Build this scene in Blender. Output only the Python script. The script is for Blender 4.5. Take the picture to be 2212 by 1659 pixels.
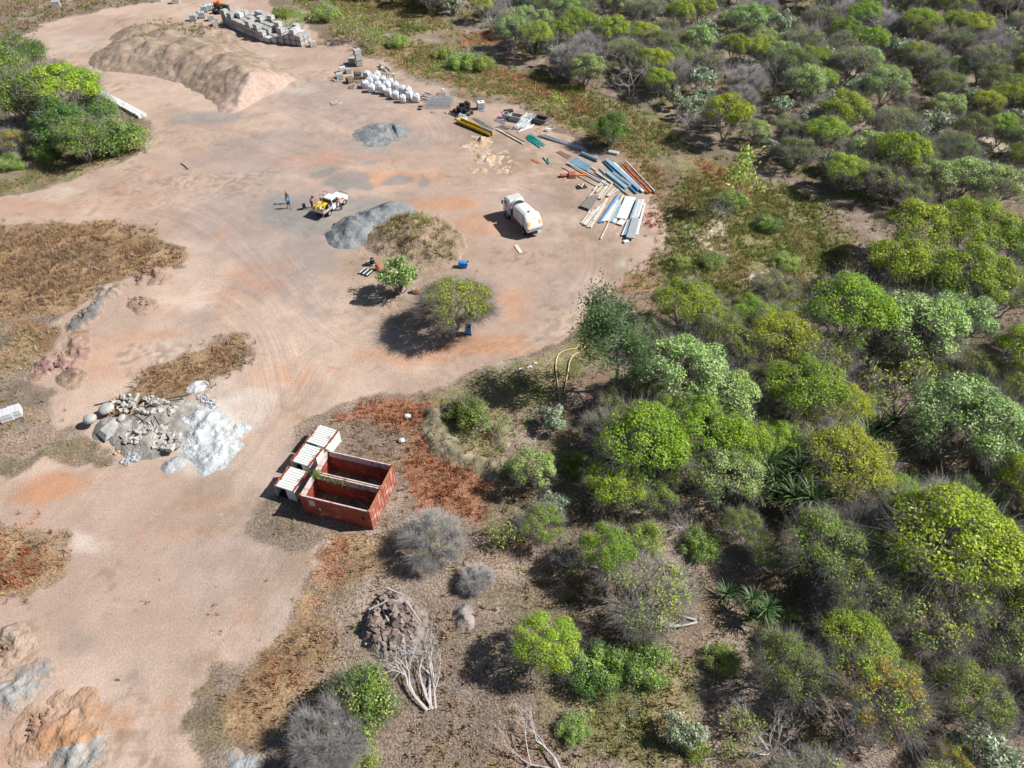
import bpy, math, random
import numpy as np
from mathutils import Vector, Matrix, Euler

# ------------------------------------------------------------------ clear
for o in list(bpy.data.objects): bpy.data.objects.remove(o)
scene = bpy.context.scene
col = scene.collection
R = math.radians

# ------------------------------------------------------------------ camera
CAM_H, PITCH, FPX = 49.6, R(44.4), 1574.5       # drone height (m), pitch down, focal length for a 2212 px wide picture
cd = bpy.data.cameras.new('camera'); cam = bpy.data.objects.new('camera', cd); col.objects.link(cam)
cam.location = (0, 0, CAM_H); cam.rotation_euler = (math.pi/2-PITCH, 0, 0)
cd.sensor_width = 36; cd.lens = 36*FPX/2212; cd.clip_start = .5; cd.clip_end = 3000
scene.camera = cam

# ------------------------------------------------------------------ sky and sun
SUN = Vector((.724, .045, .688)).normalized()
w = bpy.data.worlds.new('World'); scene.world = w; w.use_nodes = True
nt = w.node_tree; sky = nt.nodes.new('ShaderNodeTexSky'); sky.sky_type = 'NISHITA'; sky.sun_disc = False
sky.sun_elevation = math.asin(SUN.z); sky.sun_rotation = math.atan2(SUN.x, SUN.y)
bg = nt.nodes['Background']; nt.links.new(sky.outputs[0], bg.inputs[0]); bg.inputs[1].default_value = .05
sd = bpy.data.lights.new('sun', 'SUN'); sd.energy = 5.0; sd.angle = R(.5); sd.color = (1, .955, .89)
so = bpy.data.objects.new('sun', sd); col.objects.link(so); so.rotation_euler = SUN.to_track_quat('Z', 'Y').to_euler()
so.location = (60, 60, 90)
scene.view_settings.view_transform = 'Standard'; scene.view_settings.look = 'None'
scene.view_settings.gamma = 1; scene.view_settings.use_curve_mapping = False
scene.view_settings.exposure = .5
try:
    scene.cycles.max_bounces = 4; scene.cycles.diffuse_bounces = 2; scene.cycles.glossy_bounces = 1; scene.cycles.transmission_bounces = 2; scene.cycles.transparent_max_bounces = 4; scene.cycles.adaptive_threshold = .03
except Exception: pass

# ------------------------------------------------------------------ survey: a picture point to a spot on the ground (metres)
def G(u, v, z=0.):
    a = (u-1106)/FPX; b = (v-829.5)/FPX
    dy = math.cos(PITCH)-b*math.sin(PITCH); dz = -math.sin(PITCH)-b*math.cos(PITCH)
    t = (z-CAM_H)/dz
    return a*t, dy*t
def depth(x, y, z=0.): return y*math.cos(PITCH)+(CAM_H-z)*math.sin(PITCH)
def px(u, v, n): return n*depth(*G(u, v))/FPX       # n picture pixels at that spot, in metres
def GP(pts): return np.array([G(a, b) for a, b in pts])

# ------------------------------------------------------------------ noise helpers
def _h(ix, iy, seed):
    s = np.sin(ix*127.1+iy*311.7+seed*74.7)*43758.5453
    return s-np.floor(s)
def vn(x, y, s, seed=0):
    x = np.asarray(x, float)/s; y = np.asarray(y, float)/s
    ix = np.floor(x); iy = np.floor(y); fx = x-ix; fy = y-iy
    fx = fx*fx*(3-2*fx); fy = fy*fy*(3-2*fy)
    a = _h(ix, iy, seed); b = _h(ix+1, iy, seed); c = _h(ix, iy+1, seed); d = _h(ix+1, iy+1, seed)
    return (a*(1-fx)+b*fx)*(1-fy)+(c*(1-fx)+d*fx)*fy
def fbm(x, y, s, seed=0, n=3):
    t = 0; a = 1; tot = 0
    for i in range(n): t = t+a*vn(x, y, s/2**i, seed+i*7); tot += a; a *= .5
    return t/tot
def sdf(P, x, y):
    """signed distance to polygon P (positive inside)"""
    x = np.asarray(x, float); y = np.asarray(y, float)
    dm = np.full(x.shape, 1e9); ins = np.zeros(x.shape, bool); n = len(P)
    for i in range(n):
        ax, ay = P[i]; bx, by = P[(i+1) % n]
        ex, ey = bx-ax, by-ay; L = ex*ex+ey*ey+1e-9
        t = np.clip(((x-ax)*ex+(y-ay)*ey)/L, 0, 1)
        dm = np.minimum(dm, (x-ax-t*ex)**2+(y-ay-t*ey)**2)
        c = (ay > y) != (by > y)
        with np.errstate(divide='ignore', invalid='ignore'):
            xi = (bx-ax)*(y-ay)/(by-ay if by != ay else 1e-9)+ax
        ins ^= c & (x < xi)
    d = np.sqrt(dm)
    return np.where(ins, d, -d)
def sm(a, b, x):
    t = np.clip((x-a)/(b-a), 0, 1); return t*t*(3-2*t)
def gz(x, y):
    return (fbm(x, y, 11, 3)-.5)*.16+(vn(x, y, 2.3, 9)-.5)*.03

# ------------------------------------------------------------------ ground zones, surveyed outlines
VEG = [GP(p) for p in [
    [(-200,-60),(330,-60),(335,2),(250,14),(170,33),(90,52),(0,112),(-200,160)],
    [(-250,70),(0,90),(60,95),(150,150),(190,185),(215,200),(240,212),(300,245),(322,262),(330,300),(320,322),(270,347),(150,388),(0,432),(-250,470)],
    [(-250,500),(0,488),(120,475),(250,475),(330,495),(400,548),(385,578),(330,588),(280,604),(240,630),(170,655),(110,690),(125,730),(90,790),(60,830),(100,870),(190,935),(240,960),(250,990),(160,1000),(60,985),(0,1030),(-250,1000)],
    [(225,905),(250,855),(330,800),(420,760),(460,730),(520,722),(562,765),(545,800),(480,818),(420,840),(330,878)],
    [(-200,1090),(60,1112),(120,1165),(150,1215),(100,1265),(0,1305),(-200,1360)],
    [(605,1180),(560,1120),(600,1060),(650,1000),(628,958),(645,915),(700,880),(830,850),(960,845),(1080,800),(1180,752),(1240,715),(1290,680),(1335,640),(1405,590),(1418,540),(1425,480),(1405,420),(1350,372),(1300,340),(1255,312),(1180,272),(1100,228),(1000,215),(905,180),(830,135),(780,108),(700,78),(640,45),(560,-5),(520,-60),(2500,-60),(2600,1900),(430,1900),(420,1659),(400,1560),(430,1500),(520,1440),(600,1380),(650,1290),(690,1190)],
]]
DRY = [GP(p) for p in [
    [(-250,500),(0,488),(120,475),(250,475),(330,495),(400,548),(385,578),(280,604),(170,655),(0,690),(-250,690)],
    [(225,905),(250,855),(330,800),(420,760),(460,730),(520,722),(562,765),(545,800),(480,818),(420,840),(330,878)],
    [(-200,1090),(60,1112),(120,1165),(150,1215),(100,1265),(0,1305),(-200,1360)],
    [(430,1520),(520,1440),(600,1380),(680,1260),(700,1300),(760,1330),(700,1450),(640,1560),(560,1640),(470,1580)],
    [(690,1170),(850,1160),(900,1230),(800,1280),(700,1290)],
    [(780,100),(905,165),(1000,200),(1100,215),(1200,262),(1300,320),(1360,350),(1430,340),(1300,240),(1100,150),(900,90),(700,60)],
    [(1330,640),(1430,640),(1450,380),(1400,330),(1345,365),(1410,430),(1422,540)],
    [(0,700),(110,700),(120,740),(80,800),(0,800)],
]]
RED = [GP(p) for p in [
    [(700,890),(850,862),(930,880),(960,950),(1040,1000),(1075,1060),(1060,1135),(960,1130),(880,1080),(870,960),(760,930)],
    [(1040,150),(1110,150),(1250,215),(1300,240),(1260,255),(1150,200)],
    [(980,70),(1070,70),(1080,100),(1000,95)],
    [(1480,340),(1560,360),(1640,420),(1600,440),(1520,390)],
    [(690,1210),(740,1180),(740,1260),(700,1290)],
]]
GRN = [GP(p) for p in [
    [(990,850),(1080,806),(1190,757),(1250,717),(1330,650),(1330,760),(1270,800),(1200,880),(1100,905),(1000,890)],
    [(1450,430),(1560,440),(1680,480),(1745,560),(1720,700),(1560,660),(1440,640)],
    [(1420,340),(1500,330),(1760,420),(1760,470),(1560,440)],
    [(900,95),(1000,100),(1060,140),(1000,165),(900,130)],
    [(560,-40),(900,-40),(980,60),(880,80),(700,50)],
    [(1425,640),(1430,470),(1460,380),(1560,360),(1700,400),(1800,450),(1830,560),(1800,640),(1720,710),(1560,680)],
    [(1100,225),(1200,250),(1300,320),(1400,340),(1500,330),(1440,260),(1300,200),(1150,150)],
    [(100,345),(330,280),(320,320),(150,385),(0,425),(-100,430)],
    [(1250,1440),(1480,1430),(1500,1659),(1250,1659)],
    [(930,870),(1030,880),(1090,950),(1050,1010),(960,960)],
]]
PALEV = [GP(p) for p in [
    [(1610,575),(1690,555),(1720,600),(1650,625),(1600,640)], [(1590,650),(1640,645),(1650,670),(1600,680)],
    [(1440,480),(1560,470),(1580,540),(1470,560)], [(2010,300),(2212,300),(2212,330),(2040,335)], [(1790,155),(1900,150),(1890,190),(1800,190)],
    [(640,1290),(700,1190),(690,1180),(600,1300),(520,1440)],
]]
WEEDY = [GP(p) for p in [
    [(720,640),(800,695),(900,720),(1010,748),(1065,705),(1050,610),(1000,530),(900,460),(800,525),(740,560)], [(1180,400),(1300,345),(1400,430),(1425,600),(1330,650),(1240,560),(1200,480)], [(980,230),(1250,325),(1340,380),(1200,405),(1080,380),(990,310)],
    [(560,1180),(660,1260),(600,1420),(430,1560),(380,1430),(480,1260)], [(330,1030),(640,1010),(600,1130),(400,1100)], [(640,1100),(720,1180),(640,1330),(570,1280)], [(560,880),(700,830),(640,960),(590,960)], [(760,130),(900,185),(850,200),(720,150)]]]
# bare-earth colours: (u, v, half width px, half height px, strength)
ORANGE = [(1060,480,110,35,.55),(960,440,110,18,.75),(840,385,160,22,.75),(700,345,120,14,.45),(1120,660,45,60,.6),(1040,750,150,35,.8),(880,770,150,25,.45),
          (1000,700,60,10,.5),(100,440,190,30,.3),(300,430,190,30,.3),(120,1050,110,40,.9),(470,1080,120,14,.5),(300,960,60,20,.5),(240,780,130,60,.45),(420,640,150,50,.35),(560,600,110,50,.4),
          (150,1560,70,60,.8),(250,1560,60,40,.5),(60,960,70,40,.5),(620,800,110,40,.45),(310,720,110,30,.55),(20,1620,60,60,.45),(430,1130,120,30,.3),(190,480,240,14,.3),(150,300,60,12,.2),(1060,345,45,14,.8),(960,330,60,20,.25),(1250,220,60,15,.3)]
GREY = [(620,452,80,40,.95),(700,485,130,38,.75),(790,462,110,44,.75),(830,285,75,34,.55),(440,255,100,22,.55),(560,300,130,20,.3),(760,395,60,26,.85),(700,375,36,14,.8),
        (850,390,40,16,.85),(905,393,12,22,.85),(790,355,14,6,.7),(1170,725,28,6,.6),(640,560,130,60,.28),(1190,690,60,22,.3),(330,1030,60,16,.3),(560,470,50,60,.25),
        (90,1470,55,30,.45),(180,1390,50,35,.35),(720,430,60,16,.4),(880,430,50,22,.55),(700,640,60,60,.35),(1330,570,60,40,.3),(820,640,90,70,.3),(900,720,110,30,.25),(840,310,120,30,.35)]
PALE = [(460,940,80,95,.95),(520,900,60,70,.6),(470,840,80,30,.45),(560,1010,80,40,.35),(400,620,120,70,.3),(330,760,120,40,.3),(640,190,60,30,.3),(560,120,90,30,.25),(150,95,130,25,.25),
        (200,1170,90,40,.45),(200,1490,60,50,.3),(1345,572,24,16,.6),(110,420,160,22,.3),(380,440,120,30,.25),(110,520,40,10,.1),(600,1340,90,110,.4),(480,1300,120,120,.2),(1050,330,60,28,.5)]
MAUVE = [(560,470,220,120,.8),(620,560,130,110,.85),(620,330,260,70,.75),(740,220,220,70,.7),(980,300,160,50,.6),(1160,450,160,70,.6),(1220,620,90,60,.5),(1200,520,60,60,.4),(420,700,120,50,.3),(500,1180,200,150,.45),(620,1000,70,80,.4),(330,1350,150,120,.25),(250,1430,140,90,.3),(480,760,80,40,.25)]
TRACKS = [np.array([G(*q) for q in t]) for t in [
    [(-60,455),(120,445),(300,435),(430,460),(520,520),(600,610),(680,705),(780,760),(920,785),(1060,772),(1180,715),(1260,640),(1290,550),(1240,450),(1130,400),(980,372),(800,350),(640,318),(480,270),(380,240),(250,185),(140,110),(-40,70)],
    [(40,1500),(160,1370),(300,1220),(460,1090),(570,960),(640,850),(700,770),(820,745)],
    [(420,1380),(540,1220),(600,1060),(620,920),(600,800),(560,700),(470,640),(330,700),(200,760)],
    [(640,240),(760,290),(870,330),(930,300),(900,250),(800,225),(700,240)],
    [(900,430),(1000,400),(1090,395),(1180,380)],
]]
def ell(lst, x, y):
    m = np.zeros_like(x)
    for u, v, a, b, s in lst:
        cx, cy = G(u, v); rx = px(u, v, a); ry = abs(G(u, v-b)[1]-G(u, v+b)[1])/2
        d = np.sqrt(((x-cx)/rx)**2+((y-cy)/ry)**2)
        m = np.maximum(m, s*(1-sm(.45, 1.15, d)))
    return m
def poly(lst, x, y, e=.6):
    m = np.zeros_like(x)
    for P in lst:
        lo = P.min(0)-3; hi = P.max(0)+3
        k = (x > lo[0]) & (x < hi[0]) & (y > lo[1]) & (y < hi[1])
        if k.any(): m[k] = np.maximum(m[k], sm(-e, e, sdf(P, x[k], y[k])))
    return m
def warp(x, y, a=1.4):
    return x+(fbm(x, y, 4.5, 21)-.5)*2*a+(vn(x, y, .9, 5)-.5)*.7, y+(fbm(x, y, 4.5, 33)-.5)*2*a+(vn(x, y, .9, 8)-.5)*.7

# ------------------------------------------------------------------ mesh helpers
def prop(o, label=None, cat=None, group=None, kind=None):
    if label: o['label'] = label
    if cat: o['category'] = cat
    if group: o['group'] = group
    if kind: o['kind'] = kind
    return o
def link(name, me, mats=None, parent=None):
    o = bpy.data.objects.new(name, me); col.objects.link(o)
    if mats is not None:
        for m in (mats if isinstance(mats, (list, tuple)) else [mats]): me.materials.append(m)
    if parent: o.parent = parent
    return o
def empty(name, loc=(0, 0, 0), rz=0, label=None, cat=None, group=None):
    o = bpy.data.objects.new(name, None); col.objects.link(o); o.empty_display_size = .3
    o.location = loc; o.rotation_euler = (0, 0, rz)
    return prop(o, label, cat, group)
def fast(name, V, F, colors=None, smooth=False, mi=None):
    """V (n,3), F (m,k) arrays of equal-sided faces"""
    V = np.ascontiguousarray(V, np.float32); F = np.ascontiguousarray(F, np.int32)
    me = bpy.data.meshes.new(name); m, k = F.shape
    me.vertices.add(len(V)); me.vertices.foreach_set('co', V.ravel())
    me.loops.add(m*k); me.loops.foreach_set('vertex_index', F.ravel())
    me.polygons.add(m); me.polygons.foreach_set('loop_start', np.arange(0, m*k, k, dtype=np.int32))
    try: me.polygons.foreach_set('loop_total', np.full(m, k, np.int32))
    except Exception: pass
    if smooth: me.polygons.foreach_set('use_smooth', np.ones(m, bool))
    if mi is not None: me.polygons.foreach_set('material_index', np.asarray(mi, np.int32))
    if colors is not None:
        for an, c in (colors.items() if isinstance(colors, dict) else [('Col', colors)]):
            c = np.asarray(c, np.float32)
            if c.shape[1] == 3: c = np.hstack([c, np.ones((len(c), 1), np.float32)])
            at = me.color_attributes.new(an, 'FLOAT_COLOR', 'POINT'); at.data.foreach_set('color', np.ascontiguousarray(c).ravel())
    me.update(); me.validate()
    return me
def copy_tree(o, parent=None):
    c = o.copy(); col.objects.link(c); c.parent = parent
    for ch in list(o.children): copy_tree(ch, c)
    return c

class MB:
    def __init__(s): s.v = []; s.f = []; s.mi = []
    def add(s, vs, fs, mi=0):
        n = len(s.v); s.v += [tuple(q) for q in vs]; s.f += [tuple(i+n for i in f) for f in fs]; s.mi += [mi]*len(fs); return s
    def box(s, c, d, rot=None, mi=0, taper=(1, 1)):
        x, y, z = d[0]/2, d[1]/2, d[2]/2; tx, ty = taper
        vs = [Vector(q) for q in ((-x,-y,-z),(x,-y,-z),(x,y,-z),(-x,y,-z),(-x*tx,-y*ty,z),(x*tx,-y*ty,z),(x*tx,y*ty,z),(-x*tx,y*ty,z))]
        if rot is not None:
            m = Euler(rot).to_matrix(); vs = [m @ q for q in vs]
        c = Vector(c)
        return s.add([q+c for q in vs], [(0,3,2,1),(4,5,6,7),(0,1,5,4),(1,2,6,5),(2,3,7,6),(3,0,4,7)], mi)
    def tube(s, path, r, n=6, mi=0, cap=True):
        path = [Vector(q) for q in path]; k = len(path); rs = r if isinstance(r, (list, tuple)) else [r]*k
        vs = []
        for i, q in enumerate(path):
            t = (path[min(i+1, k-1)]-path[max(i-1, 0)])
            t = t.normalized() if t.length > 1e-9 else Vector((0, 0, 1))
            a = t.orthogonal() if abs(t.z) > .9 else t.cross(Vector((0, 0, 1)))
            a.normalize(); b = t.cross(a)
            for j in range(n):
                an = 2*math.pi*j/n; vs.append(q+(a*math.cos(an)+b*math.sin(an))*rs[i])
        fs = [(i*n+j, i*n+(j+1) % n, (i+1)*n+(j+1) % n, (i+1)*n+j) for i in range(k-1) for j in range(n)]
        if cap: fs += [tuple(range(n-1, -1, -1)), tuple((k-1)*n+j for j in range(n))]
        return s.add(vs, fs, mi)
    def lathe(s, prof, c=(0, 0, 0), n=16, mi=0, axis='Z', cap=True):
        vs = []
        for r, z in prof:
            for j in range(n):
                a = 2*math.pi*j/n; x, y = r*math.cos(a), r*math.sin(a)
                q = (x, y, z) if axis == 'Z' else ((z, x, y) if axis == 'X' else (x, z, y))
                vs.append((q[0]+c[0], q[1]+c[1], q[2]+c[2]))
        k = len(prof)
        fs = [(i*n+j, i*n+(j+1) % n, (i+1)*n+(j+1) % n, (i+1)*n+j) for i in range(k-1) for j in range(n)]
        if cap: fs += [tuple(range(n-1, -1, -1)), tuple((k-1)*n+j for j in range(n))]
        return s.add(vs, fs, mi)
    def loft(s, secs, mi=0, cap=True):
        n = len(secs[0]); vs = [q for c in secs for q in c]; k = len(secs)
        fs = [(i*n+j, i*n+(j+1) % n, (i+1)*n+(j+1) % n, (i+1)*n+j) for i in range(k-1) for j in range(n)]
        if cap: fs += [tuple(range(n-1, -1, -1)), tuple((k-1)*n+j for j in range(n))]
        return s.add(vs, fs, mi)
    def prism(s, pts, a, b, plane='XZ', mi=0):
        """extrude a 2-D outline from a to b along the third axis"""
        f = {'XZ': lambda p, t: (p[0], t, p[1]), 'XY': lambda p, t: (p[0], p[1], t), 'YZ': lambda p, t: (t, p[0], p[1])}[plane]
        return s.loft([[f(p, a) for p in pts], [f(p, b) for p in pts]], mi)
    def mesh(s, name, smooth=False, fixn=True):
        me = bpy.data.meshes.new(name); me.from_pydata(s.v, [], s.f)
        if any(s.mi): me.polygons.foreach_set('material_index', s.mi)
        if fixn:
            import bmesh
            bm = bmesh.new(); bm.from_mesh(me); bmesh.ops.recalc_face_normals(bm, faces=bm.faces); bm.to_mesh(me); bm.free()
        if smooth:
            me.polygons.foreach_set('use_smooth', [True]*len(me.polygons))
        me.update(); return me
    def build(s, name, mat, parent=None, smooth=False, bevel=0, seg=2):
        o = link(name, s.mesh(name, smooth), mat, parent)
        if bevel:
            b = o.modifiers.new('bevel', 'BEVEL'); b.width = bevel; b.segments = seg; b.limit_method = 'ANGLE'; b.angle_limit = R(35)
        return o

# ------------------------------------------------------------------ materials
MATS = {}
def mat(name, c, rough=.7, metal=0., var=.25, scale=3., c2=None, bump=0., bscale=20., spec=.4, c2amt=.5, c2scale=2., objrand=0., attr=False, sub=0.):
    if name in MATS: return MATS[name]
    m = bpy.data.materials.new(name); m.use_nodes = True; t = m.node_tree; N = t.nodes; L = t.links; b = N['Principled BSDF']
    b.inputs['Roughness'].default_value = rough; b.inputs['Metallic'].default_value = metal
    b.inputs['Specular IOR Level'].default_value = spec
    tc = N.new('ShaderNodeTexCoord')
    if var:
        no = N.new('ShaderNodeTexNoise'); no.inputs['Scale'].default_value = scale; no.inputs['Detail'].default_value = 5; no.inputs['Roughness'].default_value = .65
        L.new(tc.outputs['Object'], no.inputs['Vector'])
        mr = N.new('ShaderNodeMapRange'); mr.inputs['From Min'].default_value = .3; mr.inputs['From Max'].default_value = .7
        mr.inputs['To Min'].default_value = 1-var; mr.inputs['To Max'].default_value = 1+var*.6
        L.new(no.outputs['Fac'], mr.inputs['Value'])
    if attr:
        src = N.new('ShaderNodeAttribute'); src.attribute_name = 'Col'; cs = src.outputs['Color']
    else:
        rgb = N.new('ShaderNodeRGB'); rgb.outputs[0].default_value = (*c, 1); cs = rgb.outputs[0]
    if c2:
        n2 = N.new('ShaderNodeTexNoise'); n2.inputs['Scale'].default_value = c2scale; n2.inputs['Detail'].default_value = 8; n2.inputs['Roughness'].default_value = .7
        L.new(tc.outputs['Object'], n2.inputs['Vector'])
        r2 = N.new('ShaderNodeMapRange'); r2.interpolation_type = 'SMOOTHSTEP'
        r2.inputs['From Min'].default_value = .62-.3*c2amt; r2.inputs['From Max'].default_value = .74-.3*c2amt
        L.new(n2.outputs['Fac'], r2.inputs['Value'])
        mx = N.new('ShaderNodeMix'); mx.data_type = 'RGBA'; L.new(r2.outputs[0], mx.inputs['Factor']); L.new(cs, mx.inputs['A']); mx.inputs['B'].default_value = (*c2, 1)
        cs = mx.outputs['Result']
    if var:
        mu = N.new('ShaderNodeMix'); mu.data_type = 'RGBA'; mu.blend_type = 'MULTIPLY'; mu.inputs['Factor'].default_value = 1
        L.new(cs, mu.inputs['A']); L.new(mr.outputs[0], mu.inputs['B']); cs = mu.outputs['Result']
    if objrand:
        oi = N.new('ShaderNodeObjectInfo'); hs = N.new('ShaderNodeHueSaturation')
        a = N.new('ShaderNodeMapRange'); a.inputs['To Min'].default_value = .5-objrand*.09; a.inputs['To Max'].default_value = .5+objrand*.07; L.new(oi.outputs['Random'], a.inputs['Value']); L.new(a.outputs[0], hs.inputs['Hue'])
        mm = N.new('ShaderNodeMath'); mm.operation = 'MULTIPLY'; mm.inputs[1].default_value = 7.31; L.new(oi.outputs['Random'], mm.inputs[0])
        fr = N.new('ShaderNodeMath'); fr.operation = 'FRACT'; L.new(mm.outputs[0], fr.inputs[0])
        a2 = N.new('ShaderNodeMapRange'); a2.inputs['To Min'].default_value = 1-objrand*.6; a2.inputs['To Max'].default_value = 1+objrand*.4; L.new(fr.outputs[0], a2.inputs['Value']); L.new(a2.outputs[0], hs.inputs['Value'])
        L.new(cs, hs.inputs['Color']); cs = hs.outputs[0]
    L.new(cs, b.inputs['Base Color'])
    if bump:
        nb = N.new('ShaderNodeTexNoise'); nb.inputs['Scale'].default_value = bscale; nb.inputs['Detail'].default_value = 5
        L.new(tc.outputs['Object'], nb.inputs['Vector'])
        bp = N.new('ShaderNodeBump'); bp.inputs['Strength'].default_value = 1; bp.inputs['Distance'].default_value = bump
        L.new(nb.outputs['Fac'], bp.inputs['Height']); L.new(bp.outputs[0], b.inputs['Normal'])
    if sub:
        tr = N.new('ShaderNodeBsdfTranslucent'); L.new(cs, tr.inputs['Color'])
        ms = N.new('ShaderNodeMixShader'); ms.inputs[0].default_value = sub
        L.new(b.outputs[0], ms.inputs[1]); L.new(tr.outputs[0], ms.inputs[2]); L.new(ms.outputs[0], N['Material Output'].inputs['Surface'])
    MATS[name] = m; return m
M_leaf = mat('foliage', (.1, .15, .03), .5, var=0, attr=True, objrand=.3, sub=.36, spec=.3)
M_leafg = mat('glossy_foliage', (.1, .15, .03), .5, var=0, attr=True, objrand=.25, sub=.2, spec=.35)
M_bark = mat('grey_bark', (.29, .27, .26), .85, var=0, objrand=.3)
M_dead = mat('bleached_wood', (.44, .42, .41), .8, var=0, objrand=.3)
M_grass = mat('grass_blades', (.3, .2, .1), .7, var=0, attr=True, sub=.25, spec=.2)

# ------------------------------------------------------------------ ground sheet
def axis(lo, hi, st, ext, g1=1.012, mid=(-1e9, 1e9)):
    a = list(np.arange(lo, hi+1e-6, st)); s = st
    p = a[-1]; q = a[0]
    while p < ext[1]: s *= g1 if p < mid[1] else 1.3; p += s; a.append(p)
    s = st
    while q > ext[0]: s *= g1 if q > mid[0] else 1.3; q -= s; a.insert(0, q)
    return np.array(a)
def lerp(a, b, f): return a+(np.asarray(b)-a)*np.asarray(f)[:, None]
def smooth_path(T, n=8):
    out = []
    for i in range(len(T)-1):
        p0, p1, p2, p3 = T[max(i-1, 0)], T[i], T[i+1], T[min(i+2, len(T)-1)]
        for k in range(n):
            t = k/n; out.append(.5*(2*p1+(p2-p0)*t+(2*p0-5*p1+4*p2-p3)*t*t+(3*p1-p0-3*p2+p3)*t**3))
    return np.array(out+[T[-1]])
def veg_masks(x, y, soft=1.):
    wx, wy = warp(x, y, 1.9)
    return poly(VEG, wx, wy, .7*soft), poly(DRY, wx, wy, 2.2*soft), poly(RED, wx, wy, 2.2*soft), poly(GRN, wx, wy, 2.6*soft), poly(PALEV, wx, wy, 1.4*soft)
def make_ground():
    xs = axis(-46, 46, .27, (-900, 900), 1.012, (-130, 130)); ys = axis(13, 100, .27, (-700, 1300), 1.012, (5, 190))
    X, Y = np.meshgrid(xs, ys); nx, ny = len(xs), len(ys); x = X.ravel(); y = Y.ravel()
    veg, dry, red, grn, pv = veg_masks(x, y)
    wx, wy = warp(x, y, 1.6)
    b1 = (fbm(x, y, 5, 41)-.5)*1.3; b2 = (fbm(x, y, 1.1, 57, 2)-.5); brk = b1+b2*.7
    bd = np.full(x.shape, 1e9); bs = np.zeros_like(x)
    for T in TRACKS:
        acc = 0; T = smooth_path(T, 5)
        for i in range(len(T)-1):
            a, b = T[i], T[i+1]; e = b-a; L = math.hypot(*e); e = e/L
            lo = np.minimum(a, b)-14; hi = np.maximum(a, b)+14
            k0 = np.nonzero((x > lo[0]) & (x < hi[0]) & (y > lo[1]) & (y < hi[1]))[0]
            xx, yy = x[k0], y[k0]
            t = np.clip((xx-a[0])*e[0]+(yy-a[1])*e[1], 0, L)
            dx = xx-a[0]-t*e[0]; dy = yy-a[1]-t*e[1]; d = np.hypot(dx, dy); sg = np.where(dx*e[1]-dy*e[0] >= 0, 1, -1)
            k = d < np.abs(bd[k0]); kk = k0[k]; bd[kk] = (d*sg)[k]; bs[kk] = acc+t[k]; acc += L
    bd = np.clip(bd, -14, 14)
    ts = np.exp(-(bd/4.2)**2)*(1-veg)*sm(.3, .65, fbm(x, y, 13, 77))
    o = ell(ORANGE, wx, wy); gr = ell(GREY, wx, wy); pa = ell(PALE, wx, wy); mv = ell(MAUVE, wx, wy)
    # curved wheel sweeps pull the stains along the way the machines drive
    sw = (vn(bd*2.2, bs*.12, 1, 91)-.5)*ts
    C = lerp(np.tile(np.array((.385, .285, .23)), (len(x), 1)), (.455, .345, .28), sm(.3, .7, fbm(x, y, 9, 61)))
    C = lerp(C, (.335, .265, .235), .85*sm(.1, .8, mv+brk*.5))
    C = lerp(C, (.46, .235, .13), .8*sm(.05, 1.15, o*1.1+brk*.45+sw*.9))
    C = lerp(C, (.43, .215, .12), .5*sm(.72, .95, fbm(x, y, 3.3, 71)+b2*.3))
    C = lerp(C, (.235, .228, .22), .85*sm(.1, 1.0, gr*1.2+brk*.45+sw*.8))
    C = lerp(C, (.60, .55, .50), .85*sm(.1, 1.05, pa*1.1+brk*.5))
    C *= (1+(fbm(x, y, 2.2, 81)-.5)*.28+(vn(x, y, .5, 83)-.5)*.12+sw*.22)[:, None]
    # sparse weeds on the bare earth
    wd = sm(.5, .8, fbm(x, y, 6, 101)+b2*.6)*sm(.45, .65, vn(x, y, .42, 103))*(1-ts)
    C = lerp(C, (.20, .15, .10), .55*wd)
    we = poly(WEEDY, wx, wy, 3.)*sm(.2, .75, .5+brk*.8)
    C = lerp(C, (.27, .205, .15), 1.0*we*(.5+.5*vn(x, y, .5, 107)))
    lit = lerp(np.tile(np.array((.185, .145, .115)), (len(x), 1)), (.27, .215, .175), sm(.35, .7, fbm(x, y, 6, 111)))
    lit = lerp(lit, (.15, .125, .075), .7*sm(.5, .72, fbm(x, y, 4, 113)+b2*.3))
    lit = lerp(lit, (.27, .16, .11), .35*sm(.58, .78, fbm(x, y, 5, 117)))
    dr = lerp(np.tile(np.array((.20, .125, .07)), (len(x), 1)), (.31, .215, .125), sm(.3, .7, fbm(x, y, 2.5, 121)))
    v = lerp(lit, dr, .9*sm(.3, .8, dry+brk*.6))
    g1 = lerp(np.tile(np.array((.12, .125, .045)), (len(x), 1)), (.235, .20, .11), sm(.3, .65, fbm(x, y, 2.2, 131)))
    v = lerp(v, g1, .9*sm(.3, .85, grn+brk*.7)); v = lerp(v, (.27, .125, .075), .85*sm(.35, .85, red+brk*.8)); v = lerp(v, (.47, .40, .33), .9*sm(.4, .8, pv+brk*.9))
    v *= (1+(fbm(x, y, 1.2, 141)-.5)*.5)[:, None]
    C = lerp(C, v, sm(.25, .75, veg+brk*.35))
    m3 = np.stack([bd/20+.5, bs/300, ts, veg], 1)
    z = gz(x, y)+(vn(x, y, .9, 17)-.5)*.14*veg+sw*.04
    V = np.stack([x, y, z], 1)
    i = np.arange(nx*ny).reshape(ny, nx)
    F = np.stack([i[:-1, :-1], i[:-1, 1:], i[1:, 1:], i[1:, :-1]], -1).reshape(-1, 4)
    me = fast('ground', V, F, {'Col': np.clip(C, .02, .9), 'm3': m3}, smooth=True)
    m = bpy.data.materials.new('bare_earth_and_litter'); m.use_nodes = True; t = m.node_tree; N = t.nodes; L = t.links; b = N['Principled BSDF']
    b.inputs['Roughness'].default_value = .95; b.inputs['Specular IOR Level'].default_value = .1
    tc = N.new('ShaderNodeTexCoord')
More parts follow.
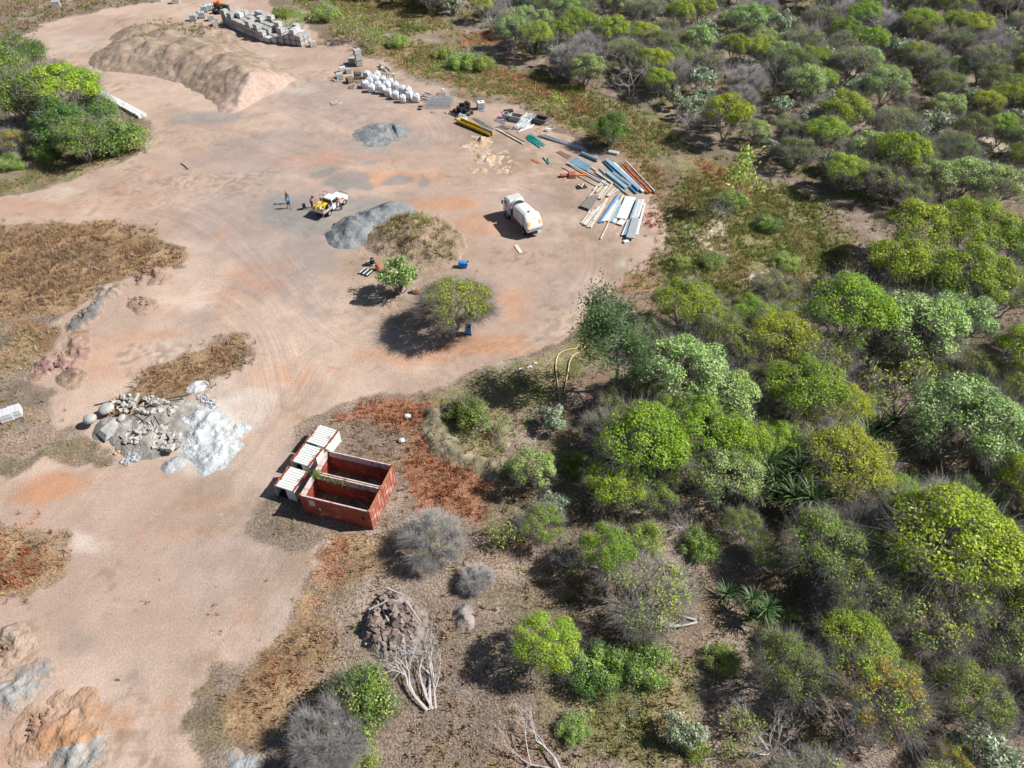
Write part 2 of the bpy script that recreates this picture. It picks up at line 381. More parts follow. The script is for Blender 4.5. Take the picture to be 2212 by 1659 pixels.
    ac = N.new('ShaderNodeAttribute'); ac.attribute_name = 'Col'; am = N.new('ShaderNodeAttribute'); am.attribute_name = 'm3'
    sp = N.new('ShaderNodeSeparateColor'); L.new(am.outputs['Color'], sp.inputs[0])
    def noise(s, d, r, vec=None):
        n = N.new('ShaderNodeTexNoise'); n.inputs['Scale'].default_value = s; n.inputs['Detail'].default_value = d; n.inputs['Roughness'].default_value = r
        L.new(vec or tc.outputs['Object'], n.inputs['Vector']); return n.outputs['Fac']
    def m_(op, a, b_):
        q = N.new('ShaderNodeMath'); q.operation = op
        for i_, v_ in enumerate((a, b_)):
            if isinstance(v_, (int, float)): q.inputs[i_].default_value = v_
            else: L.new(v_, q.inputs[i_])
        return q.outputs[0]
    def mr(v_, a, b_, c=0, d=1):
        q = N.new('ShaderNodeMapRange'); q.interpolation_type = 'SMOOTHSTEP'
        for k_, x_ in zip(('From Min', 'From Max', 'To Min', 'To Max'), (a, b_, c, d)):
            if isinstance(x_, (int, float)): q.inputs[k_].default_value = x_
            else: L.new(x_, q.inputs[k_])
        L.new(v_, q.inputs['Value']); return q.outputs[0]
    def mix(f, a, b_, bt='MIX'):
        q = N.new('ShaderNodeMix'); q.data_type = 'RGBA'; q.blend_type = bt
        for k_, x_ in (('Factor', f), ('A', a), ('B', b_)):
            if isinstance(x_, tuple): q.inputs[k_].default_value = (*x_, 1)
            elif isinstance(x_, (int, float)): q.inputs[k_].default_value = x_
            else: L.new(x_, q.inputs[k_])
        return q.outputs['Result']
    nf = noise(5.5, 4, .75)
    cv = N.new('ShaderNodeCombineXYZ'); L.new(m_('MULTIPLY', sp.outputs[0], 50), cv.inputs[0]); L.new(m_('MULTIPLY', sp.outputs[1], 30), cv.inputs[1])
    st = m_('MULTIPLY', m_('SUBTRACT', noise(1, 2, .5, cv.outputs[0]), .5), sp.outputs[2])
    lo = mr(am.outputs['Alpha'], 0, 1, .86, .50); hi = mr(am.outputs['Alpha'], 0, 1, 1.12, 1.6)
    c = mix(1., ac.outputs['Color'], mr(nf, .32, .68, lo, hi), 'MULTIPLY')
    c = mix(1., c, mr(st, -.25, .25, .92, 1.07), 'MULTIPLY')
    L.new(c, b.inputs['Base Color'])
    bp = N.new('ShaderNodeBump'); bp.inputs['Distance'].default_value = .07; bp.inputs['Strength'].default_value = .8
    L.new(m_('ADD', nf, m_('MULTIPLY', st, .8)), bp.inputs['Height']); L.new(bp.outputs[0], b.inputs['Normal'])
    prop(link('ground', me, m), None, None, None, 'structure')
make_ground()
# ------------------------------------------------------------------ trees and shrubs
def rnd_dirs(r, n, zmin=-1.):
    d = r.normal(size=(n*4+40, 3)); d /= np.linalg.norm(d, axis=1)[:, None]; d = d[d[:, 2] > zmin]
    return d[:n]
def leaf_quads(r, P, ln, wd, up=None, droop=0., spread=1.):
    """one diamond-shaped leaf (or tight tuft) at every point"""
    n = len(P); a = r.normal(size=(n, 3))*spread
    a[:, 2] -= droop; a /= np.linalg.norm(a, axis=1)[:, None]+1e-9
    nr = r.normal(size=(n, 3))
    if up is not None: nr = nr*.55+up*1.0+np.array([0, 0, .35])      # blades mostly face outward
    b = np.cross(a, nr); b /= np.linalg.norm(b, axis=1)[:, None]+1e-9
    if up is not None: a = np.cross(nr, b); a /= np.linalg.norm(a, axis=1)[:, None]+1e-9
    l = (ln*r.uniform(.7, 1.35, n))[:, None]; w_ = (wd*r.uniform(.7, 1.3, n))[:, None]
    V = np.stack([P-a*l*.5, P+b*w_*.5, P+a*l*.5, P-b*w_*.5], 1).reshape(-1, 3)
    F = np.arange(n*4).reshape(-1, 4)
    return V, F
def tubes(segs, n=3):
    """segs: list of (p0, p1, r0, r1) -> quads"""
    if not segs: return np.zeros((0, 3)), np.zeros((0, 4), int)
    A = np.array([s[0] for s in segs], float); B = np.array([s[1] for s in segs], float)
    ra = np.array([s[2] for s in segs])[:, None]; rb = np.array([s[3] for s in segs])[:, None]
    t = B-A; t /= np.linalg.norm(t, axis=1)[:, None]+1e-9
    ref = np.where(np.abs(t[:, 2:3]) > .9, np.array([[1., 0, 0]]), np.array([[0, 0, 1.]]))
    u = np.cross(t, ref); u /= np.linalg.norm(u, axis=1)[:, None]+1e-9; v = np.cross(t, u)
    rings = []
    for k in range(n):
        an = 2*math.pi*k/n; d = u*math.cos(an)+v*math.sin(an); rings.append(A+d*ra); rings.append(B+d*rb)
    V = np.stack(rings, 1).reshape(-1, 3); m = len(segs); base = (np.arange(m)*2*n)[:, None]
    F = np.concatenate([base+np.array([[2*k, 2*((k+1) % n), 2*((k+1) % n)+1, 2*k+1]]) for k in range(n)], 0)
    return V, F
def branch_path(r, p0, p1, r0, r1, k=4, wob=.12):
    p0 = np.array(p0, float); p1 = np.array(p1, float); L = np.linalg.norm(p1-p0); pts = [p0]
    for i in range(1, k):
        t = i/k; q = p0+(p1-p0)*t; q = q+r.normal(size=3)*wob*L*math.sin(math.pi*t)*.5; q[2] += .10*L*math.sin(math.pi*t); pts.append(q)
    pts.append(p1); rs = np.linspace(r0, r1, k+1)
    return [(pts[i], pts[i+1], rs[i], rs[i+1]) for i in range(k)], pts
def twig_fan(r, c, d, n, L, rad, out):
    for _ in range(n):
        a = d+r.normal(size=3)*.55; a /= np.linalg.norm(a)+1e-9; l = L*r.uniform(.5, 1.15)
        m = c+a*l*.5; e = m+(a+r.normal(size=3)*.35)*l*.5
        out += [(c, m, rad, rad*.7), (m, e, rad*.7, rad*.35)]
        for _k in range(2):
            f = m+(a+r.normal(size=3)*.7)*l*.45; out.append((m, f, rad*.6, rad*.3))
def tint(r, n, cols, lob=None):
    cols = np.array(cols); i = r.integers(0, len(cols), n) if lob is None else lob % len(cols)
    return np.clip(cols[i]*2.15*r.uniform(.68, 1.25, (n, 1))*(1+r.normal(size=(n, 3))*.05), .004, .9)
def rep4(c): return np.repeat(c, 4, 0)
YG = [(.18,.25,.016),(.15,.225,.018),(.215,.265,.018),(.13,.20,.022)]
OL = [(.125,.18,.026),(.10,.155,.028),(.15,.19,.03)]
PG = [(.20,.28,.085),(.155,.245,.06),(.25,.31,.13),(.13,.21,.045)]
DG = [(.075,.14,.03),(.10,.165,.035),(.06,.11,.028),(.14,.20,.04)]
SG = [(.17,.21,.13),(.22,.26,.18),(.13,.17,.10)]
LG = [(.17,.245,.05),(.21,.27,.06),(.14,.21,.045),(.25,.29,.09)]
def domed(r, Rr=3., zc=3.0, flat=.52, lobes=28, nl=4200, ln=.17, wd=.085, cols=YG, zmin=-.02, gaps=.35, stems=4, fill=.25, twigs=26, yellow=0.):
    segs = []; LC = []
    for i in range(lobes):
        z = 1-(i+.5)/lobes*(1-zmin); a = i*2.39996+r.uniform(-.4, .4); q = math.sqrt(max(0, 1-z*z))
        LC.append(np.array([q*math.cos(a)*Rr*.74, q*math.sin(a)*Rr*.74, zc+z*Rr*flat*.72+r.uniform(-.12, .12)*Rr]))
    roots = [np.array([r.normal()*.12, r.normal()*.12, -.15]) for _ in range(stems)]
    forks = []
    for s in range(stems):
        a = 2*math.pi*s/stems+r.uniform(-.4, .4); q = np.array([math.cos(a)*Rr*.30, math.sin(a)*Rr*.30, zc*.50])
        sg, _ = branch_path(r, roots[s], q, .035*Rr, .026*Rr); segs += sg; forks.append(q)
    tw = []
    for c in LC:
        f = min(forks, key=lambda q: np.linalg.norm(q-c)); cc = c*1.; cc[2] -= .1*Rr
        sg, pts = branch_path(r, f, cc, .018*Rr, .008*Rr); segs += sg
        d = c-np.array([0, 0, zc-.3*Rr]); d /= np.linalg.norm(d)
        twig_fan(r, cc, d, twigs, .42*Rr, .0042*Rr, tw)
        for p in pts[1:-1]: twig_fan(r, p, d, max(2, twigs//7), .35*Rr, .0045*Rr, tw)
    Ps = []; ups = []; lob = []
    dens = r.uniform(1-gaps*1.4, 1.15, lobes).clip(.12, 1.3)
    for i, c in enumerate(LC):
        rl = Rr*r.uniform(.22, .36); n = int(nl/lobes*dens[i]*1.3)
        d = rnd_dirs(r, n, -.25); o = c-np.array([0, 0, zc-.25*Rr]); o /= np.linalg.norm(o); d = d+o*.55; d /= np.linalg.norm(d, axis=1)[:, None]
        rad = rl*(1-np.abs(r.normal(size=(len(d), 1)))*fill)
        p = c+d*rad*np.array([1, 1, .8]); Ps.append(p); ups.append(d); lob.append(np.full(len(p), i))
    P = np.concatenate(Ps); U = np.concatenate(ups); lob = np.concatenate(lob)
    q = P-np.array([0, 0, zc-.2*Rr]); q /= np.linalg.norm(q, axis=1)[:, None]      # foliage thickest towards the light
    keep = (P[:, 2] > .12) & (r.uniform(size=len(P)) < np.clip(.50+.62*(q @ np.array([.36, .46, .81])), .10, 1))
    P, U, lob = P[keep], U[keep], lob[keep]
    V, F = leaf_quads(r, P, ln, wd, U)
    C = tint(r, len(P), cols, lob+r.integers(0, 2, len(P)))
    if yellow:
        k = r.uniform(size=len(P)) < yellow*(vn(P[:, 0], P[:, 1], .9, 4) > .5); C[k] = np.array((.50, .36, .02))*r.uniform(.8, 1.15, (k.sum(), 1))
    return (V, F, rep4(C)), tubes(segs, 5), tubes(tw, 3)
def bushy(r, Rr=2., h=1.6, nl=7000, ln=.135, wd=.065, cols=LG, clumps=40, fill=.45, full=False, stems=5, zb=0., twigs=8):
    segs = []; tw = []; Ps = []; ups = []; lob = []
    for i in range(clumps):
        d = rnd_dirs(r, 1, -.35 if full else .0)[0]; q = r.uniform(.45, .82)
        c = np.array([d[0]*Rr*q, d[1]*Rr*q, zb+h*.5+d[2]*h*.5*q]) if full else np.array([d[0]*Rr*q, d[1]*Rr*q, zb+.2*h+d[2]*h*.72*q])
        rl = Rr*r.uniform(.18, .36); n = int(nl/clumps*r.uniform(.5, 1.4))
        dd = rnd_dirs(r, n, -.6); rad = rl*(1-np.abs(r.normal(size=(len(dd), 1)))*fill)
        p = c+dd*rad*np.array([1, 1, .85]); Ps.append(p); ups.append(dd); lob.append(np.full(len(p), i))
        sg, pts = branch_path(r, (r.normal()*.08, r.normal()*.08, -.1), c, .022*Rr+.01, .006*Rr); segs += sg
        twig_fan(r, c, d, twigs, rl*1.1, .004*Rr+.002, tw)
    P = np.concatenate(Ps); U = np.concatenate(ups); lob = np.concatenate(lob); k = P[:, 2] > .05; P, U, lob = P[k], U[k], lob[k]
    V, F = leaf_quads(r, P, ln, wd, U); C = tint(r, len(P), cols, lob+r.integers(0, 2, len(P)))
    return (V, F, rep4(C)), tubes(segs, 5), tubes(tw, 3)
def bare(r, Rr=2., h=2.6, stems=5, lean=.5, nl=0, cols=LG, dens=1., ln=.22, wd=.09, trunk=.05, lv=4):
    segs = []; tw = []; tips = []
    def grow(p, d, L, rad, lev):
        q = p+d*L*.5+r.normal(size=3)*L*.06; e = q+(d+r.normal(size=3)*.16)*L*.5
        (segs if lev <= 1 else tw).extend([(p, q, rad, rad*.85), (q, e, rad*.85, rad*.65)])
        if lev >= lv: tips.append(e); return
        for _ in range(3 if r.uniform() < .55*dens else 2):
            nd = d+r.normal(size=3)*.48; nd[2] += .05; nd /= np.linalg.norm(nd); grow(e if r.uniform() < .65 else q, nd, L*r.uniform(.62, .88), rad*.58, lev+1)
        if lev >= 2:
            nd = d+r.normal(size=3)*.7; nd /= np.linalg.norm(nd); grow(q, nd, L*.5, rad*.4, max(lev+1, lv))
    for s in range(stems):
        a = 2*math.pi*s/stems+r.uniform(-.5, .5); d = np.array([math.cos(a)*lean, math.sin(a)*lean, 1.]); d /= np.linalg.norm(d)
        grow(np.array([math.cos(a)*.08, math.sin(a)*.08, -.1]), d, h*.36, trunk*r.uniform(.7, 1.1), 0)
    lv_ = None
    if nl:
        T = np.array(tips); P = T[r.integers(0, len(T), nl)]+r.normal(size=(nl, 3))*.16
        V, F = leaf_quads(r, P, ln, wd); lv_ = (V, F, rep4(tint(r, nl, cols)))
    return lv_, tubes(segs, 5), tubes(tw, 3)
def tall(r, Rr=2.6, h=8., cols=[(.075,.125,.05),(.10,.15,.065),(.06,.10,.04)], nl=8000, ln=.26, wd=.075):
    segs = []; tw = []; Ps = []; lob = []
    top = np.array([r.normal()*.3, r.normal()*.3, h*.9]); sg, pts = branch_path(r, (0, 0, -.2), top, .13, .03, 7, .05); segs += sg
    for i in range(26):
        t = r.uniform(.32, 1.); q = pts[int(t*7)]; a = r.uniform(0, 6.28); rr = Rr*(1.08-.75*abs(t-.5))*r.uniform(.35, .9)
        c = q+np.array([math.cos(a)*rr, math.sin(a)*rr, r.uniform(.1, .9)]); sg, _ = branch_path(r, q, c, .035, .012); segs += sg
        n = int(nl/26*r.uniform(.6, 1.4)); p = c+r.normal(size=(n, 3))*np.array([.42, .42, .34])*Rr*.42; Ps.append(p); lob.append(np.full(n, i)); twig_fan(r, c, np.array([0, 0, .6]), 8, .7, .008, tw)
    P = np.concatenate(Ps); lob = np.concatenate(lob); V, F = leaf_quads(r, P, ln, wd, None, .5); return (V, F, rep4(tint(r, len(P), cols, lob))), tubes(segs, 5), tubes(tw, 3)
def rosette(r, n, L, wd, c, cols, Vs, Fs, Cs, base):
    for i in range(n):
        a = i*2.39996+r.uniform(-.3, .3); e = 1.25-1.15*(i/n)+r.uniform(-.15, .15); l = L*r.uniform(.75, 1.15); d = np.array([math.cos(a)*math.cos(e), math.sin(a)*math.cos(e), math.sin(e)])
        s = np.cross(d, (0, 0, 1)); s /= np.linalg.norm(s)+1e-9; p = np.array(c, float)
        pts = []
        for k in range(5):
            wk = wd*(.8, 1, .9, .6, .06)[k]*.5; pts += [p-s*wk, p+s*wk]; dd = d.copy(); dd[2] -= .17*k; dd /= np.linalg.norm(dd); p = p+dd*l/4
        b = base[0]; Vs.append(np.array(pts)); Fs.append(np.array([[b+2*k, b+2*k+1, b+2*k+3, b+2*k+2] for k in range(4)])); base[0] += 10
        Cs.append(np.tile(np.array(cols[r.integers(0, len(cols))])*r.uniform(.75, 1.25), (10, 1)))
def pandan(r, heads=4, L=1.25, spread=.9, h=1.6):
    Vs, Fs, Cs, base = [], [], [], [0]; segs = []
    for k in range(heads):
        a = 6.28*k/heads+r.uniform(-.4, .4); c = np.array([math.cos(a)*spread*r.uniform(.4, 1), math.sin(a)*spread*r.uniform(.4, 1), h*r.uniform(.6, 1.15)]) if heads > 1 else np.array([0, 0, h*.5])
        sg, _ = branch_path(r, (0, 0, -.1), c, .09, .06); segs += sg
        rosette(r, 46, L, .085, c, [(.055,.11,.035),(.09,.16,.05),(.12,.20,.07),(.16,.22,.09)], Vs, Fs, Cs, base)
    return (np.concatenate(Vs), np.concatenate(Fs), np.concatenate(Cs)), tubes(segs, 6), tubes([], 3)
KINDS = {}
def proto(kind, name, R0, zc, fn, n, leaf=M_leaf, twigmat=M_bark, crown='crown'):
    out = []
    for i in range(n):
        r = np.random.default_rng(abs(hash_(kind))*31+i); lf, tr, tw = fn(r)
        V = np.concatenate([tr[0], tw[0]]); F = np.concatenate([tr[1], tw[1]+len(tr[0])]) if len(tw[0]) else tr[1]
        mt = fast('trunk', tr[0], tr[1]); mt.materials.append(twigmat)
        mw = None
        if len(tw[0]): mw = fast('twigs', tw[0], tw[1]); mw.materials.append(twigmat)
        ml = None
        if lf is not None: ml = fast(crown, lf[0], lf[1], lf[2]); ml.materials.append(leaf)
        out.append((mt, ml, mw))
    KINDS[kind] = (name, R0, zc, out, crown)
def hash_(s): return sum((i+3)*ord(c) for i, c in enumerate(s)) % 9973
proto('wattle', 'wattle_tree', 3.1, 3.4, lambda r: domed(r, nl=9500), 5)
proto('olive', 'wattle_tree', 3.1, 3.2, lambda r: domed(r, nl=6500, cols=OL, gaps=.55, ln=.17, wd=.07, twigs=34), 3)
proto('fine', 'wattle_tree', 3.1, 3.0, lambda r: domed(r, nl=9500, cols=[(.215,.285,.022),(.18,.26,.025),(.24,.29,.022)], ln=.15, wd=.065, lobes=30, gaps=.3), 2)
proto('thin', 'half_bare_wattle', 3.1, 3.2, lambda r: domed(r, nl=3000, cols=LG+YG, gaps=.7, ln=.17, wd=.085, twigs=52), 4)
proto('rim', 'half_bare_wattle', 3.1, 3.2, lambda r: domed(r, nl=6500, cols=YG, gaps=.3, twigs=70), 1)
proto('flower', 'flowering_wattle', 3.1, 3.2, lambda r: domed(r, nl=4600, cols=YG, gaps=.6, twigs=44, yellow=.8), 2)
proto('broad', 'broadleaf_tree', 2.2, 2.4, lambda r: bushy(r, 2.1, 3.6, 4200, .24, .12, [(.20,.26,.08),(.14,.21,.055),(.26,.31,.13),(.09,.15,.04)], 34, .4, True, zb=.5), 3, M_leafg)
proto('pale', 'broadleaf_tree', 3.0, 3.2, lambda r: domed(r, nl=7500, cols=PG, ln=.18, wd=.10, flat=.72, zmin=-.35, gaps=.45), 3, M_leafg)
proto('dark', 'leafy_tree', 2.6, 2.4, lambda r: bushy(r, 2.5, 4.2, 9500, .15, .075, DG+DG+[(.13,.21,.03)], 52, .35, True, zb=.3), 3)
proto('bush', 'leafy_bush', 2.0, .9, lambda r: bushy(r), 4)
proto('green', 'leafy_bush', 2.0, 1.0, lambda r: bushy(r, cols=DG+DG+LG, nl=9000, h=2.0), 3)
proto('silver', 'silvery_shrub', 2.0, 1.4, lambda r: bushy(r, 1.9, 2.6, 1500, .26, .13, SG, 20, .4, True, zb=.3, twigs=14), 3, M_leafg)
proto('dead', 'bare_shrub', 2.0, 1.6, lambda r: bare(r, stems=7, lean=.85, lv=5), 4, twigmat=M_dead)
proto('twig', 'bare_bush', 3.1, 2.3, lambda r: domed(r, zc=2.2, flat=.75, zmin=-.3, nl=60, twigs=95, lobes=30, cols=YG), 3, twigmat=M_dead)
proto('twigy', 'bare_bush', 3.1, 2.3, lambda r: domed(r, zc=2.2, flat=.75, zmin=-.3, nl=900, twigs=95, lobes=30, gaps=.72, cols=[(.26,.22,.012),(.24,.235,.02)]), 1, twigmat=M_dead)
proto('deadtree', 'bare_tree', 2.0, 2.4, lambda r: bare(r, h=4.6, stems=2, lean=.3, trunk=.09, lv=5), 3, twigmat=M_dead)
proto('sparse', 'thin_shrub', 2.0, 1.6, lambda r: bare(r, stems=6, lean=.7, nl=700, lv=4), 3)
proto('tall', 'gum_tree', 2.4, 5.0, lambda r: tall(r), 2)
proto('sapling', 'sapling', 1.0, 2.0, lambda r: bare(r, h=3.4, stems=1, lean=.1, nl=330, cols=LG, ln=.24, wd=.12, trunk=.035, lv=4), 3)
proto('pandan', 'pandanus', 1.6, 1.6, lambda r: pandan(r), 3, M_leafg, crown='leaf_rosettes')
proto('pandan1', 'pandanus', 1.2, .7, lambda r: pandan(r, 1, 1.35, 0, .9), 2, M_leafg, crown='leaf_rosettes')
TR = random.Random(5)
DOMED = ('twig', 'twigy', 'wattle', 'olive', 'fine', 'thin', 'flower', 'pale', 'rim')
def place_tree(kind, x, y, Rm, label, group=None, cat='tree', hs=1., rz=None):
    name, R0, zc, prot, crown = KINDS[kind]; s = Rm/R0; mt, ml, mw = prot[TR.randrange(len(prot))]
    e = empty(name, (x, y, float(gz(x, y))-.03), (TR.uniform(-.8, .8) if kind in DOMED else TR.uniform(0, 6.28)) if rz is None else rz, label, cat, group); e.scale = (s*TR.uniform(.94, 1.06), s*TR.uniform(.94, 1.06), s*hs)
    for nm, me in (('trunk', mt), ('twigs', mw), (crown, ml)):
        if me is not None:
            o = bpy.data.objects.new(nm, me); col.objects.link(o); o.parent = e
    return e
PLACED = []
def tree(kind, u, v, rp, label, group=None, cat='tree', hs=1.):
    """crown centred on the picture point (u, v), rp picture pixels in radius"""
    name, R0, zc0, _, _ = KINDS[kind]; z = 2.; x = y = 0
    for _ in range(5):
        x, y = G(u, v, z); Rm = (1.2 if rp > 55 else 1.1)*rp*depth(x, y, z)/FPX; z = zc0*Rm/R0*hs
    place_tree(kind, x, y, Rm, label, group, cat, hs); PLACED.append((x, y, Rm)); return x, y, Rm

# trees standing alone or told apart at the bush edge
T = tree
T('broad', 858, 588, 48, 'glossy broad-leaved round tree beside the pallet frame on the weedy island')
T('rim', 985, 652, 74, 'flat-topped wattle with bare grey twigs behind the upright blue bin', hs=.85); 
T('dark', 1320, 275, 46, 'dense round green tree alone at the meadow edge behind the scrap steel', hs=.9)
T('sapling', 1211, 222, 17, 'small thin sapling in red-brown grass behind the scrap steel')
T('silver', 1205, 905, 36, 'small silvery-leaved tree in the shade at the foot of the yellow hose')
T('pale', 1150, 1010, 46, 'pale-leaved slender tree at the edge of the red-brown grass', hs=1.2)
T('silver', 1198, 1082, 36, 'grey silvery shrub right below the slender pale-leaved tree')
T('tall', 1345, 725, 66, 'tall grey-green gum tree towering at the bush corner by the hose', hs=1.0)
T('green', 775, 1508, 82, 'round dense green bush at the bottom of the picture with a long shadow', None, 'bush', hs=1.5)
T('twig', 712, 1590, 72, 'bare grey twiggy bush in front of the round dense green bush', None, 'shrub', hs=1.)
T('bush', 775, 1638, 46, 'low yellow-green bush cut by the bottom edge beside the bare twiggy bush', None, 'bush')
T('wattle', 1178, 1385, 66, 'rounded leafy bush casting a big dark shadow on the leaf litter', None, 'bush', hs=1.1)
T('green', 1290, 1440, 66, 'dark green bush between two paler bushes at lower centre', None, 'bush', hs=1.)
T('bush', 1392, 1420, 62, 'feathery light green bush below the half-bare spreading tree', None, 'bush', hs=1.2)
T('thin', 1400, 1282, 92, 'half-bare spreading tree with fallen grey limbs at its foot', hs=.7)
T('wattle', 1312, 1185, 56, 'small umbrella-crowned wattle with a pale visible trunk', hs=1.25)
T('dead', 1232, 1195, 44, 'bare forked grey tree with a small oval shadow on pale litter', None, 'tree', hs=1.35)
T('bush', 1400, 1155, 42, 'round light green bush right of the small umbrella-crowned wattle', None, 'bush', hs=1.4)
T('olive', 1172, 1130, 52, 'leafy green small tree below the grey silvery shrub', hs=.8)
T('sparse', 1098, 1142, 46, 'thin green shrub at the lower end of the red-brown grass', None, 'shrub')
T('twigy', 932, 1165, 56, 'rounded bare grey bush with a spray of yellow leaves on top', None, 'bush', hs=.9)
T('deadtree', 850, 1128, 27, 'small leafless white tree beside the corner of the red container')
T('twig', 1030, 1250, 34, 'low pale bare shrub behind the stump mound', None, 'shrub', hs=.8)
T('dead', 1482, 1120, 44, 'dark bare shrub in a litter gap below the wattle block', None, 'shrub')
T('bush', 1516, 1170, 46, 'pale green bush right of the dark bare shrub', None, 'bush', hs=1.1)
G1 = 'wattles in the big block beside the mown strip'
for k, u, v, r_, lb in [
    ('wattle',1480,650,66,'bright wattle at the top left corner of the big wattle block'),('wattle',1545,690,50,'wattle behind the olive one near the top of the block'),
    ('fine',1690,735,74,'large sunlit yellow-green wattle dome at the right of the block'),('olive',1590,735,66,'olive-brown tinted wattle in the middle of the block'),('wattle',1640,690,56,'wattle dome at the top right of the block facing the meadow'),
    ('pale',1480,800,78,'pale whitish-leaved tree on the left shoulder of the wattle block'),('pale',1560,860,70,'second pale-leaved tree lower in the wattle block'),('olive',1400,830,52,'dull olive tree right behind the tall gum'),
    ('wattle',1530,920,78,'wattle dome at the centre of the wattle block'),('wattle',1390,950,92,'large rounded wattle at the lower left of the block over the dark shade'),('olive',1480,1010,56,'olive wattle between two bigger domes low in the block'),
    ('wattle',1600,960,66,'wattle at the lower right of the block left of the pandanus'),('pale',1575,1030,62,'light-leaved tree at the bottom right of the wattle block'),('wattle',1330,1040,60,'wattle at the bottom left of the block over the litter'),('olive',1420,1060,50,'small olive wattle at the foot of the block'),
    ('wattle',1740,830,82,'broad wattle dome between the wattle block and the pandanus'),('olive',1710,885,44,'small olive tree with a bare leaning trunk above the pandanus'),('fine',1830,880,56,'yellow-green wattle reaching over the pandanus clump'),
    ('fine',1830,1005,88,'feathery yellow wattle right in front of the pandanus clump'),('wattle',2065,1165,128,'very large bright wattle dome at the right edge'),('pale',2080,905,100,'wide pale-leaved tree at the right edge with one dead branch'),('pale',2170,930,70,'pale tree cut by the right edge above the largest dome'),
    ('wattle',1840,665,92,'wide wattle dome left of the pale tree under the far bush'),('pale',1985,700,78,'pale-topped wattle right of the wide dome'),('pale',2075,690,66,'pale-topped wattle next to the bare sandy track'),
    ('wattle',1955,560,76,'wattle dome leaning over the shaded gully'),('wattle',2000,490,78,'bright long wattle crown, left end of the upper row'),('fine',2110,500,84,'bright long wattle crown, middle of the upper row'),('wattle',2200,520,70,'bright wattle crown, right end of the upper row'),
    ('wattle',2100,590,84,'wattle dome below the upper row at the right edge'),('olive',2030,625,56,'small olive wattle tucked below the upper row'),('wattle',2190,620,60,'small wattle dome cut by the right edge'),
    ('bush',1690,1385,50,'round bush below the two dark pandanus plants'),('bush',1705,1328,28,'little round bush right below the dark pandanus'),('fine',1850,1385,78,'yellow-green wattle in a curved row at lower right'),('flower',1900,1500,92,'wattle with yellow flower tips at lower right'),('wattle',1935,1440,54,'wattle between the curved row and the flowering one'),
    ('olive',1790,1185,90,'dull shaded olive tree below the pandanus clump'),('olive',2100,1500,76,'dark olive tree at lower right over litter'),('dead',1690,1595,88,'large bare grey shrub at the bottom right'),('deadtree',1850,1590,66,'dead tree with a thick pale trunk at the bottom edge'),
    ('silver',2130,1625,70,'silver-leaved shrub in the bottom right corner'),('silver',1480,1570,46,'small silver-leaved shrub near the bottom edge'),('bush',1240,1570,40,'small green bush near the fallen dead trunk'),('thin',2000,1330,84,'grey half-bare tree below the very large dome'),('thin',2160,1370,74,'half-bare tree at the right edge'),
    ('flower',2060,1650,50,'flowering yellow bush cut by the bottom edge'),('thin',2150,1250,60,'thin-crowned tree hidden behind the very large dome'),('olive',1660,1190,52,'olive shrub in deep shade left of the dull tree'),('bush',1560,1420,44,'light bush at the rim of the dark shade'),('thin',1770,760,60,'bare-twigged wattle in front of the wide dome'),('dead',1850,780,64,'bare grey tree on pale litter below the wide dome'),
    ('sparse',1960,800,64,'open airy tree with a forked dark trunk on pale litter'),('dead',2180,1560,60,'bare shrub at the right edge near the bottom'),('dead',2010,1420,50,'fallen-looking bare branches below the half-bare tree'),('olive',1600,1130,46,'olive shrub at the mouth of the shaded gully'),('bush',1500,1600,40,'pale green bush at the bottom edge left of the bare shrub'),('sparse',1600,1570,50,'thin shrub on reddish litter near the bottom'),
    ('wattle',2240,760,70,'wattle past the right edge beside the sandy track'),('wattle',2250,1050,80,'wattle past the right edge'),('wattle',2260,1330,80,'dome past the right edge lower down'),('olive',2120,790,50,'olive shrub beside the single pandanus at right')]:
    T(k, u, v, r_, lb, G1 if k in ('wattle', 'fine', 'olive', 'pale', 'thin', 'flower') else None, 'bush' if k in ('bush',) else ('shrub' if k in ('dead', 'silver', 'sparse', 'twig') else 'tree'))
for u, v, r_, k, lb in [(1690,1010,62,'pandan','spiky pandanus at the left of the clump in sun'),(1735,1075,62,'pandan','shaded spiky pandanus at the bottom of the clump'),(1870,930,56,'pandan','bright spiky pandanus at the top of the clump'),(1935,905,40,'pandan1','single bright pandanus rosette at the top right of the clump'),
    (1905,975,44,'pandan','spiky pandanus low right of the clump'),(1650,1060,50,'pandan','dark spiky pandanus at the lower left of the clump'),(1572,1280,30,'pandan1','single sunlit pandanus rosette beside the deep shade'),(1640,1315,44,'pandan','dark green pandanus in the deep shade'),(2098,828,24,'pandan1','left of two small pandanus on the sandy track'),(2125,834,26,'pandan1','right of two small pandanus on the sandy track'),(1760,1000,50,'pandan','spiky pandanus partly under the feathery yellow wattle')]:
    T(k, u, v, r_, lb, 'pandanus plants', 'pandanus')
for k, u, v, r_, lb in [('dark',50,118,52,'round dense tree at the top of the left bush island'),('wattle',128,182,74,'large domed tree on the left island with bare twigs showing'),('dark',50,205,64,'dense green tree at the left edge of the island'),('dark',130,262,56,'mid-green tree in the middle of the left island'),
    ('green',245,285,64,'leafy bush at the right tip of the left island near the block row'),('dark',170,300,54,'leafy tree over the dark shade on the left island'),('bush',18,345,34,'low pale bush at the left edge below the island'),('flower',18,302,34,'small yellow-flowering bush at the left edge'),('dark',-10,150,60,'tree cut by the left edge on the island'),('green',95,320,40,'shaded green bush under the left island trees'),('dark',215,235,44,'green tree behind the block row end')]:
    T(k, u, v, r_, lb, 'trees on the left bush island')
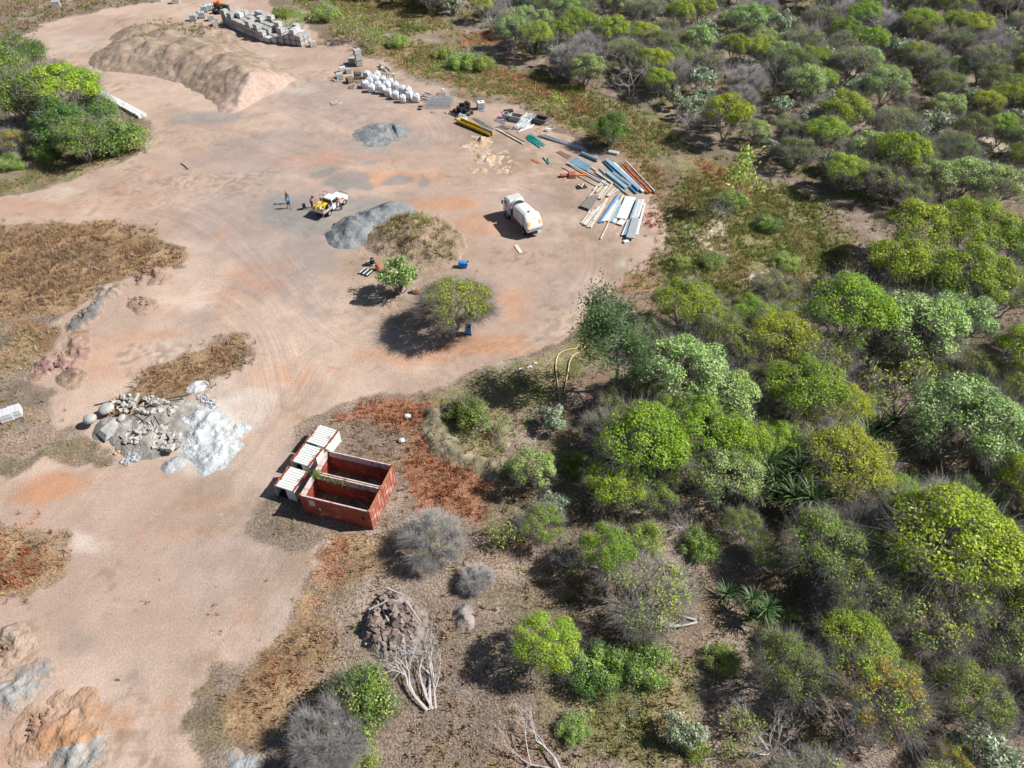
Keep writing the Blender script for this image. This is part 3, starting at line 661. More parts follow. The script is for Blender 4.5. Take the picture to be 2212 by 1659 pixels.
for k, u, v, r_, lb in [('bush',1000,125,36,'bright lime-green bush in the brown meadow, left one'),('bush',1035,130,34,'bright lime-green bush in the brown meadow, right one'),('bush',960,110,26,'small bright bush at the left of the lime-green pair'),('sapling',1600,365,40,'slender dark-trunked tree alone in the right meadow'),('bush',1585,425,36,'rounded yellow-green bush below the slender meadow tree'),
    ('dead',1560,440,34,'dry bare shrub beside the yellow-green meadow bush'),('green',1010,885,50,'vivid green shrub inside the curved earth bank'),('sparse',1050,910,40,'grey-green shrub beside the vivid one in the curved bank'),('green',1245,1000,40,'dark green shrub in the shade left of the wattle block'),('bush',1110,1010,30,'small bush on the curved bank'),('sparse',905,475,26,'scraggly weed bush on top of the weedy mound'),('bush',870,505,22,'low green weed clump on the weedy mound'),('bush',1540,560,30,'low bush in the right meadow near the pale patches'),
    ('bush',1470,560,26,'low pale bush near the meadow edge by the yard'),('green',1660,480,30,'dark low bush at the right side of the meadow'),('bush',1700,560,32,'bush at the gully side of the meadow'),('sparse',640,40,34,'grey scrubby shrub behind the far end of the long paver stack'),('sparse',760,50,40,'open grey-green shrub behind the middle of the long paver stack'),('sparse',800,75,34,'thin grey shrub behind the near end of the paver stack'),('bush',700,22,36,'green bush behind the paver stack'),('bush',860,85,28,'low green bush above the tall pallet stack'),('bush',610,22,26,'green shrub at the far end of the paver stack')]:
    T(k, u, v, r_, lb, None, 'bush' if k in ('bush', 'green') else ('tree' if k == 'sapling' else 'shrub'))

# the far bush: every tree its own thing, laid out with natural spacing
FAR = [GP([(470,-75),(620,-20),(860,12),(960,45),(1060,62),(1100,120),(1210,165),(1310,205),(1420,255),(1600,330),(1745,392),(1790,440),(1900,455),(2330,455),(2420,-75)])]
LOW = [GP([(1440,690),(1760,640),(1900,760),(2300,760),(2420,1760),(1500,1760),(1540,1460),(1640,1240),(1300,1110),(1300,900)])]
def scatter_pts(P, n, dmin, seed, others, vary=None):
    r = np.random.default_rng(seed); lo = P.min(0); hi = P.max(0); out = []; pts = [(a, b, c) for a, b, c in others]
    cand = r.uniform(size=(n, 2))*(hi-lo)+lo; cand = cand[sdf(P, cand[:, 0], cand[:, 1]) > .3]
    # keep only ground the picture can see, with a margin
    k = np.abs(cand[:, 0]) < (cand[:, 1]*math.cos(PITCH)+CAM_H*math.sin(PITCH))*.70+10
    for x, y in cand[k]:
        ok = True
        for a, b, c in pts:
            if (x-a)**2+(y-b)**2 < (dmin+.45*c)**2: ok = False; break
        if ok: pts.append((x, y, dmin*.9)); out.append((x, y))
    return out
ADJ = {'twig': 'dense grey twig bush', 'wattle': 'yellow-green wattle', 'olive': 'olive wattle', 'pale': 'pale tree', 'dead': 'bare grey shrub', 'silver': 'silvery-leaved shrub', 'thin': 'half-bare wattle', 'bush': 'light green bush', 'deadtree': 'leafless grey tree', 'fine': 'feathery wattle', 'sparse': 'thin shrub'}
def zone(x, y):
    if y < 62: return 'in the near bush'
    if x < 5: return 'behind the paver stack' if x < -18 else 'behind the lime-green bushes'
    if y > 142: return 'at the top edge' if x < 60 else 'in the top right corner'
    if x < 32: return 'along the far meadow' if y < 118 else 'in the far bush at top centre'
    return 'in the upper right bush' if y > 112 else ('by the gully' if x < 50 else 'at the right edge')
def label_bush(L, group):
    """each tree told by its size, kind, neighbour and whereabouts"""
    rmed = np.median([q[3] for q in L]); A = np.array([(q[1], q[2]) for q in L]); seen = {}
    for i, (k, x, y, Rm) in enumerate(L):
        d = np.hypot(A[:, 0]-x, A[:, 1]-y); o = [j for j in np.argsort(d)[1:7] if L[j][0] != k]; size = 'small ' if Rm < .85*rmed else ('large ' if Rm > 1.18*rmed else '')
        j = o[0] if o else int(np.argsort(d)[1]); dx, dy = x-L[j][1], y-L[j][2]
        rel = ('right of' if dx > 0 else 'left of') if abs(dx) > abs(dy) else ('behind' if dy > 0 else 'in front of')
        lb = size+ADJ[k]+' '+rel+(' an ' if ADJ[L[j][0]][0] == 'o' else ' a ')+ADJ[L[j][0]]+' '+zone(x, y)
        if len(lb.replace('-', ' ').split()) > 16: lb = ADJ[k]+' '+rel+' a '+ADJ[L[j][0]].split()[-1]+' '+zone(x, y)
        place_tree(k, x, y, Rm, lb, group, 'shrub' if k in ('dead', 'silver', 'sparse', 'twig') else ('bush' if k == 'bush' else 'tree'), TR.uniform(.85, 1.2)); PLACED.append((x, y, Rm))
L = []
for x, y in scatter_pts(FAR[0], 9000, 2.7, 11, PLACED):
    q = float(fbm(x, y, 16, 201)); grey = float(fbm(x, y, 13, 207))
    if grey > .58: k = TR.choice(['dead', 'twig', 'twig', 'silver', 'deadtree', 'thin', 'wattle'])
    elif q > .48: k = TR.choice(['wattle', 'wattle', 'fine', 'olive', 'pale', 'thin', 'silver'])
    else: k = TR.choice(['pale', 'silver', 'silver', 'thin', 'wattle', 'olive', 'dead', 'pale'])
    L.append((k, x, y, {'wattle': 3.4, 'fine': 3.3, 'olive': 3.2, 'pale': 3.0, 'thin': 3.1, 'dead': 2.7, 'silver': 2.5, 'deadtree': 2.7, 'twig': 2.7}[k]*TR.uniform(.75, 1.2)))
label_bush(L, 'trees and shrubs of the far bush')
L = []
for x, y in scatter_pts(LOW[0], 3600, 1.9, 12, PLACED):
    k = TR.choice(['dead', 'sparse', 'thin', 'bush', 'olive', 'silver', 'olive', 'thin', 'wattle', 'wattle', 'twig']); L.append((k, x, y, {'dead': 1.8, 'sparse': 1.6, 'thin': 2.3, 'bush': 1.3, 'silver': 1.3, 'olive': 2.3, 'wattle': 2.3, 'twig': 1.9}[k]*TR.uniform(.7, 1.2)))
label_bush(L, 'undergrowth shrubs of the near bush')

# ------------------------------------------------------------------ grass and ground cover (nobody could count it)
def in_view(x, y, m=6): return (np.abs(x) < (y*math.cos(PITCH)+CAM_H*math.sin(PITCH))*.703+m) & (y > 12) & (y < 172)
def grass(name, label, P, dens, h, pal, seed, blades=7, spread=.16, wd=.035, lean=.45, inv=None, thresh=.35, clump=.5, cat=None, zf=None):
    r = np.random.default_rng(seed); Ps = P if isinstance(P, list) else [P]; xs = []; ys = []
    for p in Ps:
        lo = p.min(0); hi = p.max(0); n = int((hi[0]-lo[0])*(hi[1]-lo[1])*dens)
        c = r.uniform(size=(n, 2))*(hi-lo)+lo; k = in_view(c[:, 0], c[:, 1]); c = c[k]
        wx, wy = warp(c[:, 0], c[:, 1], 1.2); d = sdf(p, wx, wy)+r.normal(size=len(c))*.9
        keep = (d > .5) & (r.uniform(size=len(c)) < sm(-.3, 2.6, d)*.85+.15) & (fbm(c[:, 0], c[:, 1], 2.6, seed+3) > thresh+clump*(r.uniform(size=len(c))-.5)*.5)
        if inv is not None: keep &= ~inv(c[:, 0], c[:, 1])
        xs.append(c[keep, 0]); ys.append(c[keep, 1])
    x = np.concatenate(xs); y = np.concatenate(ys); n = len(x)
    if not n: return
    z = (gz(x, y) if zf is None else zf(x, y))-.03
    hh = r.uniform(h[0], h[1], n)*(.6+.8*fbm(x, y, 3.5, seed+5)); pi = (fbm(x, y, 5, seed+9)*1.5*len(pal)+r.uniform(-.8, .8, n)).astype(int) % len(pal)
    cb = np.array(pal)[pi]*1.55*r.uniform(.7, 1.2, (n, 1))
    B = blades; X = np.repeat(x, B); Y = np.repeat(y, B); Z = np.repeat(z, B); H = np.repeat(hh, B)*r.uniform(.55, 1.15, n*B)
    a = r.uniform(0, 6.283, n*B); rr = spread*np.sqrt(r.uniform(size=n*B)); bx = X+np.cos(a)*rr; by = Y+np.sin(a)*rr
    a2 = a+r.normal(size=n*B)*.8; le = lean*np.abs(r.normal(size=n*B))
    tx = bx+np.cos(a2)*H*le; ty = by+np.sin(a2)*H*le
    pa = r.uniform(0, 3.1416, n*B); w_ = wd*r.uniform(.7, 1.4, n*B)
    V = np.stack([np.stack([bx-np.cos(pa)*w_, by-np.sin(pa)*w_, Z], 1), np.stack([bx+np.cos(pa)*w_, by+np.sin(pa)*w_, Z], 1), np.stack([tx, ty, Z+H], 1)], 1).reshape(-1, 3)
    F = np.arange(n*B*3).reshape(-1, 3); C = np.repeat(np.repeat(cb, B, 0)*r.uniform(.8, 1.2, (n*B, 1)), 3, 0)
    me = fast(name, V, F, np.clip(C, .01, .9)); prop(link(name, me, M_grass), label, cat or 'grass', None, 'stuff')
BR = [(.26,.165,.10),(.20,.12,.08),(.33,.24,.16),(.24,.14,.085),(.29,.215,.14),(.17,.12,.085)]
RB = [(.30,.13,.07),(.36,.18,.10),(.25,.10,.055),(.38,.24,.14)]
GN = [(.15,.17,.045),(.19,.20,.07),(.12,.145,.04),(.26,.24,.11)]
MX = [(.30,.23,.12),(.20,.195,.075),(.37,.29,.17),(.16,.17,.055),(.28,.19,.10),(.24,.22,.10)]
grass('dry_grass', 'tall brown dry grass covering the left mound by the road', DRY[0], 9, (.35, .8), BR, 1)
grass('dry_grass', 'strip of brown dry grass above the rubble heap', DRY[1], 11, (.35, .8), BR, 2)
grass('dry_grass', 'brown dry grass clump at the lower left edge', DRY[2], 11, (.3, .7), BR+RB, 3)
grass('dry_grass', 'dry brown grass fringe at the bottom left of the bush', [DRY[3], DRY[4]], 8, (.2, .55), BR+RB[:2], 4, thresh=.42)
grass('dry_grass', 'pale dry grass belt between the yard and the far bush', DRY[5], 8, (.3, .75), MX, 5)
grass('dry_grass', 'tall mixed grass bank between the scrap steel and the right meadow', DRY[6], 9, (.4, .9), MX, 6)
grass('dry_grass', 'straw grass at the left edge below the brown mound', DRY[7], 9, (.3, .6), [(.36,.29,.18),(.30,.24,.15),(.24,.22,.11)], 7)
grass('red_grass', 'red-brown dry grass right of the containers', RED[0], 11, (.3, .7), RB, 8)
grass('red_grass', 'patches of red-brown grass in the meadows', [RED[1], RED[2], RED[3], RED[4]], 8, (.25, .6), RB, 9)
grass('green_grass', 'short green mown grass strip beside the road bend', GRN[0], 9, (.06, .16), GN, 10, spread=.2)
grass('meadow_growth', 'mixed green and straw meadow growth at right', [GRN[5]], 12, (.25, .7), MX+GN+GN, 11, wd=.05)
grass('meadow_growth', 'green growth in the far meadow', [GRN[3], GRN[4], GRN[6]], 7, (.25, .7), GN+MX, 12, wd=.06)
grass('verge_grass', 'short olive grass along the foot of the left bush island', GRN[7], 8, (.12, .35), GN+BR, 13)
grass('bush_grass', 'loose green and straw grass among the lower bushes', [GRN[8], GRN[9]], 8, (.25, .65), GN+MX, 14)
grass('bush_grass', 'olive and brown grass around the containers and the curved bank', GP([(640,910),(960,850),(1280,800),(1290,1050),(1080,1160),(870,1160),(840,1240),(690,1200),(600,1140),(650,1000)]), 7, (.15, .45), MX+BR, 15, thresh=.46,
      inv=lambda x, y: (lambda a, b: (a > -.4) & (a < 6.5) & (b > -.4) & (b < 5.3))(*( (x+17)*math.cos(R(15.7))-(y-35.4)*math.sin(R(15.7)), (x+17)*math.sin(R(15.7))+(y-35.4)*math.cos(R(15.7)) )) | (np.hypot((x+18.5), (y-41.5)) < 3.6))
grass('bush_grass', 'sparse dry growth over the bush floor at right', GP([(1290,1050),(1300,640),(1420,600),(1760,640),(1780,440),(2330,455),(2420,1760),(560,1760),(640,1400),(720,1250),(840,1240),(870,1160),(1080,1160)]), 3.2, (.15, .5), MX+BR+GN, 16, thresh=.45, wd=.05)
grass('bush_grass', 'dry undergrowth beneath the far bush', FAR[0], 1.5, (.2, .6), MX+GN, 17, wd=.08, thresh=.4)
grass('verge_grass', 'brown grass in the top left corner beyond the road', VEG[0], 3.5, (.25, .6), BR+GN, 18, wd=.06)
grass('dry_grass', 'scattered dry weeds on the lower bare ground', GP([(300,1240),(640,1200),(690,1190),(650,1300),(560,1420),(420,1540),(300,1659),(500,1700),(200,1500)]), 1.2, (.1, .35), BR+RB, 19, thresh=.6, blades=9)
grass('dry_grass', 'low dry weeds on the island around the two trees', GP([(760,540),(900,470),(1010,540),(1050,640),(1060,700),(1010,745),(900,715),(800,690),(730,640)]), 3, (.05, .2), BR+GN, 20, thresh=.48)
grass('verge_grass', 'grass around the left island trees', VEG[1], 3, (.2, .5), BR+GN, 21, thresh=.4)
grass('dry_grass', 'dead grass and weeds left of the rubble heap', VEG[2], 3.5, (.15, .5), BR+MX, 22, thresh=.5)

def scrub(name, label, P, dens, size, pal, seed, leaves=38, ln=.15, wd=.08, thresh=.4):
    r = np.random.default_rng(seed); out = []
    for p in (P if isinstance(P, list) else [P]):
        lo = p.min(0); hi = p.max(0); c = r.uniform(size=(int((hi[0]-lo[0])*(hi[1]-lo[1])*dens), 2))*(hi-lo)+lo; c = c[in_view(c[:, 0], c[:, 1], 4)]
        k = (sdf(p, c[:, 0], c[:, 1])+r.normal(size=len(c))*1.2 > .6) & (fbm(c[:, 0], c[:, 1], 5, seed+2) > thresh+.25*(r.uniform(size=len(c))-.5)); out.append(c[k])
    c = np.concatenate(out); n = len(c); s = r.uniform(size[0], size[1], n); d = rnd_dirs(r, n*leaves, -.1); s_ = np.repeat(s, leaves)[:, None]; C0 = np.repeat(np.column_stack([c, gz(c[:, 0], c[:, 1])]), leaves, 0)
    p = C0+d*s_*np.array([1, 1, .75])*r.uniform(.45, 1, (len(d), 1)); V, F = leaf_quads(r, p, ln, wd, d); ci = np.repeat((fbm(c[:, 0], c[:, 1], 7, seed+4)*1.6*len(pal)+r.uniform(-1, 1, n)).astype(int) % len(pal), leaves)
    C = np.array(pal)[ci]*1.7*r.uniform(.65, 1.25, (len(ci), 1)); prop(link(name, fast(name, V, F, rep4(np.clip(C, .01, .8))), M_leaf), label, 'scrub', None, 'stuff')
scrub('low_scrub', 'low green scrub all over the right meadow', [GRN[5]], 2.4, (.25, .6), LG+OL+GN+[(.24,.2,.1)], 51, 34, thresh=.34)
scrub('low_scrub', 'low scrub in the belt between the yard and the far bush', [DRY[5], GP([(640,20),(900,40),(1050,70),(1100,140),(1300,210),(1440,270),(1760,400),(1480,350),(1300,240),(1000,120),(760,70)])], 1.0, (.3, .75), OL+LG+[(.2,.19,.1),(.25,.2,.11)], 52, thresh=.38, ln=.2, wd=.1)
scrub('low_scrub', 'grey-green undergrowth filling the far bush', FAR[0], .22, (.5, 1.1), SG+OL, 53, 60, .22, .11, .35)
scrub('low_scrub', 'low undergrowth among the near bush at right', [LOW[0], GP([(1080,1000),(1300,900),(1320,1100),(1640,1240),(1540,1460),(1500,1700),(1150,1700),(1280,1350),(1100,1150)])], .3, (.25, .7), OL+SG+LG, 54, 40, .16, .08, .42)
scrub('low_scrub', 'scrubby weeds along the curved bank and the strip', GP([(930,860),(1040,860),(1280,900),(1290,1060),(1060,1120),(1000,1000)]), .6, (.2, .55), OL+LG, 55, thresh=.45)
# ------------------------------------------------------------------ shared materials of the yard
m_conc = mat('concrete', (.40, .39, .375), .85, var=.3, scale=2, bump=.008)
m_paver = mat('grey_pavers', (.46, .46, .455), .85, var=.3, scale=3, objrand=.3, bump=.006)
m_wrap = mat('plastic_wrap', (.62, .64, .66), .35, var=.2, scale=4)
m_wood = mat('weathered_timber', (.30, .235, .17), .85, var=.4, scale=6, objrand=.2)
m_bag = mat('white_woven_bag', (.66, .68, .72), .65, var=.12, scale=3, bump=.02, bscale=5)
m_red = mat('faded_red_container_paint', (.34, .075, .045), .6, var=.35, scale=1.2, c2=(.42, .20, .16), c2amt=.35, c2scale=1.1)
m_redface = mat('sunbleached_red_paint', (.42, .14, .095), .65, var=.3, scale=1.3, c2=(.58, .36, .31), c2amt=.5, c2scale=1.3)
m_rust = mat('orange_rusted_steel', (.42, .17, .07), .8, var=.4, scale=4, c2=(.20, .06, .03), c2amt=.4)
m_rail = mat('flaking_pink_white_paint', (.66, .52, .48), .7, var=.3, scale=4, c2=(.33, .07, .05), c2amt=.35, c2scale=2)
m_lining = mat('chalky_lining', (.56, .52, .53), .8, var=.25, scale=3, c2=(.34, .08, .05), c2amt=.4, c2scale=1.6)
m_white = mat('white_paint', (.66, .67, .67), .35, var=.06, scale=1.5, spec=.5)
m_wdirty = mat('chalky_white_metal', (.66, .70, .68), .5, var=.12, scale=2)
m_shed = mat('white_metal_with_rust', (.66, .69, .66), .5, var=.1, scale=2, c2=(.27, .075, .03), c2amt=.30, c2scale=.9)
m_shedrust = mat('rusted_roof_edge', (.24, .05, .03), .8, var=.4, scale=3, c2=(.45, .24, .08), c2amt=.3)
m_glass = mat('dark_glass', (.015, .018, .022), .08, var=.05, spec=.7)
m_tyre = mat('black_rubber', (.022, .022, .024), .8, var=.3, scale=6)
m_black = mat('black_plastic', (.02, .021, .024), .5, var=.2, scale=4)
m_rim = mat('silver_rim', (.55, .55, .55), .35, .6, var=.15, scale=8)
m_tray = mat('aluminium_tray', (.48, .49, .49), .5, .25, var=.2, scale=4)
m_dark = mat('dark_underbody', (.035, .033, .032), .8, var=.3)
m_yel = mat('yellow_paint', (.72, .46, .015), .5, var=.15, scale=3)
m_galv = mat('galvanised_steel', (.42, .44, .46), .45, 0, var=.2, scale=4)
m_alu = mat('pale_aluminium', (.58, .61, .64), .4, 0, var=.15, scale=4)
m_teal = mat('teal_pipe', (.015, .46, .42), .4, var=.2, scale=5)
m_bluesteel = mat('blue_grey_steel', (.26, .40, .50), .45, .1, var=.2, scale=2, objrand=.15)
m_blue = mat('blue_painted_steel', (.06, .22, .48), .45, var=.15, scale=3)
m_bin = mat('blue_bin_plastic', (.01, .20, .72), .4, var=.1, scale=3)
m_ored = mat('red_oxide_steel', (.36, .11, .07), .7, var=.35, scale=3, c2=(.50, .24, .16), c2amt=.3)
m_post = mat('cream_posts', (.58, .55, .47), .7, var=.25, scale=3, objrand=.2)
m_rock = mat('pale_rock', (.44, .42, .39), .9, var=.35, scale=2, objrand=.3, bump=.02, bscale=4)
m_blok = mat('blue_grey_cobble', (.42, .45, .50), .85, var=.3, scale=3, objrand=.3)
m_ostone = mat('orange_sandstone', (.50, .30, .16), .9, var=.3, scale=3)
m_or = mat('orange_plastic', (.75, .16, .02), .5, var=.1)
m_skin = mat('skin', (.30, .16, .10), .6, var=.08); m_hair = mat('dark_hair', (.02, .016, .014), .7, var=.1)
m_pile = mat('loose_aggregate', (.3, .3, .3), .95, var=.22, scale=2.2, attr=True, bump=.16, bscale=5, spec=.1)
m_ibc = mat('milky_tank_plastic', (.70, .73, .74), .45, var=.1, scale=2)
m_ibcb = mat('bluish_tank_plastic', (.42, .56, .66), .45, var=.15, scale=2)

def cv(ox, oy, s): return lambda a, b: ((ox+a/s)/1.82278, (oy+b/s)/1.82278)
def P(u, v, dz=0., z=0.):
    x, y = G(u, v, z); return Vector((x, y, float(gz(x, y))+dz))
def tagged(o, label, cat, group=None): return prop(o, label, cat, group)
YG_ = np.random.default_rng(77)
RR = random.Random(99)

# ------------------------------------------------------------------ stockpiles
PILEZ = {}
def pile(name, label, cat, lumps, c, c2=None, res=.22, rough=.12, carve=None, tone=None, pw=1., cs=1.3, foot=.04, group=None, rs=1., soil=False, soft=False):
    L = []
    for u, v, r_, h in lumps:
        x, y = G(u, v, h); L.append((x, y, r_*rs, h))
    A = np.array(L); lo = (A[:, :2]-A[:, 2:3]).min(0)-.4; hi = (A[:, :2]+A[:, 2:3]).max(0)+.4
    def zf(x, y, fine=True):
        x = np.asarray(x, float); y = np.asarray(y, float); z = np.full(x.shape, -9.)
        q_ = 1.5*min(1, A[0, 2]/2.5); wx = x+(fbm(x, y, 1.3, 301, 4)-.5)*q_; wy = y+(fbm(x, y, 1.3, 309, 4)-.5)*q_
        acc = np.zeros(x.shape)
        for cx, cy, r_, h in L:
            d = np.sqrt(((wx-cx)/r_)**2+((wy-cy)/r_)**2); k = h*(1.04-np.sqrt(d*d+.012)**pw); z = np.maximum(z, k); acc += np.exp(np.clip(k, -3, 9)/.30)
        if soft: z = np.where(z > -.2, .30*np.log(acc+1e-9)-.18, z)
        if carve is not None: z = carve(x, y, z)
        return z+np.clip(z+.1, 0, .6)*((fbm(x, y, 1.5, 315)-.5)*rough*3+(vn(x, y, .45, 321)-.5)*rough*1.2)
    xs = np.arange(lo[0], hi[0], res); ys = np.arange(lo[1], hi[1], res); X, Y = np.meshgrid(xs, ys); x, y = X.ravel(), Y.ravel()
    z = zf(x, y); i = np.arange(len(x)).reshape(X.shape); F = np.stack([i[:-1, :-1], i[:-1, 1:], i[1:, 1:], i[1:, :-1]], -1).reshape(-1, 4)
    F = F[(z[F] > -foot).any(1)]
    C = lerp(np.tile(np.array(c), (len(x), 1)), c2 or c, sm(.35, .68, fbm(x, y, cs, 331)))*(1+(vn(x, y, .4, 337)-.5)*.35)[:, None]
    if soil: C = lerp(C, (.40, .29, .22), .85*sm(.30, .0, z+(fbm(x, y, .9, 341)-.5)*.3))
    if tone is not None: C = tone(x, y, z, C)
    used, inv = np.unique(F, return_inverse=True); F = inv.reshape(-1, 4)
    V = np.stack([x, y, np.maximum(z, -.25)+gz(x, y)], 1)[used]
    cen = np.array([A[:, 0].mean(), A[:, 1].mean(), 0]); me = fast(name, V-cen, F, np.clip(C[used], .02, .9), smooth=True)
    o = link(name, me, m_pile); o.location = cen; tagged(o, label, cat, group)
    return lambda a, b: np.maximum(zf(a, b), 0)+gz(a, b)
SANDC, SAND2 = (.29, .225, .175), (.36, .275, .215)
cut0, cut1 = np.array(G(470, 262)), np.array(G(640, 175))
ce = (cut1-cut0)/np.linalg.norm(cut1-cut0); cn = np.array([-ce[1], ce[0]])
def carve_sand(x, y, z):
    s = (x-cut0[0])*cn[0]+(y-cut0[1])*cn[1]+(fbm(x, y, 3, 401)-.5)*1.6
    return np.where(z > 0, np.minimum(z, np.maximum(s*.95+.05, -.3)), z)
def tone_sand(x, y, z, C):
    s = (x-cut0[0])*cn[0]+(y-cut0[1])*cn[1]
    C = lerp(C, (.46, .345, .29), sm(6.0, 3.2, s))
    return lerp(C, (.22, .18, .125), .55*sm(.55, .7, fbm(x, y, 2, 411))*sm(4, 8, s))
sand_z = pile('sand_stockpile', 'long pinkish sand stockpile with a dug-out face and weeds on top', 'stockpile',
     [(262,92,6.5,2.6),(285,75,7,2.8),(320,85,7.5,3.0),(345,60,8,2.9),(370,92,7,3.1),(405,75,8,3.1),(420,105,7,3.1),(445,90,7.5,3.3),(470,128,6.5,3.0),(490,110,7.5,3.4),(515,135,7,3.5),(545,150,7,3.4),(550,170,7,3.0),(440,55,6,2.4),(380,45,6,2.2),(300,50,6,2.0)],
     SANDC, SAND2, .3, .28, carve_sand, tone_sand, .9, soft=True)
GRC, GR2 = (.19, .205, .215), (.27, .285, .295)
def carve_small(x, y, z):
    cx, cy = G(838, 285); d = (x-cx)*.8+(y-cy)*.25
    return np.where((d > .1) & (d < .9), z*.35, z)
pile('gravel_heap', 'small blue-grey gravel heap with a dug notch in the middle of the yard', 'stockpile', [(800,280,2.6,.75),(818,270,2.8,.95),(838,272,2.6,.9),(815,290,2.6,.6),(848,285,2.2,.4)], GRC, GR2, .16, .10, carve_small)
pile('gravel_heap', 'big grey gravel stockpile of three peaks beside the ute', 'stockpile', [(757,478,3.1,1.7),(770,466,2.8,1.6),(805,452,3.0,1.8),(795,470,2.4,1.2),(838,440,2.8,1.5),(830,455,2.3,1.1),(858,450,2.2,.7)], GRC, GR2, .16, .10)
mound_z = pile('weedy_mound', 'weed-covered earth mound between the gravel stockpile and the truck', 'mound', [(850,490,4.0,1.6),(880,478,4.4,1.9),(915,482,4.0,1.7),(945,500,3.4,1.2),(900,510,4.2,1.5),(935,535,3.2,.9),(960,520,2.6,.7)], (.235,.18,.125), (.32,.24,.175), .22, .35, soil=True)
lime_z = pile('white_powder_heap', 'spread heap of chalky white powder beside the rubble', 'stockpile', [(420,890,1.5,.55),(445,905,1.7,.7),(430,930,1.6,.6),(470,925,1.6,.5),(450,955,1.9,.6),(480,960,1.6,.35),(425,965,1.4,.4),(460,985,1.7,.35),(500,930,1.5,.3)], (.42,.45,.465), (.56,.58,.59), .12, .5)
pile('white_slurry_lump', 'small white dried slurry lump in the dry grass strip', 'stockpile', [(424,829,.85,.42),(414,834,.65,.3),(432,826,.7,.35)], (.50,.53,.55), (.58,.60,.61), .08, .3)
pile('clay_boulder', 'rounded grey dried-concrete lump in front of the rubble', 'boulder', [(366,1000,.85,.45),(375,994,.8,.5),(380,1002,.6,.35)], (.36,.38,.39), (.42,.44,.45), .1, .12)
pile('earth_heap', 'grey earth heap under the broken concrete', 'stockpile', [(262,915,1.9,1.0),(230,915,1.5,.8),(300,905,2.2,.9),(340,890,2.2,.8),(380,880,1.8,.6),(320,945,2.0,.7),(360,930,2.0,.7),(280,945,1.5,.6)], (.27,.255,.235), (.35,.335,.31), .18, .3)
DIRT, DIRT2 = (.28, .19, .15), (.38, .265, .20)
for lb, lm, c, c2 in [('crumbly brown spoil heap at the edge of the dry grass', [(330,588,1.6,.9),(312,596,1.5,.8),(345,595,1.3,.5)], DIRT, DIRT2), ('low cracked earth mound below the crumbly spoil heap', [(300,652,1.3,.6),(315,660,1.2,.3)], DIRT, (.34,.25,.2)),
    ('dark grey broken stone heap on the bank', [(182,680,1.5,.8),(195,668,1.4,.7),(170,692,1.4,.7),(212,655,1.2,.4)], (.17,.17,.165), (.27,.27,.26)), ('grey-brown bank of spoil left of the tracks', [(225,628,1.7,.6),(245,622,1.6,.6),(215,640,1.5,.4)], (.26,.22,.18), (.36,.3,.25)),
    ('reddish-purple earth heap at the left bank', [(105,780,1.8,.9),(130,772,1.9,1.0),(155,760,1.7,.8),(90,795,1.4,.6)], (.30,.18,.16), (.38,.25,.21)), ('clod heap below the reddish earth heap', [(152,800,1.3,.7),(160,815,1.2,.6)], DIRT, DIRT2), ('long bank of clods above the reddish heap', [(165,735,1.4,.5),(172,720,1.3,.5),(160,750,1.2,.5)], DIRT, DIRT2),
    ('cracked earth mound at the lower left edge', [(18,1378,1.6,.9),(6,1392,1.5,.8),(30,1390,1.3,.5)], (.35,.27,.21), (.42,.33,.26)), ('grey flattened gravel mound at the lower left', [(40,1478,1.7,.6),(15,1490,1.8,.7),(65,1470,1.4,.4)], (.32,.32,.315), (.39,.375,.36)), ('orange earth mound with a dark broken edge at the bottom left', [(110,1570,2.3,.55),(135,1560,2.2,.5),(95,1590,1.9,.45),(140,1590,2.0,.4)], (.42,.23,.13), (.48,.29,.18)),
    ('pale grey mound at the bottom edge', [(150,1640,1.7,.5),(180,1635,1.6,.4),(125,1650,1.5,.4)], (.32,.32,.31), (.40,.385,.36)), ('blue-grey gravel mound cut by the bottom edge', [(505,1652,1.0,.4),(530,1655,.9,.3)], (.30,.33,.35), (.36,.39,.40)), ('dark soil lump at the left edge near the grass', [(95,612,.9,.3)], (.12,.11,.1), (.2,.18,.16)),
    ('dark gravel dump on the left bank', [(118,690,.9,.35)], (.12,.12,.12), (.2,.2,.2))]:
    pile('spoil_heap', lb, 'mound', [(a, b, r_, h*.62) for a, b, r_, h in lm], tuple(q*.86 for q in c), tuple(q*.9 for q in c2), .13, .75, soil=True, group='spoil heaps on the left of the yard')
bank_z = pile('curved_earth_bank', 'curved earth bank around the vivid green shrub', 'bank', [(938,885,1.3,.7),(935,905,1.3,.7),(942,930,1.3,.75),(958,952,1.3,.7),(978,968,1.3,.7),(1003,985,1.3,.7),(1030,997,1.3,.65),(1058,1003,1.2,.6),(1080,1000,1.1,.5),(1085,925,1.0,.5),(1080,950,1.0,.4)], (.20,.18,.12), (.31,.265,.195), .2, .5)
root_z = pile('root_heap', 'heap of dug-up earth and roots on the leaf litter', 'mound', [(845,1315,1.5,.7),(820,1335,1.4,.6),(870,1335,1.5,.65),(830,1365,1.4,.6),(860,1380,1.5,.5),(885,1345,1.3,.5),(840,1300,1.1,.6)], (.16,.13,.115), (.30,.255,.23), .1, 1.1)
pile('stump_mound', 'small grey root stump mound in reddish weeds', 'mound', [(1000,1312,.9,.7),(1005,1330,.8,.5)], (.20,.175,.16), (.32,.28,.26), .1, .6)
pile('sand_spread', 'low lumpy spread of pale sand and clods near the scrap', 'stockpile', [(1030,325,2.2,.22),(1060,340,2.6,.3),(1085,350,2.4,.25),(1050,355,2.2,.2),(1040,300,1.8,.25),(1090,335,1.6,.15)], (.47,.33,.23), (.54,.43,.34), .16, 1.0)
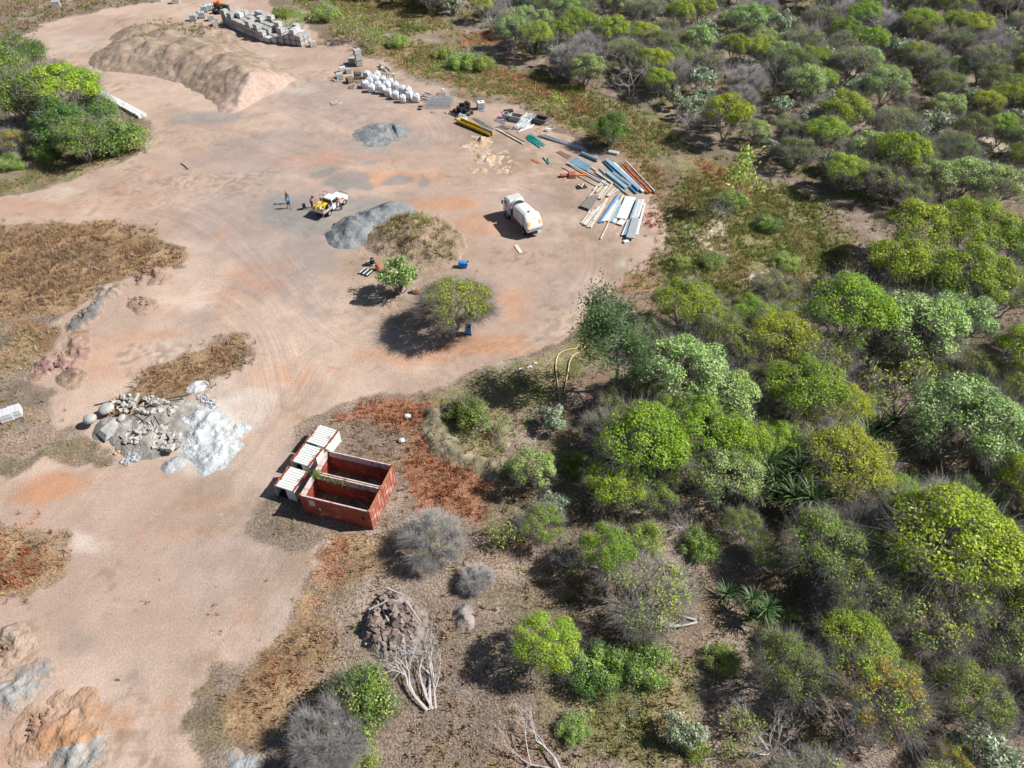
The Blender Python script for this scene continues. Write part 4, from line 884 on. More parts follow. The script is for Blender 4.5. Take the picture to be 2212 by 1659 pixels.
grass('weeds', 'weeds growing over the long sand stockpile', GP([(270,75),(330,35),(450,45),(520,90),(470,110),(390,90),(300,120)]), 2.2, (.2, .55), GN+MX, 31, thresh=.5, zf=sand_z, wd=.06)
grass('weeds', 'tall weeds covering the mound between the gravel and the truck', GP([(810,500),(850,462),(920,462),(975,505),(985,560),(940,570),(860,535)]), 16, (.35, .8), GN+MX, 32, thresh=.34, zf=mound_z)
grass('weeds', 'grass growing on the curved earth bank', GP([(920,870),(960,860),(1095,930),(1100,1010),(1040,1020),(960,985),(925,930)]), 10, (.2, .5), GN+MX, 33, thresh=.42, zf=bank_z)

# ------------------------------------------------------------------ broken concrete, cobbles, loose stones
def chunk_mesh(seed, sx, sy, sz, j=.22):
    r = random.Random(seed); b = MB(); b.box((0, 0, 0), (sx, sy, sz), taper=(r.uniform(.6, .95), r.uniform(.6, .95))); b.v = [tuple(c*(1+r.uniform(-j, j)) for c in q) for q in b.v]
    return b.mesh('chunk')
CH = [chunk_mesh(i, 1, RR.uniform(.6, 1), RR.uniform(.45, .9)) for i in range(8)]
for m_ in CH: m_.materials.append(m_rock)
BL = [chunk_mesh(40+i, 1, .8, .7, .1) for i in range(4)]
for m_ in BL: m_.materials.append(m_blok)
def heap_of(name, label, cat, poly_uv, n, size, meshes, zf=None, piece='chunk', group=None, dome=.0):
    Pw = GP(poly_uv); c0 = Pw.mean(0); e = empty(name, (c0[0], c0[1], float(gz(*c0))), 0, label, cat, group); lo, hi = Pw.min(0), Pw.max(0); k = 0; r = random.Random(n*7+len(label))
    rad = np.abs(Pw-c0).max()
    while k < n:
        x, y = r.uniform(lo[0], hi[0]), r.uniform(lo[1], hi[1]); d = float(sdf(Pw, np.array([x]), np.array([y]))[0])
        if d < 0: continue
        s = r.uniform(*size)*(1 if r.random() > .15 else 1.5); z = float(zf(np.array([x]), np.array([y]))[0]) if zf else float(gz(x, y))+dome*min(1, d/1.)
        o = bpy.data.objects.new(piece, meshes[r.randrange(len(meshes))]); col.objects.link(o); o.parent = e
        o.location = (x-c0[0], y-c0[1], z-float(gz(*c0))+s*.22); o.scale = (s, s, s); o.rotation_euler = (r.uniform(-.6, .6), r.uniform(-.6, .6), r.uniform(0, 6.28)); k += 1
    return e
rub_z = lambda x, y: gz(x, y)+.45
K2 = cv(250, 1400, 2.765)
heap_of('rubble_heap', 'heap of broken concrete and stones beside the white powder', 'rubble', [K2(560,560),K2(700,470),K2(1000,500),K2(1200,560),K2(1300,600),K2(1180,700),K2(1000,700),K2(800,660),K2(640,680)], 110, (.2, .42), CH, lambda x, y: gz(x, y)+.25+.65*fbm(x, y, 2, 5), 'concrete_chunk')
heap_of('rubble_heap', 'pile of broken kerbs and concrete blocks nearest the white powder', 'rubble', [K2(640,870),K2(830,800),K2(1080,780),K2(1280,880),K2(1320,1000),K2(1200,1060),K2(1000,1040),K2(900,1000),K2(700,1000)], 95, (.25, .55), CH, lambda x, y: gz(x, y)+.12+.45*fbm(x, y, 2, 6), 'concrete_chunk')
heap_of('cobble_heap', 'heap of bluish cobbles at the lower rim of the rubble', 'cobbles', [K2(590,1180),K2(800,1010),K2(910,1020),K2(850,1120),K2(700,1200)], 80, (.13, .24), BL, None, 'cobble', dome=.15)
heap_of('cobble_heap', 'scatter of bluish cobbles at the top of the white powder', 'cobbles', [K2(1440,430),K2(1560,420),K2(1700,560),K2(1620,590),K2(1480,500)], 60, (.13, .24), BL, None, 'cobble', dome=.1)
for i, (a, b) in enumerate([(570,1075),(605,1055),(655,1020),(710,1025)]):
    o = link('stone', chunk_mesh(60+i, .45, .4, .35, .12), m_ostone); o.location = P(*K2(a, b), .12)
    tagged(o, ['leftmost small orange stone below the rubble', 'round orange stone, second from left below the rubble', 'orange stone, third from left below the rubble', 'rightmost orange stone below the rubble'][i], 'stone', 'orange stones'); s_ = o.modifiers.new('s', 'SUBSURF'); s_.levels = s_.render_levels = 2
for i, (a, b, sx, sy, sz, lb) in enumerate([(330,760,1.5,1.6,.9,'rounded grey concrete lump at the left end of the rubble'), (500,640,2.0,1.7,.7,'wide weathered concrete lump behind the rounded one'), (530,850,1.9,1.3,.35,'big flat concrete slab with a broken end'), (660,730,1.2,.8,.4,'smooth grey slab piece in the rubble')]):
    o = link('concrete_lump', chunk_mesh(70+i, sx, sy, sz, .12), m_conc); o.location = P(*K2(a, b), sz*.5+.45); o.rotation_euler = (.1, -.12, .5*i); tagged(o, lb, 'concrete'); s_ = o.modifiers.new('s', 'SUBSURF'); s_.levels = s_.render_levels = 2 if i != 2 else 0
def stick(name, label, cat, pts, r, m, group=None, n=6):
    q0 = Vector(pts[0]); b = MB(); b.tube([Vector(q)-q0 for q in pts], r, n); o = b.build(name, m); o.location = q0; return tagged(o, label, cat, group)
for i, (a, b, c, d) in enumerate([(800,720,980,820),(890,800,985,690),(1030,740,1080,830),(1150,550,1380,490),(1190,570,1330,530),(340,550,520,510)]):
    stick('steel_bar', ['dark steel bar crossing the rubble from the left', 'dark steel bar crossing over the first in the rubble', 'short dark bar standing in the rubble', 'long dark bar at the upper rim of the rubble', 'second dark bar at the upper rim of the rubble', 'dark branch lying left of the rubble'][i], 'bar', [P(*K2(a, b), .95 if i < 5 else .1), P(*K2(c, d), .75 if i < 5 else .15)], .05, m_dark, 'dark bars in the rubble')
CLOD = [chunk_mesh(90+i, 1, RR.uniform(.6, 1), RR.uniform(.5, .9), .3) for i in range(6)]
for m_ in CLOD: m_.materials.append(mat('earth_clod', (.27, .215, .185), .95, var=.4, scale=3, objrand=.5))
CLODR = [chunk_mesh(120+i, 1, RR.uniform(.6, 1), RR.uniform(.5, .9), .3) for i in range(4)]
for m_ in CLODR: m_.materials.append(mat('red_earth_clod', (.29, .19, .145), .95, var=.4, scale=3, objrand=.5))
heap_of('clod_heap', 'tumbled earth clods over the dug-up root heap', 'clods', [(795,1345),(815,1300),(845,1285),(890,1325),(905,1360),(870,1405),(835,1410),(800,1385)], 150, (.18, .5), CLOD, root_z, 'clod')
for uv, n, lb in [([(285,590),(320,575),(350,590),(340,615),(295,615)], 40, 'earth clods on the crumbly spoil heap'), ([(280,645),(310,640),(325,660),(290,668)], 26, 'clods on the low cracked mound'), ([(150,700),(175,670),(215,650),(205,680),(170,712)], 55, 'broken stones on the dark grey heap'), ([(140,790),(160,720),(178,715),(170,770),(165,830),(145,830)], 60, 'clods along the bank by the reddish heap'), ([(75,800),(110,765),(160,755),(150,790),(95,810)], 40, 'clods on the reddish-purple heap'), ([(0,1370),(30,1365),(40,1400),(0,1420)], 30, 'clods on the cracked mound at the left edge'), ([(75,1545),(110,1530),(95,1600),(75,1620),(60,1580)], 45, 'clods along the dark edge of the orange mound')]:
    heap_of('clod_heap', lb, 'clods', uv, n, (.12, .34), CLODR if 'dark grey' not in lb else CLOD, None, 'clod', 'clod scatters on the left spoil heaps', dome=.35)
def stones_stuff():
    r = np.random.default_rng(9); Pz = [GP([(150,120),(330,60),(520,260),(900,200),(1250,330),(1400,560),(1180,740),(700,800),(560,1000),(640,1350),(420,1600),(60,1600),(60,1350),(250,1150),(150,700),(420,560),(0,470),(0,440),(330,330)])]
    lo, hi = Pz[0].min(0), Pz[0].max(0); c = r.uniform(size=(60000, 2))*(hi-lo)+lo; k = (sdf(Pz[0], c[:, 0], c[:, 1]) > 0) & (fbm(c[:, 0], c[:, 1], 5, 501) > .42+.3*r.uniform(size=len(c))); c = c[k][:7000]; n = len(c)
    s = np.clip(r.lognormal(-3.0, .5, n), .02, .16); base = np.array([[1,0,-.2],[-.5,.87,-.2],[-.5,-.87,-.2],[0,0,.75]]); an = r.uniform(0, 6.28, n)
    rot = np.stack([np.stack([np.cos(an), -np.sin(an)], 1), np.stack([np.sin(an), np.cos(an)], 1)], 1)
    V = np.empty((n, 4, 3)); V[:, :, :2] = np.einsum('nij,kj->nki', rot, base[:, :2])*s[:, None, None]+c[:, None, :]; V[:, :, 2] = base[None, :, 2]*s[:, None]+gz(c[:, 0], c[:, 1])[:, None]
    F = (np.arange(n)*4)[:, None, None]+np.array([[0,1,3],[1,2,3],[2,0,3]])[None]; C = np.array([(.45,.33,.25),(.36,.28,.23),(.52,.47,.42),(.3,.2,.15),(.25,.24,.23)])[r.integers(0, 5, n)]
    prop(link('loose_stones', fast('loose_stones', V.reshape(-1, 3), F.reshape(-1, 3), np.repeat(C, 4, 0)), m_pile), 'loose stones and clods scattered over the bare yard', 'stones', None, 'stuff')
stones_stuff()
def litter_stuff():
    r = np.random.default_rng(19); Pz = GP([(700,1190),(1080,1170),(1300,1060),(1320,700),(2300,640),(2420,1760),(560,1760),(650,1400)]); lo, hi = Pz.min(0), Pz.max(0); c = r.uniform(size=(90000, 2))*(hi-lo)+lo
    k = (sdf(Pz, c[:, 0], c[:, 1]) > 0) & in_view(c[:, 0], c[:, 1], 3); c = c[k][:45000]; n = len(c); p = np.column_stack([c, gz(c[:, 0], c[:, 1])+.05])
    V, F = leaf_quads(r, p, .16, .07, np.tile([0, 0, 1.], (n, 1))); C = np.array([(.40,.30,.22),(.26,.17,.12),(.50,.42,.35),(.20,.13,.09),(.33,.24,.16)])[r.integers(0, 5, n)]
    prop(link('leaf_litter', fast('leaf_litter', V, F, np.repeat(C, 4, 0)), M_grass), 'fallen dead leaves over the bush floor', 'leaf litter', None, 'stuff')
litter_stuff()

# ------------------------------------------------------------------ shipping containers
def corrugated(L, H, pitch=.27, dep=.035):
    """wall sheet along x, from z 0 to H, face towards -y"""
    pts = []; x = 0; k = 0; n = max(1, round(L/pitch)); p = L/n
    for i in range(n): pts += [(i*p, 0), (i*p+.32*p, 0), (i*p+.5*p, dep), (i*p+.82*p, dep)]
    pts.append((L, 0)); b = MB(); m = len(pts); t = .012
    vs = [(x, y, z) for z in (0, H) for x, y in pts]+[(x, y+t, z) for z in (0, H) for x, y in pts]
    fs = [(i, i+1, m+i+1, m+i) for i in range(m-1)]+[(2*m+i+1, 2*m+i, 3*m+i, 3*m+i+1) for i in range(m-1)]+[(m+i, m+i+1, 3*m+i+1, 3*m+i) for i in range(m-1)]
    b.add(vs, fs); return b
CL, CW, CHH = 6.06, 2.44, 2.5
def container(loc, yaw, label, near):
    e = empty('shipping_container', loc, yaw, label, 'container', 'roofless red containers')
    def wall(nm, L, off, rz, m, inner=True):
        o = corrugated(L, CHH-.28).build(nm, m, e); o.location = off; o.rotation_euler = (0, 0, rz); return o
    wf = wall('side_wall', CL-.2, (.1, .03, .14), 0, m_red); wb = wall('side_wall', CL-.2, (CL-.1, CW-.03, .14), math.pi, m_red)
    wl = wall('end_wall', CW-.2, (.03, CW-.1, .14), -math.pi/2, m_red)
    for y0, sgn in ((.085, 1), (CW-.085, -1)):
        b = MB().box((CL/2, y0, CHH-.42), (CL-.35, .012, .55)); b.build('lining_strip', m_lining, e)
    MB().box((.085, CW/2, CHH-.45), (.012, CW-.35, .6)).build('lining_strip', m_lining, e)
    for k in range(2):
        d = MB(); y0 = .1+k*(CW-.2)/2; d.box((CL-.05, y0+(CW-.2)/4, CHH/2), (.05, (CW-.2)/2-.015, CHH-.3)); door = d.build('door', m_redface, e)
        for q in (.3, .72): MB().tube([(CL-.005, y0+q*(CW-.2)/2, .12), (CL-.005, y0+q*(CW-.2)/2, CHH-.16)], .018, 6).build('locking_bar', m_ored, door)
    for x0 in (.07, CL-.07):
        for y0 in (.07, CW-.07):
            p = MB().box((x0, y0, CHH/2), (.14, .14, CHH)).build('corner_post', m_ored if x0 > 1 else m_red, e); MB().box((x0, y0, CHH+.03), (.19, .17, .12)).build('corner_casting', m_rust, p)
    for y0 in (.07, CW-.07): MB().box((CL/2, y0, CHH-.06), (CL-.29, .10, .11)).build('top_rail', m_rail, e); MB().box((CL/2, y0, .07), (CL-.29, .11, .14)).build('bottom_rail', m_red, e)
    MB().box((CL-.07, CW/2, CHH-.055), (.13, CW-.29, .13)).build('door_header', m_rust, e); MB().box((.07, CW/2, CHH-.06), (.11, CW-.29, .12)).build('top_rail', m_rail, e)
    MB().box((CL/2, CW/2, .08), (CL-.3, CW-.3, .08)).build('floor', mat('mouldy_floor', (.14, .12, .09), .9, var=.5, scale=1.2, c2=(.27, .24, .2), c2amt=.5), e)
    if near:
        MB().box((.95, .02, 1.75), (.55, .008, .75)).build('faded_panel', m_rail, e); MB().box((1.55, .02, 1.2), (.17, .008, .3)).build('plate', m_post, e); MB().box((5.35, .02, 1.35), (.28, .008, .4)).build('rust_hole', m_dark, e)
    return e
yaw = R(-15.7); o0 = Vector((-17.0, 35.4, 0)); nv = Vector((-math.sin(yaw), math.cos(yaw), 0))
o0.z = -.02; c1 = container(o0, yaw, 'roofless red shipping container nearest the camera', True)
c2 = container(o0+nv*2.5, yaw, 'roofless red shipping container behind the nearer one', False)
def vine():
    r = np.random.default_rng(3); n = 420; t = r.uniform(size=n)**2.6*3.0; x = t+.1; y = CW+.02+r.normal(size=n)*.16; z = CHH+.05-np.abs(r.normal(size=n))*.33*(.4+t*.35)+(t < .5)*r.uniform(0, .25, n)
    p = np.column_stack([x, y-.12, z]); V, F = leaf_quads(r, p, .15, .09, np.tile([0, -.4, 1.], (n, 1))); C = tint(r, n, DG)
    o = link('vine', fast('vine', V, F, rep4(C)), M_leaf); o.matrix_world = Matrix.Translation(o0) @ Matrix.Rotation(yaw, 4, 'Z'); tagged(o, 'green vine climbing over the wall between the two containers', 'vine')
vine()
SHED = {'A': [(1253,1671),(1337,1696.5),(1281.6,1764.6),(1201,1736)], 'B': [(1197.8,1744),(1273.7,1769.3),(1218.4,1839),(1144,1815)], 'C': [(1136,1834),(1208.9,1858),(1164.6,1940),(1079,1913)]}
def shed(key, label, H=1.42):
    q = [Vector((*G(a/1.82278, b/1.82278, H), 0)) for a, b in SHED[key]]
    c = sum(q, Vector())/4; ax = (q[1]-q[0]+q[2]-q[3]); Lx = ax.length/2; ay = (q[0]-q[3]+q[1]-q[2]); Ly = ay.length/2; yw = math.atan2(ax.y, ax.x)
    e = empty('storage_box', (c.x, c.y, float(gz(c.x, c.y))), yw, label, 'storage box', 'white rust-edged storage boxes'); n = 9; p = Ly/n
    base = MB(); base.box((0, 0, H-.05), (Lx*.96, Ly*.99, .05)); roof = base.build('roof', m_shed, e)
    for i in range(n):
        y0 = -Ly/2+(i+.5)*p; MB().box((0, y0, H-.005), (Lx, p*.86, .05), taper=(1, .82)).build('roof_rib', m_shed, roof)
    for sx in (-1, 1):
        for k in range(7):
            MB().box((sx*(Lx/2-.07-.05*RR.random()), -Ly/2+Ly*(k+.5)/7, H+.024), (.14+.14*RR.random(), Ly/7*.98, .008)).build('rust_edge', m_shedrust, roof)
    MB().box((Lx/2-.03, 0, H/2), (.03, Ly, H-.15)).build('side_wall', m_wdirty, e); MB().box((-Lx/2+.03, 0, H/2), (.03, Ly, H-.15)).build('side_wall', m_wdirty, e); MB().box((0, Ly/2-.03, H/2), (Lx-.1, .03, H-.15)).build('end_wall', m_wdirty, e)
    MB().box((Lx*.27, -Ly/2+.03, H/2), (Lx*.42, .03, H-.2)).build('door', m_wdirty, e); MB().box((0, 0, .1), (Lx-.08, Ly-.08, .06)).build('floor', m_dark, e)
    for sx in (-1, 1):
        for sy in (-1, 1): MB().box((sx*(Lx/2-.03), sy*(Ly/2-.03), (H-.1)/2), (.07, .07, H-.1)).build('corner_post', m_wdirty, e)
shed('A', 'white ribbed-roof storage box farthest from the camera, nearly rust free'); shed('B', 'middle white ribbed-roof storage box with rust-red roof edges'); shed('C', 'nearest white ribbed-roof storage box with orange rust on its roof')
# ------------------------------------------------------------------ vehicles
def wheel(parent, c, r, w_, rim=m_rim, side=1, name='wheel'):
    t = MB().lathe([(r*.62, -w_/2), (r*.9, -w_/2), (r, -w_*.35), (r, w_*.35), (r*.9, w_/2), (r*.62, w_/2)], n=20, axis='Y', cap=False).build(name, m_tyre, parent, True); t.location = c
    MB().lathe([(r*.63, -w_*.42), (r*.63, w_*.30), (r*.30, w_*.36), (r*.14, w_*.46), (.01, w_*.46)], n=16, axis='Y').build('rim', rim, t).rotation_euler = (0, 0, 0 if side > 0 else math.pi)
    return t
def quad_panel(name, m, parent, pts, t=.012):
    a = [Vector(p) for p in pts]; n = (a[1]-a[0]).cross(a[3]-a[0]).normalized(); b = MB(); b.loft([[p-n*t*.3 for p in a], [p+n*t for p in a]]); return b.build(name, m, parent)
def bil(c, u, v): return (Vector(c[0])*(1-u)+Vector(c[1])*u)*(1-v)+(Vector(c[3])*(1-u)+Vector(c[2])*u)*v
def ute():
    th = R(62.6); e = empty('pickup_truck', (-23.9, 81.6, float(gz(-23.9, 81.6))), th, 'white dual-cab tray-back pickup with yellow tank and open left doors', 'pickup')
    W = .88
    b = MB(); b.prism([(.72,.42),(3.9,.42),(4.0,.62),(3.98,.92),(3.85,1.03),(2.78,1.12),(.72,1.12)], -W, W, 'XZ'); body = b.build('body', m_white, e, bevel=.07, seg=3)
    lo = [(.80,-W+.03),(2.98,-W+.03),(2.98,W-.03),(.80,W-.03)]; hi = [(.92,-.70),(2.18,-.68),(2.18,.68),(.92,.70)]
    b = MB(); b.loft([[(x, y, 1.10) for x, y in lo], [(x, y, 1.72) for x, y in hi]]); cabin = b.build('cabin', m_white, e, bevel=.05, seg=2)
    MB().box((1.55, 0, 1.745), (1.15, 1.3, .05)).build('roof', m_white, cabin, bevel=.02)
    Lf = [(*lo[i], 1.10) for i in range(4)]; Hf = [(*hi[i], 1.72) for i in range(4)]
    def win(nm, i, j, u0, u1, v0=.14, v1=.88):
        c = [Lf[i], Lf[j], Hf[j], Hf[i]]; quad_panel(nm, m_glass, cabin, [bil(c, u0, v0), bil(c, u1, v0), bil(c, u1, v1), bil(c, u0, v1)])
    win('windscreen', 1, 2, .06, .94); win('rear_window', 3, 0, .1, .9); win('side_window', 0, 1, .06, .45); win('side_window', 0, 1, .50, .84); win('side_window', 2, 3, .16, .50); win('side_window', 2, 3, .55, .94)
    for y0, a0 in ((W, 1), ):
        for x0, L0 in ((2.62, .95), (1.72, .85)):
            d = empty('tmp'); bpy.data.objects.remove(d)
            dm = MB(); dm.box((-L0/2, 0, .78), (L0, .06, .62)); door = dm.build('door', m_white, e); door.location = (x0, y0, 0); door.rotation_euler = (0, 0, -R(62))
            fr = MB(); fr.tube([(-L0+.04, 0, 1.08), (-L0+.06, 0, 1.68), (-.38, 0, 1.70), (-.03, 0, 1.1)], .028, 5); fr.build('window_frame', m_black, door); MB().box((-L0+.12, .045, .95), (.14, .03, .04)).build('handle', m_black, door)
    for x0 in (1.35, 2.25): MB().box((x0, -W-.012, .98), (.16, .03, .035)).build('handle', m_black, e)
    for x0 in (.80, 1.72, 2.62): MB().box((x0, -W-.001, .78), (.012, .012, .6)).build('door_gap', m_dark, e)
    for sy in (-1, 1):
        wheel(e, (0, sy*.80, .37), .37, .25, side=-sy); wheel(e, (3.1, sy*.78, .37), .37, .25, side=-sy); MB().lathe([(.47, -.02), (.47, .02), (.36, .02), (.36, -.02)], (3.1, sy*(W+.0), .42), 18, axis='Y', cap=False).build('wheel_arch', m_black, e)
        MB().box((3.93, sy*.62, .84), (.12, .34, .17)).build('headlight', m_wrap, e, bevel=.03); MB().box((-1.17, sy*.8, .62), (.05, .22, .12)).build('tail_light', m_or, e); MB().box((2.72, sy*(W+.14), 1.15), (.09, .22, .17)).build('mirror', m_black, e)
        MB().box((-.42, sy*.82, .35), (.03, .3, .4)).build('mudflap', m_black, e)
    MB().box((4.05, 0, .56), (.16, 1.7, .24)).build('bumper', m_black, e, bevel=.05); MB().tube([(4.15, -.7, .5), (4.18, -.68, 1.0), (4.18, .68, 1.0), (4.15, .7, .5)], .035, 6).build('bull_bar', m_black, e); MB().box((3.98, 0, .82), (.04, .7, .16)).build('grille', m_black, e)
    MB().box((1.2, 0, .42), (4.6, .9, .18)).build('chassis', m_dark, e); MB().tube([(2.9, -.72, 1.1), (2.9, -.74, 1.95)], .012, 5).build('aerial', m_black, e)
    tr = MB().box((-.22, 0, .86), (1.88, 1.92, .06)).build('tray', m_tray, e)
    for sy in (-1, 1): MB().box((-.22, sy*.95, 1.02), (1.88, .04, .30)).build('tray_side', m_tray, tr)
    MB().box((-1.16, 0, 1.02), (.04, 1.94, .30)).build('tailgate', m_tray, tr)
    hb = MB(); hb.tube([(.70, -.9, .9), (.70, -.9, 1.72), (.70, .9, 1.72), (.70, .9, .9)], .035, 6); 
    for y0 in (-.45, 0, .45): hb.tube([(.70, y0, .9), (.70, y0, 1.72)], .02, 5)
    hb.tube([(.70, -.9, 1.3), (.70, .9, 1.3)], .02, 5); hb.build('headboard', m_black, tr)
    tk = empty('spray_tank', e.matrix_world @ Vector((0, 0, 0)), th, 'yellow ribbed poly tank on the pickup tray', 'tank'); tk.location = e.location
    b = MB(); b.prism([(-.35,.90),(.58,.90),(.58,1.32),(.45,1.48),(-.12,1.48),(-.35,1.36)], -.45, .85, 'XZ'); b.build('tank_body', m_yel, tk, bevel=.06, seg=3)
    for y0 in (-.25, .0, .25, .5, .72): MB().box((.15, y0, 1.485), (.6, .05, .05)).build('rib', m_yel, tk)
    MB().lathe([(.14, 0), (.14, .06), (.05, .08)], (.2, .12, 1.48), 12).build('lid', m_black, tk)
    sp = empty('spare_wheel', e.location, th, 'spare wheel standing on the right of the pickup tray', 'wheel'); w_ = wheel(sp, (.25, -.70, 1.24), .36, .22, side=-1, name='tyre')
    hr = empty('hose_reel', e.location, th, 'orange hose reel at the back of the pickup tray', 'hose reel'); MB().lathe([(.30, -.22), (.30, -.18), (.16, -.18), (.16, .18), (.30, .18), (.30, .22)], (-.72, .55, 1.22), 16, axis='Y').build('drum', m_yel, hr); MB().lathe([(.245, -.175), (.26, 0), (.245, .175)], (-.72, .55, 1.22), 16, axis='Y').build('hose_coil', m_or, hr); MB().box((-.72, .55, .96), (.4, .5, .1)).build('frame', m_dark, hr)
    pb = empty('tool_box', e.location, th, 'open white box on the pickup tray', 'box')
    for (x0, y0, sx, sy) in ((-.45, -.05, .5, .03), (-.45, .35, .5, .03), (-.70, .15, .03, .43), (-.20, .15, .03, .43)): MB().box((x0, y0, 1.22), (sx, sy, .45)).build('side', m_wdirty, pb)
    MB().box((-.45, .15, 1.0), (.5, .42, .03)).build('base', m_dark, pb)
    pm = empty('water_pump', e.location, th, 'small red and brown motor pump at the tray corner', 'pump'); MB().box((-.75, -.45, 1.08), (.36, .34, .32)).build('engine', m_rust, pm, bevel=.04); MB().lathe([(.13, 0), (.15, .1), (.08, .2)], (-.98, -.45, 1.0), 12).build('pump_head', m_dark, pm); MB().box((-.72, -.45, 1.29), (.26, .26, .1)).build('fuel_tank', m_post, pm, bevel=.03); MB().box((-.8, -.45, .915), (.6, .45, .03)).build('base', m_dark, pm)
    return e
ute()
def txt(name, s, size, m, parent, mtx):
    cu = bpy.data.curves.new(name, 'FONT'); cu.body = s; cu.size = size; cu.align_x = 'CENTER'; cu.align_y = 'CENTER'; cu.extrude = .003
    o = bpy.data.objects.new(name, cu); col.objects.link(o); bpy.context.view_layer.update(); dg = bpy.context.evaluated_depsgraph_get()
    me = bpy.data.meshes.new_from_object(o.evaluated_get(dg)); bpy.data.objects.remove(o); q = link(name, me, m, parent); q.matrix_local = mtx; return q
def truck():
    th = R(117.5); e = empty('sweeper_truck', (2.26, 77.34, float(gz(2.26, 77.34))), th, 'white sweeper truck with rounded hopper and two yellow panels at the back', 'truck')
    W = 1.04
    b = MB()
    def sec(x, w, z0, z1, rf): return [(x, -w, z0), (x, -w*1.0, z0+(z1-z0)*.55), (x, -w*.99, z1-.28*rf), (x, -w*.93, z1-.07*rf), (x, -w*.80, z1), (x, w*.80, z1), (x, w*.93, z1-.07*rf), (x, w*.99, z1-.28*rf), (x, w, z0+(z1-z0)*.55), (x, w, z0)]
    b.loft([sec(3.62, W, .75, 2.62, 1), sec(3.75, W, .75, 2.74, 1), sec(4.85, W, .70, 2.74, 1), sec(5.15, W*.98, .65, 2.62, 1), sec(5.42, W*.95, .6, 1.55, .6), sec(5.46, W*.93, .55, .9, .3)]); cab = b.build('cab', m_white, e, bevel=.03)
    for i in range(9): MB().box((4.3, -.76+i*.19, 2.75), (1.0, .06, .03)).build('roof_rib', m_white, cab)
    for sy in (-1, 1):
        quad_panel('side_window', m_glass, cab, [(4.15, sy*(W+.004), 1.55), (5.12, sy*(W*.985+.004), 1.55), (5.0, sy*(W*.985+.004), 2.22), (4.15, sy*(W+.004), 2.28)][::sy])
        MB().box((5.15, sy*(W+.22), 1.95), (.10, .2, .48)).build('mirror', m_black, cab, bevel=.03); MB().tube([(5.1, sy*W, 2.1), (5.15, sy*(W+.2), 2.15)], .02, 5).build('mirror_arm', m_black, cab); MB().box((3.98, sy*(W+.006), 1.35), (.14, .02, .05)).build('handle', m_black, cab)
        wheel(e, (0, sy*.84, .45), .45, .42, side=-sy); wheel(e, (4.3, sy*.88, .45), .45, .28, side=-sy)
        MB().lathe([(.60, -.03), (.60, .03), (.48, .03), (.48, -.03)], (4.3, sy*(W-.01), .50), 18, axis='Y', cap=False).build('wheel_arch', m_dark, e)
    quad_panel('windscreen', m_glass, cab, [(5.425, -.85, 1.6), (5.425, .85, 1.6), (5.18, .82, 2.5), (5.18, -.82, 2.5)])
    MB().box((2.1, 0, .62), (6.6, .8, .22)).build('chassis', m_dark, e); MB().box((3.05, .75, .8), (.7, .35, .5)).build('fuel_tank', m_rust, e, bevel=.04); MB().box((3.4, 0, 1.2), (.2, 1.3, .9)).build('fan_housing', m_wdirty, e)
    b = MB()
    def bod(x, w, z1, z0=.95, fl=1.): return [(x, -w*.86, z0), (x, -w, z0+.35), (x, -w, z1-.55), (x, -w*.86*fl, z1-.14), (x, -w*.55, z1), (x, w*.55, z1), (x, w*.86*fl, z1-.14), (x, w, z1-.55), (x, w, z0+.35), (x, w*.86, z0)]
    b.loft([bod(.05, 1.05, 2.78), bod(1.6, 1.03, 2.74), bod(2.75, 1.0, 2.66)]); b.build('hopper', m_white, e, bevel=.03)
    arch = [(.96*math.cos(a), .92*math.sin(a)) for a in np.linspace(0, math.pi, 17)]
    f = MB(); f.loft([[(x, y, 1.9+z) for y, z in arch]+[(x, -.95, 1.0), (x, .95, 1.0)] for x in (3.30, 3.36)]); f.build('bulkhead', mat('painted_shade_panel', (.10, .115, .16), .5, var=.1), e)  # shadow on the rear-facing arch panel is painted in as dark grey-blue
    sk = MB(); sk.tube([(3.28, y*1.01, 1.9+z*1.01) for y, z in arch], .05, 6); sk.build('arch_rim', m_white, e); s2 = MB(); s2.loft([[(x, y*1.02, 1.9+z*1.02) for y, z in arch] for x in (3.36, 3.66)], cap=False); s2.build('arch_cowl', m_white, e); MB().box((3.02, 0, 1.75), (.5, 1.5, .5)).build('duct', m_wdirty, e, bevel=.06)
    b = MB()
    def tg(x, z1, z0, w, d): return [(x-d*.0, -w, z0), (x, -w, z1-.45), (x, -w*.92, z1-.12), (x, -w*.7, z1), (x, w*.7, z1), (x, w*.92, z1-.12), (x, w, z1-.45), (x, w, z0)]
    b.loft([tg(-.06, 2.86, 1.55, 1.08, 0), tg(-.5, 2.62, 1.2, 1.1, 0), tg(-.95, 2.05, 1.02, 1.1, 0), tg(-1.22, 1.52, 1.0, 1.1, 0)]); tail = b.build('rear_door', m_white, e, bevel=.03)
    def slope(x): return np.interp(-x, [.06, .5, .95, 1.22], [2.86, 2.62, 2.05, 1.52])
    for sy in (-1, 1):
        quad_panel('warning_panel', m_yel, tail, [(-1.10, sy*.72-.17, slope(-1.10)+.012), (-1.10, sy*.72+.17, slope(-1.10)+.012), (-.87, sy*.72+.17, slope(-.87)+.03), (-.87, sy*.72-.17, slope(-.87)+.03)][::-1])
        MB().box((-1.27, sy*.92, 1.32), (.05, .22, .12)).build('tail_light', mat('red_lens', (.6, .03, .03), .3, var=.05), e); q = MB(); q.loft([[(-.02, sy*1.06, 1.0), (-.02, sy*1.06, 2.5), (-.16, sy*1.06, 2.5), (-.5, sy*1.06, 1.05)], [(-.02, sy*1.085, 1.0), (-.02, sy*1.085, 2.5), (-.16, sy*1.085, 2.5), (-.5, sy*1.085, 1.05)]]); q.build('hinge_gap', m_dark, e)
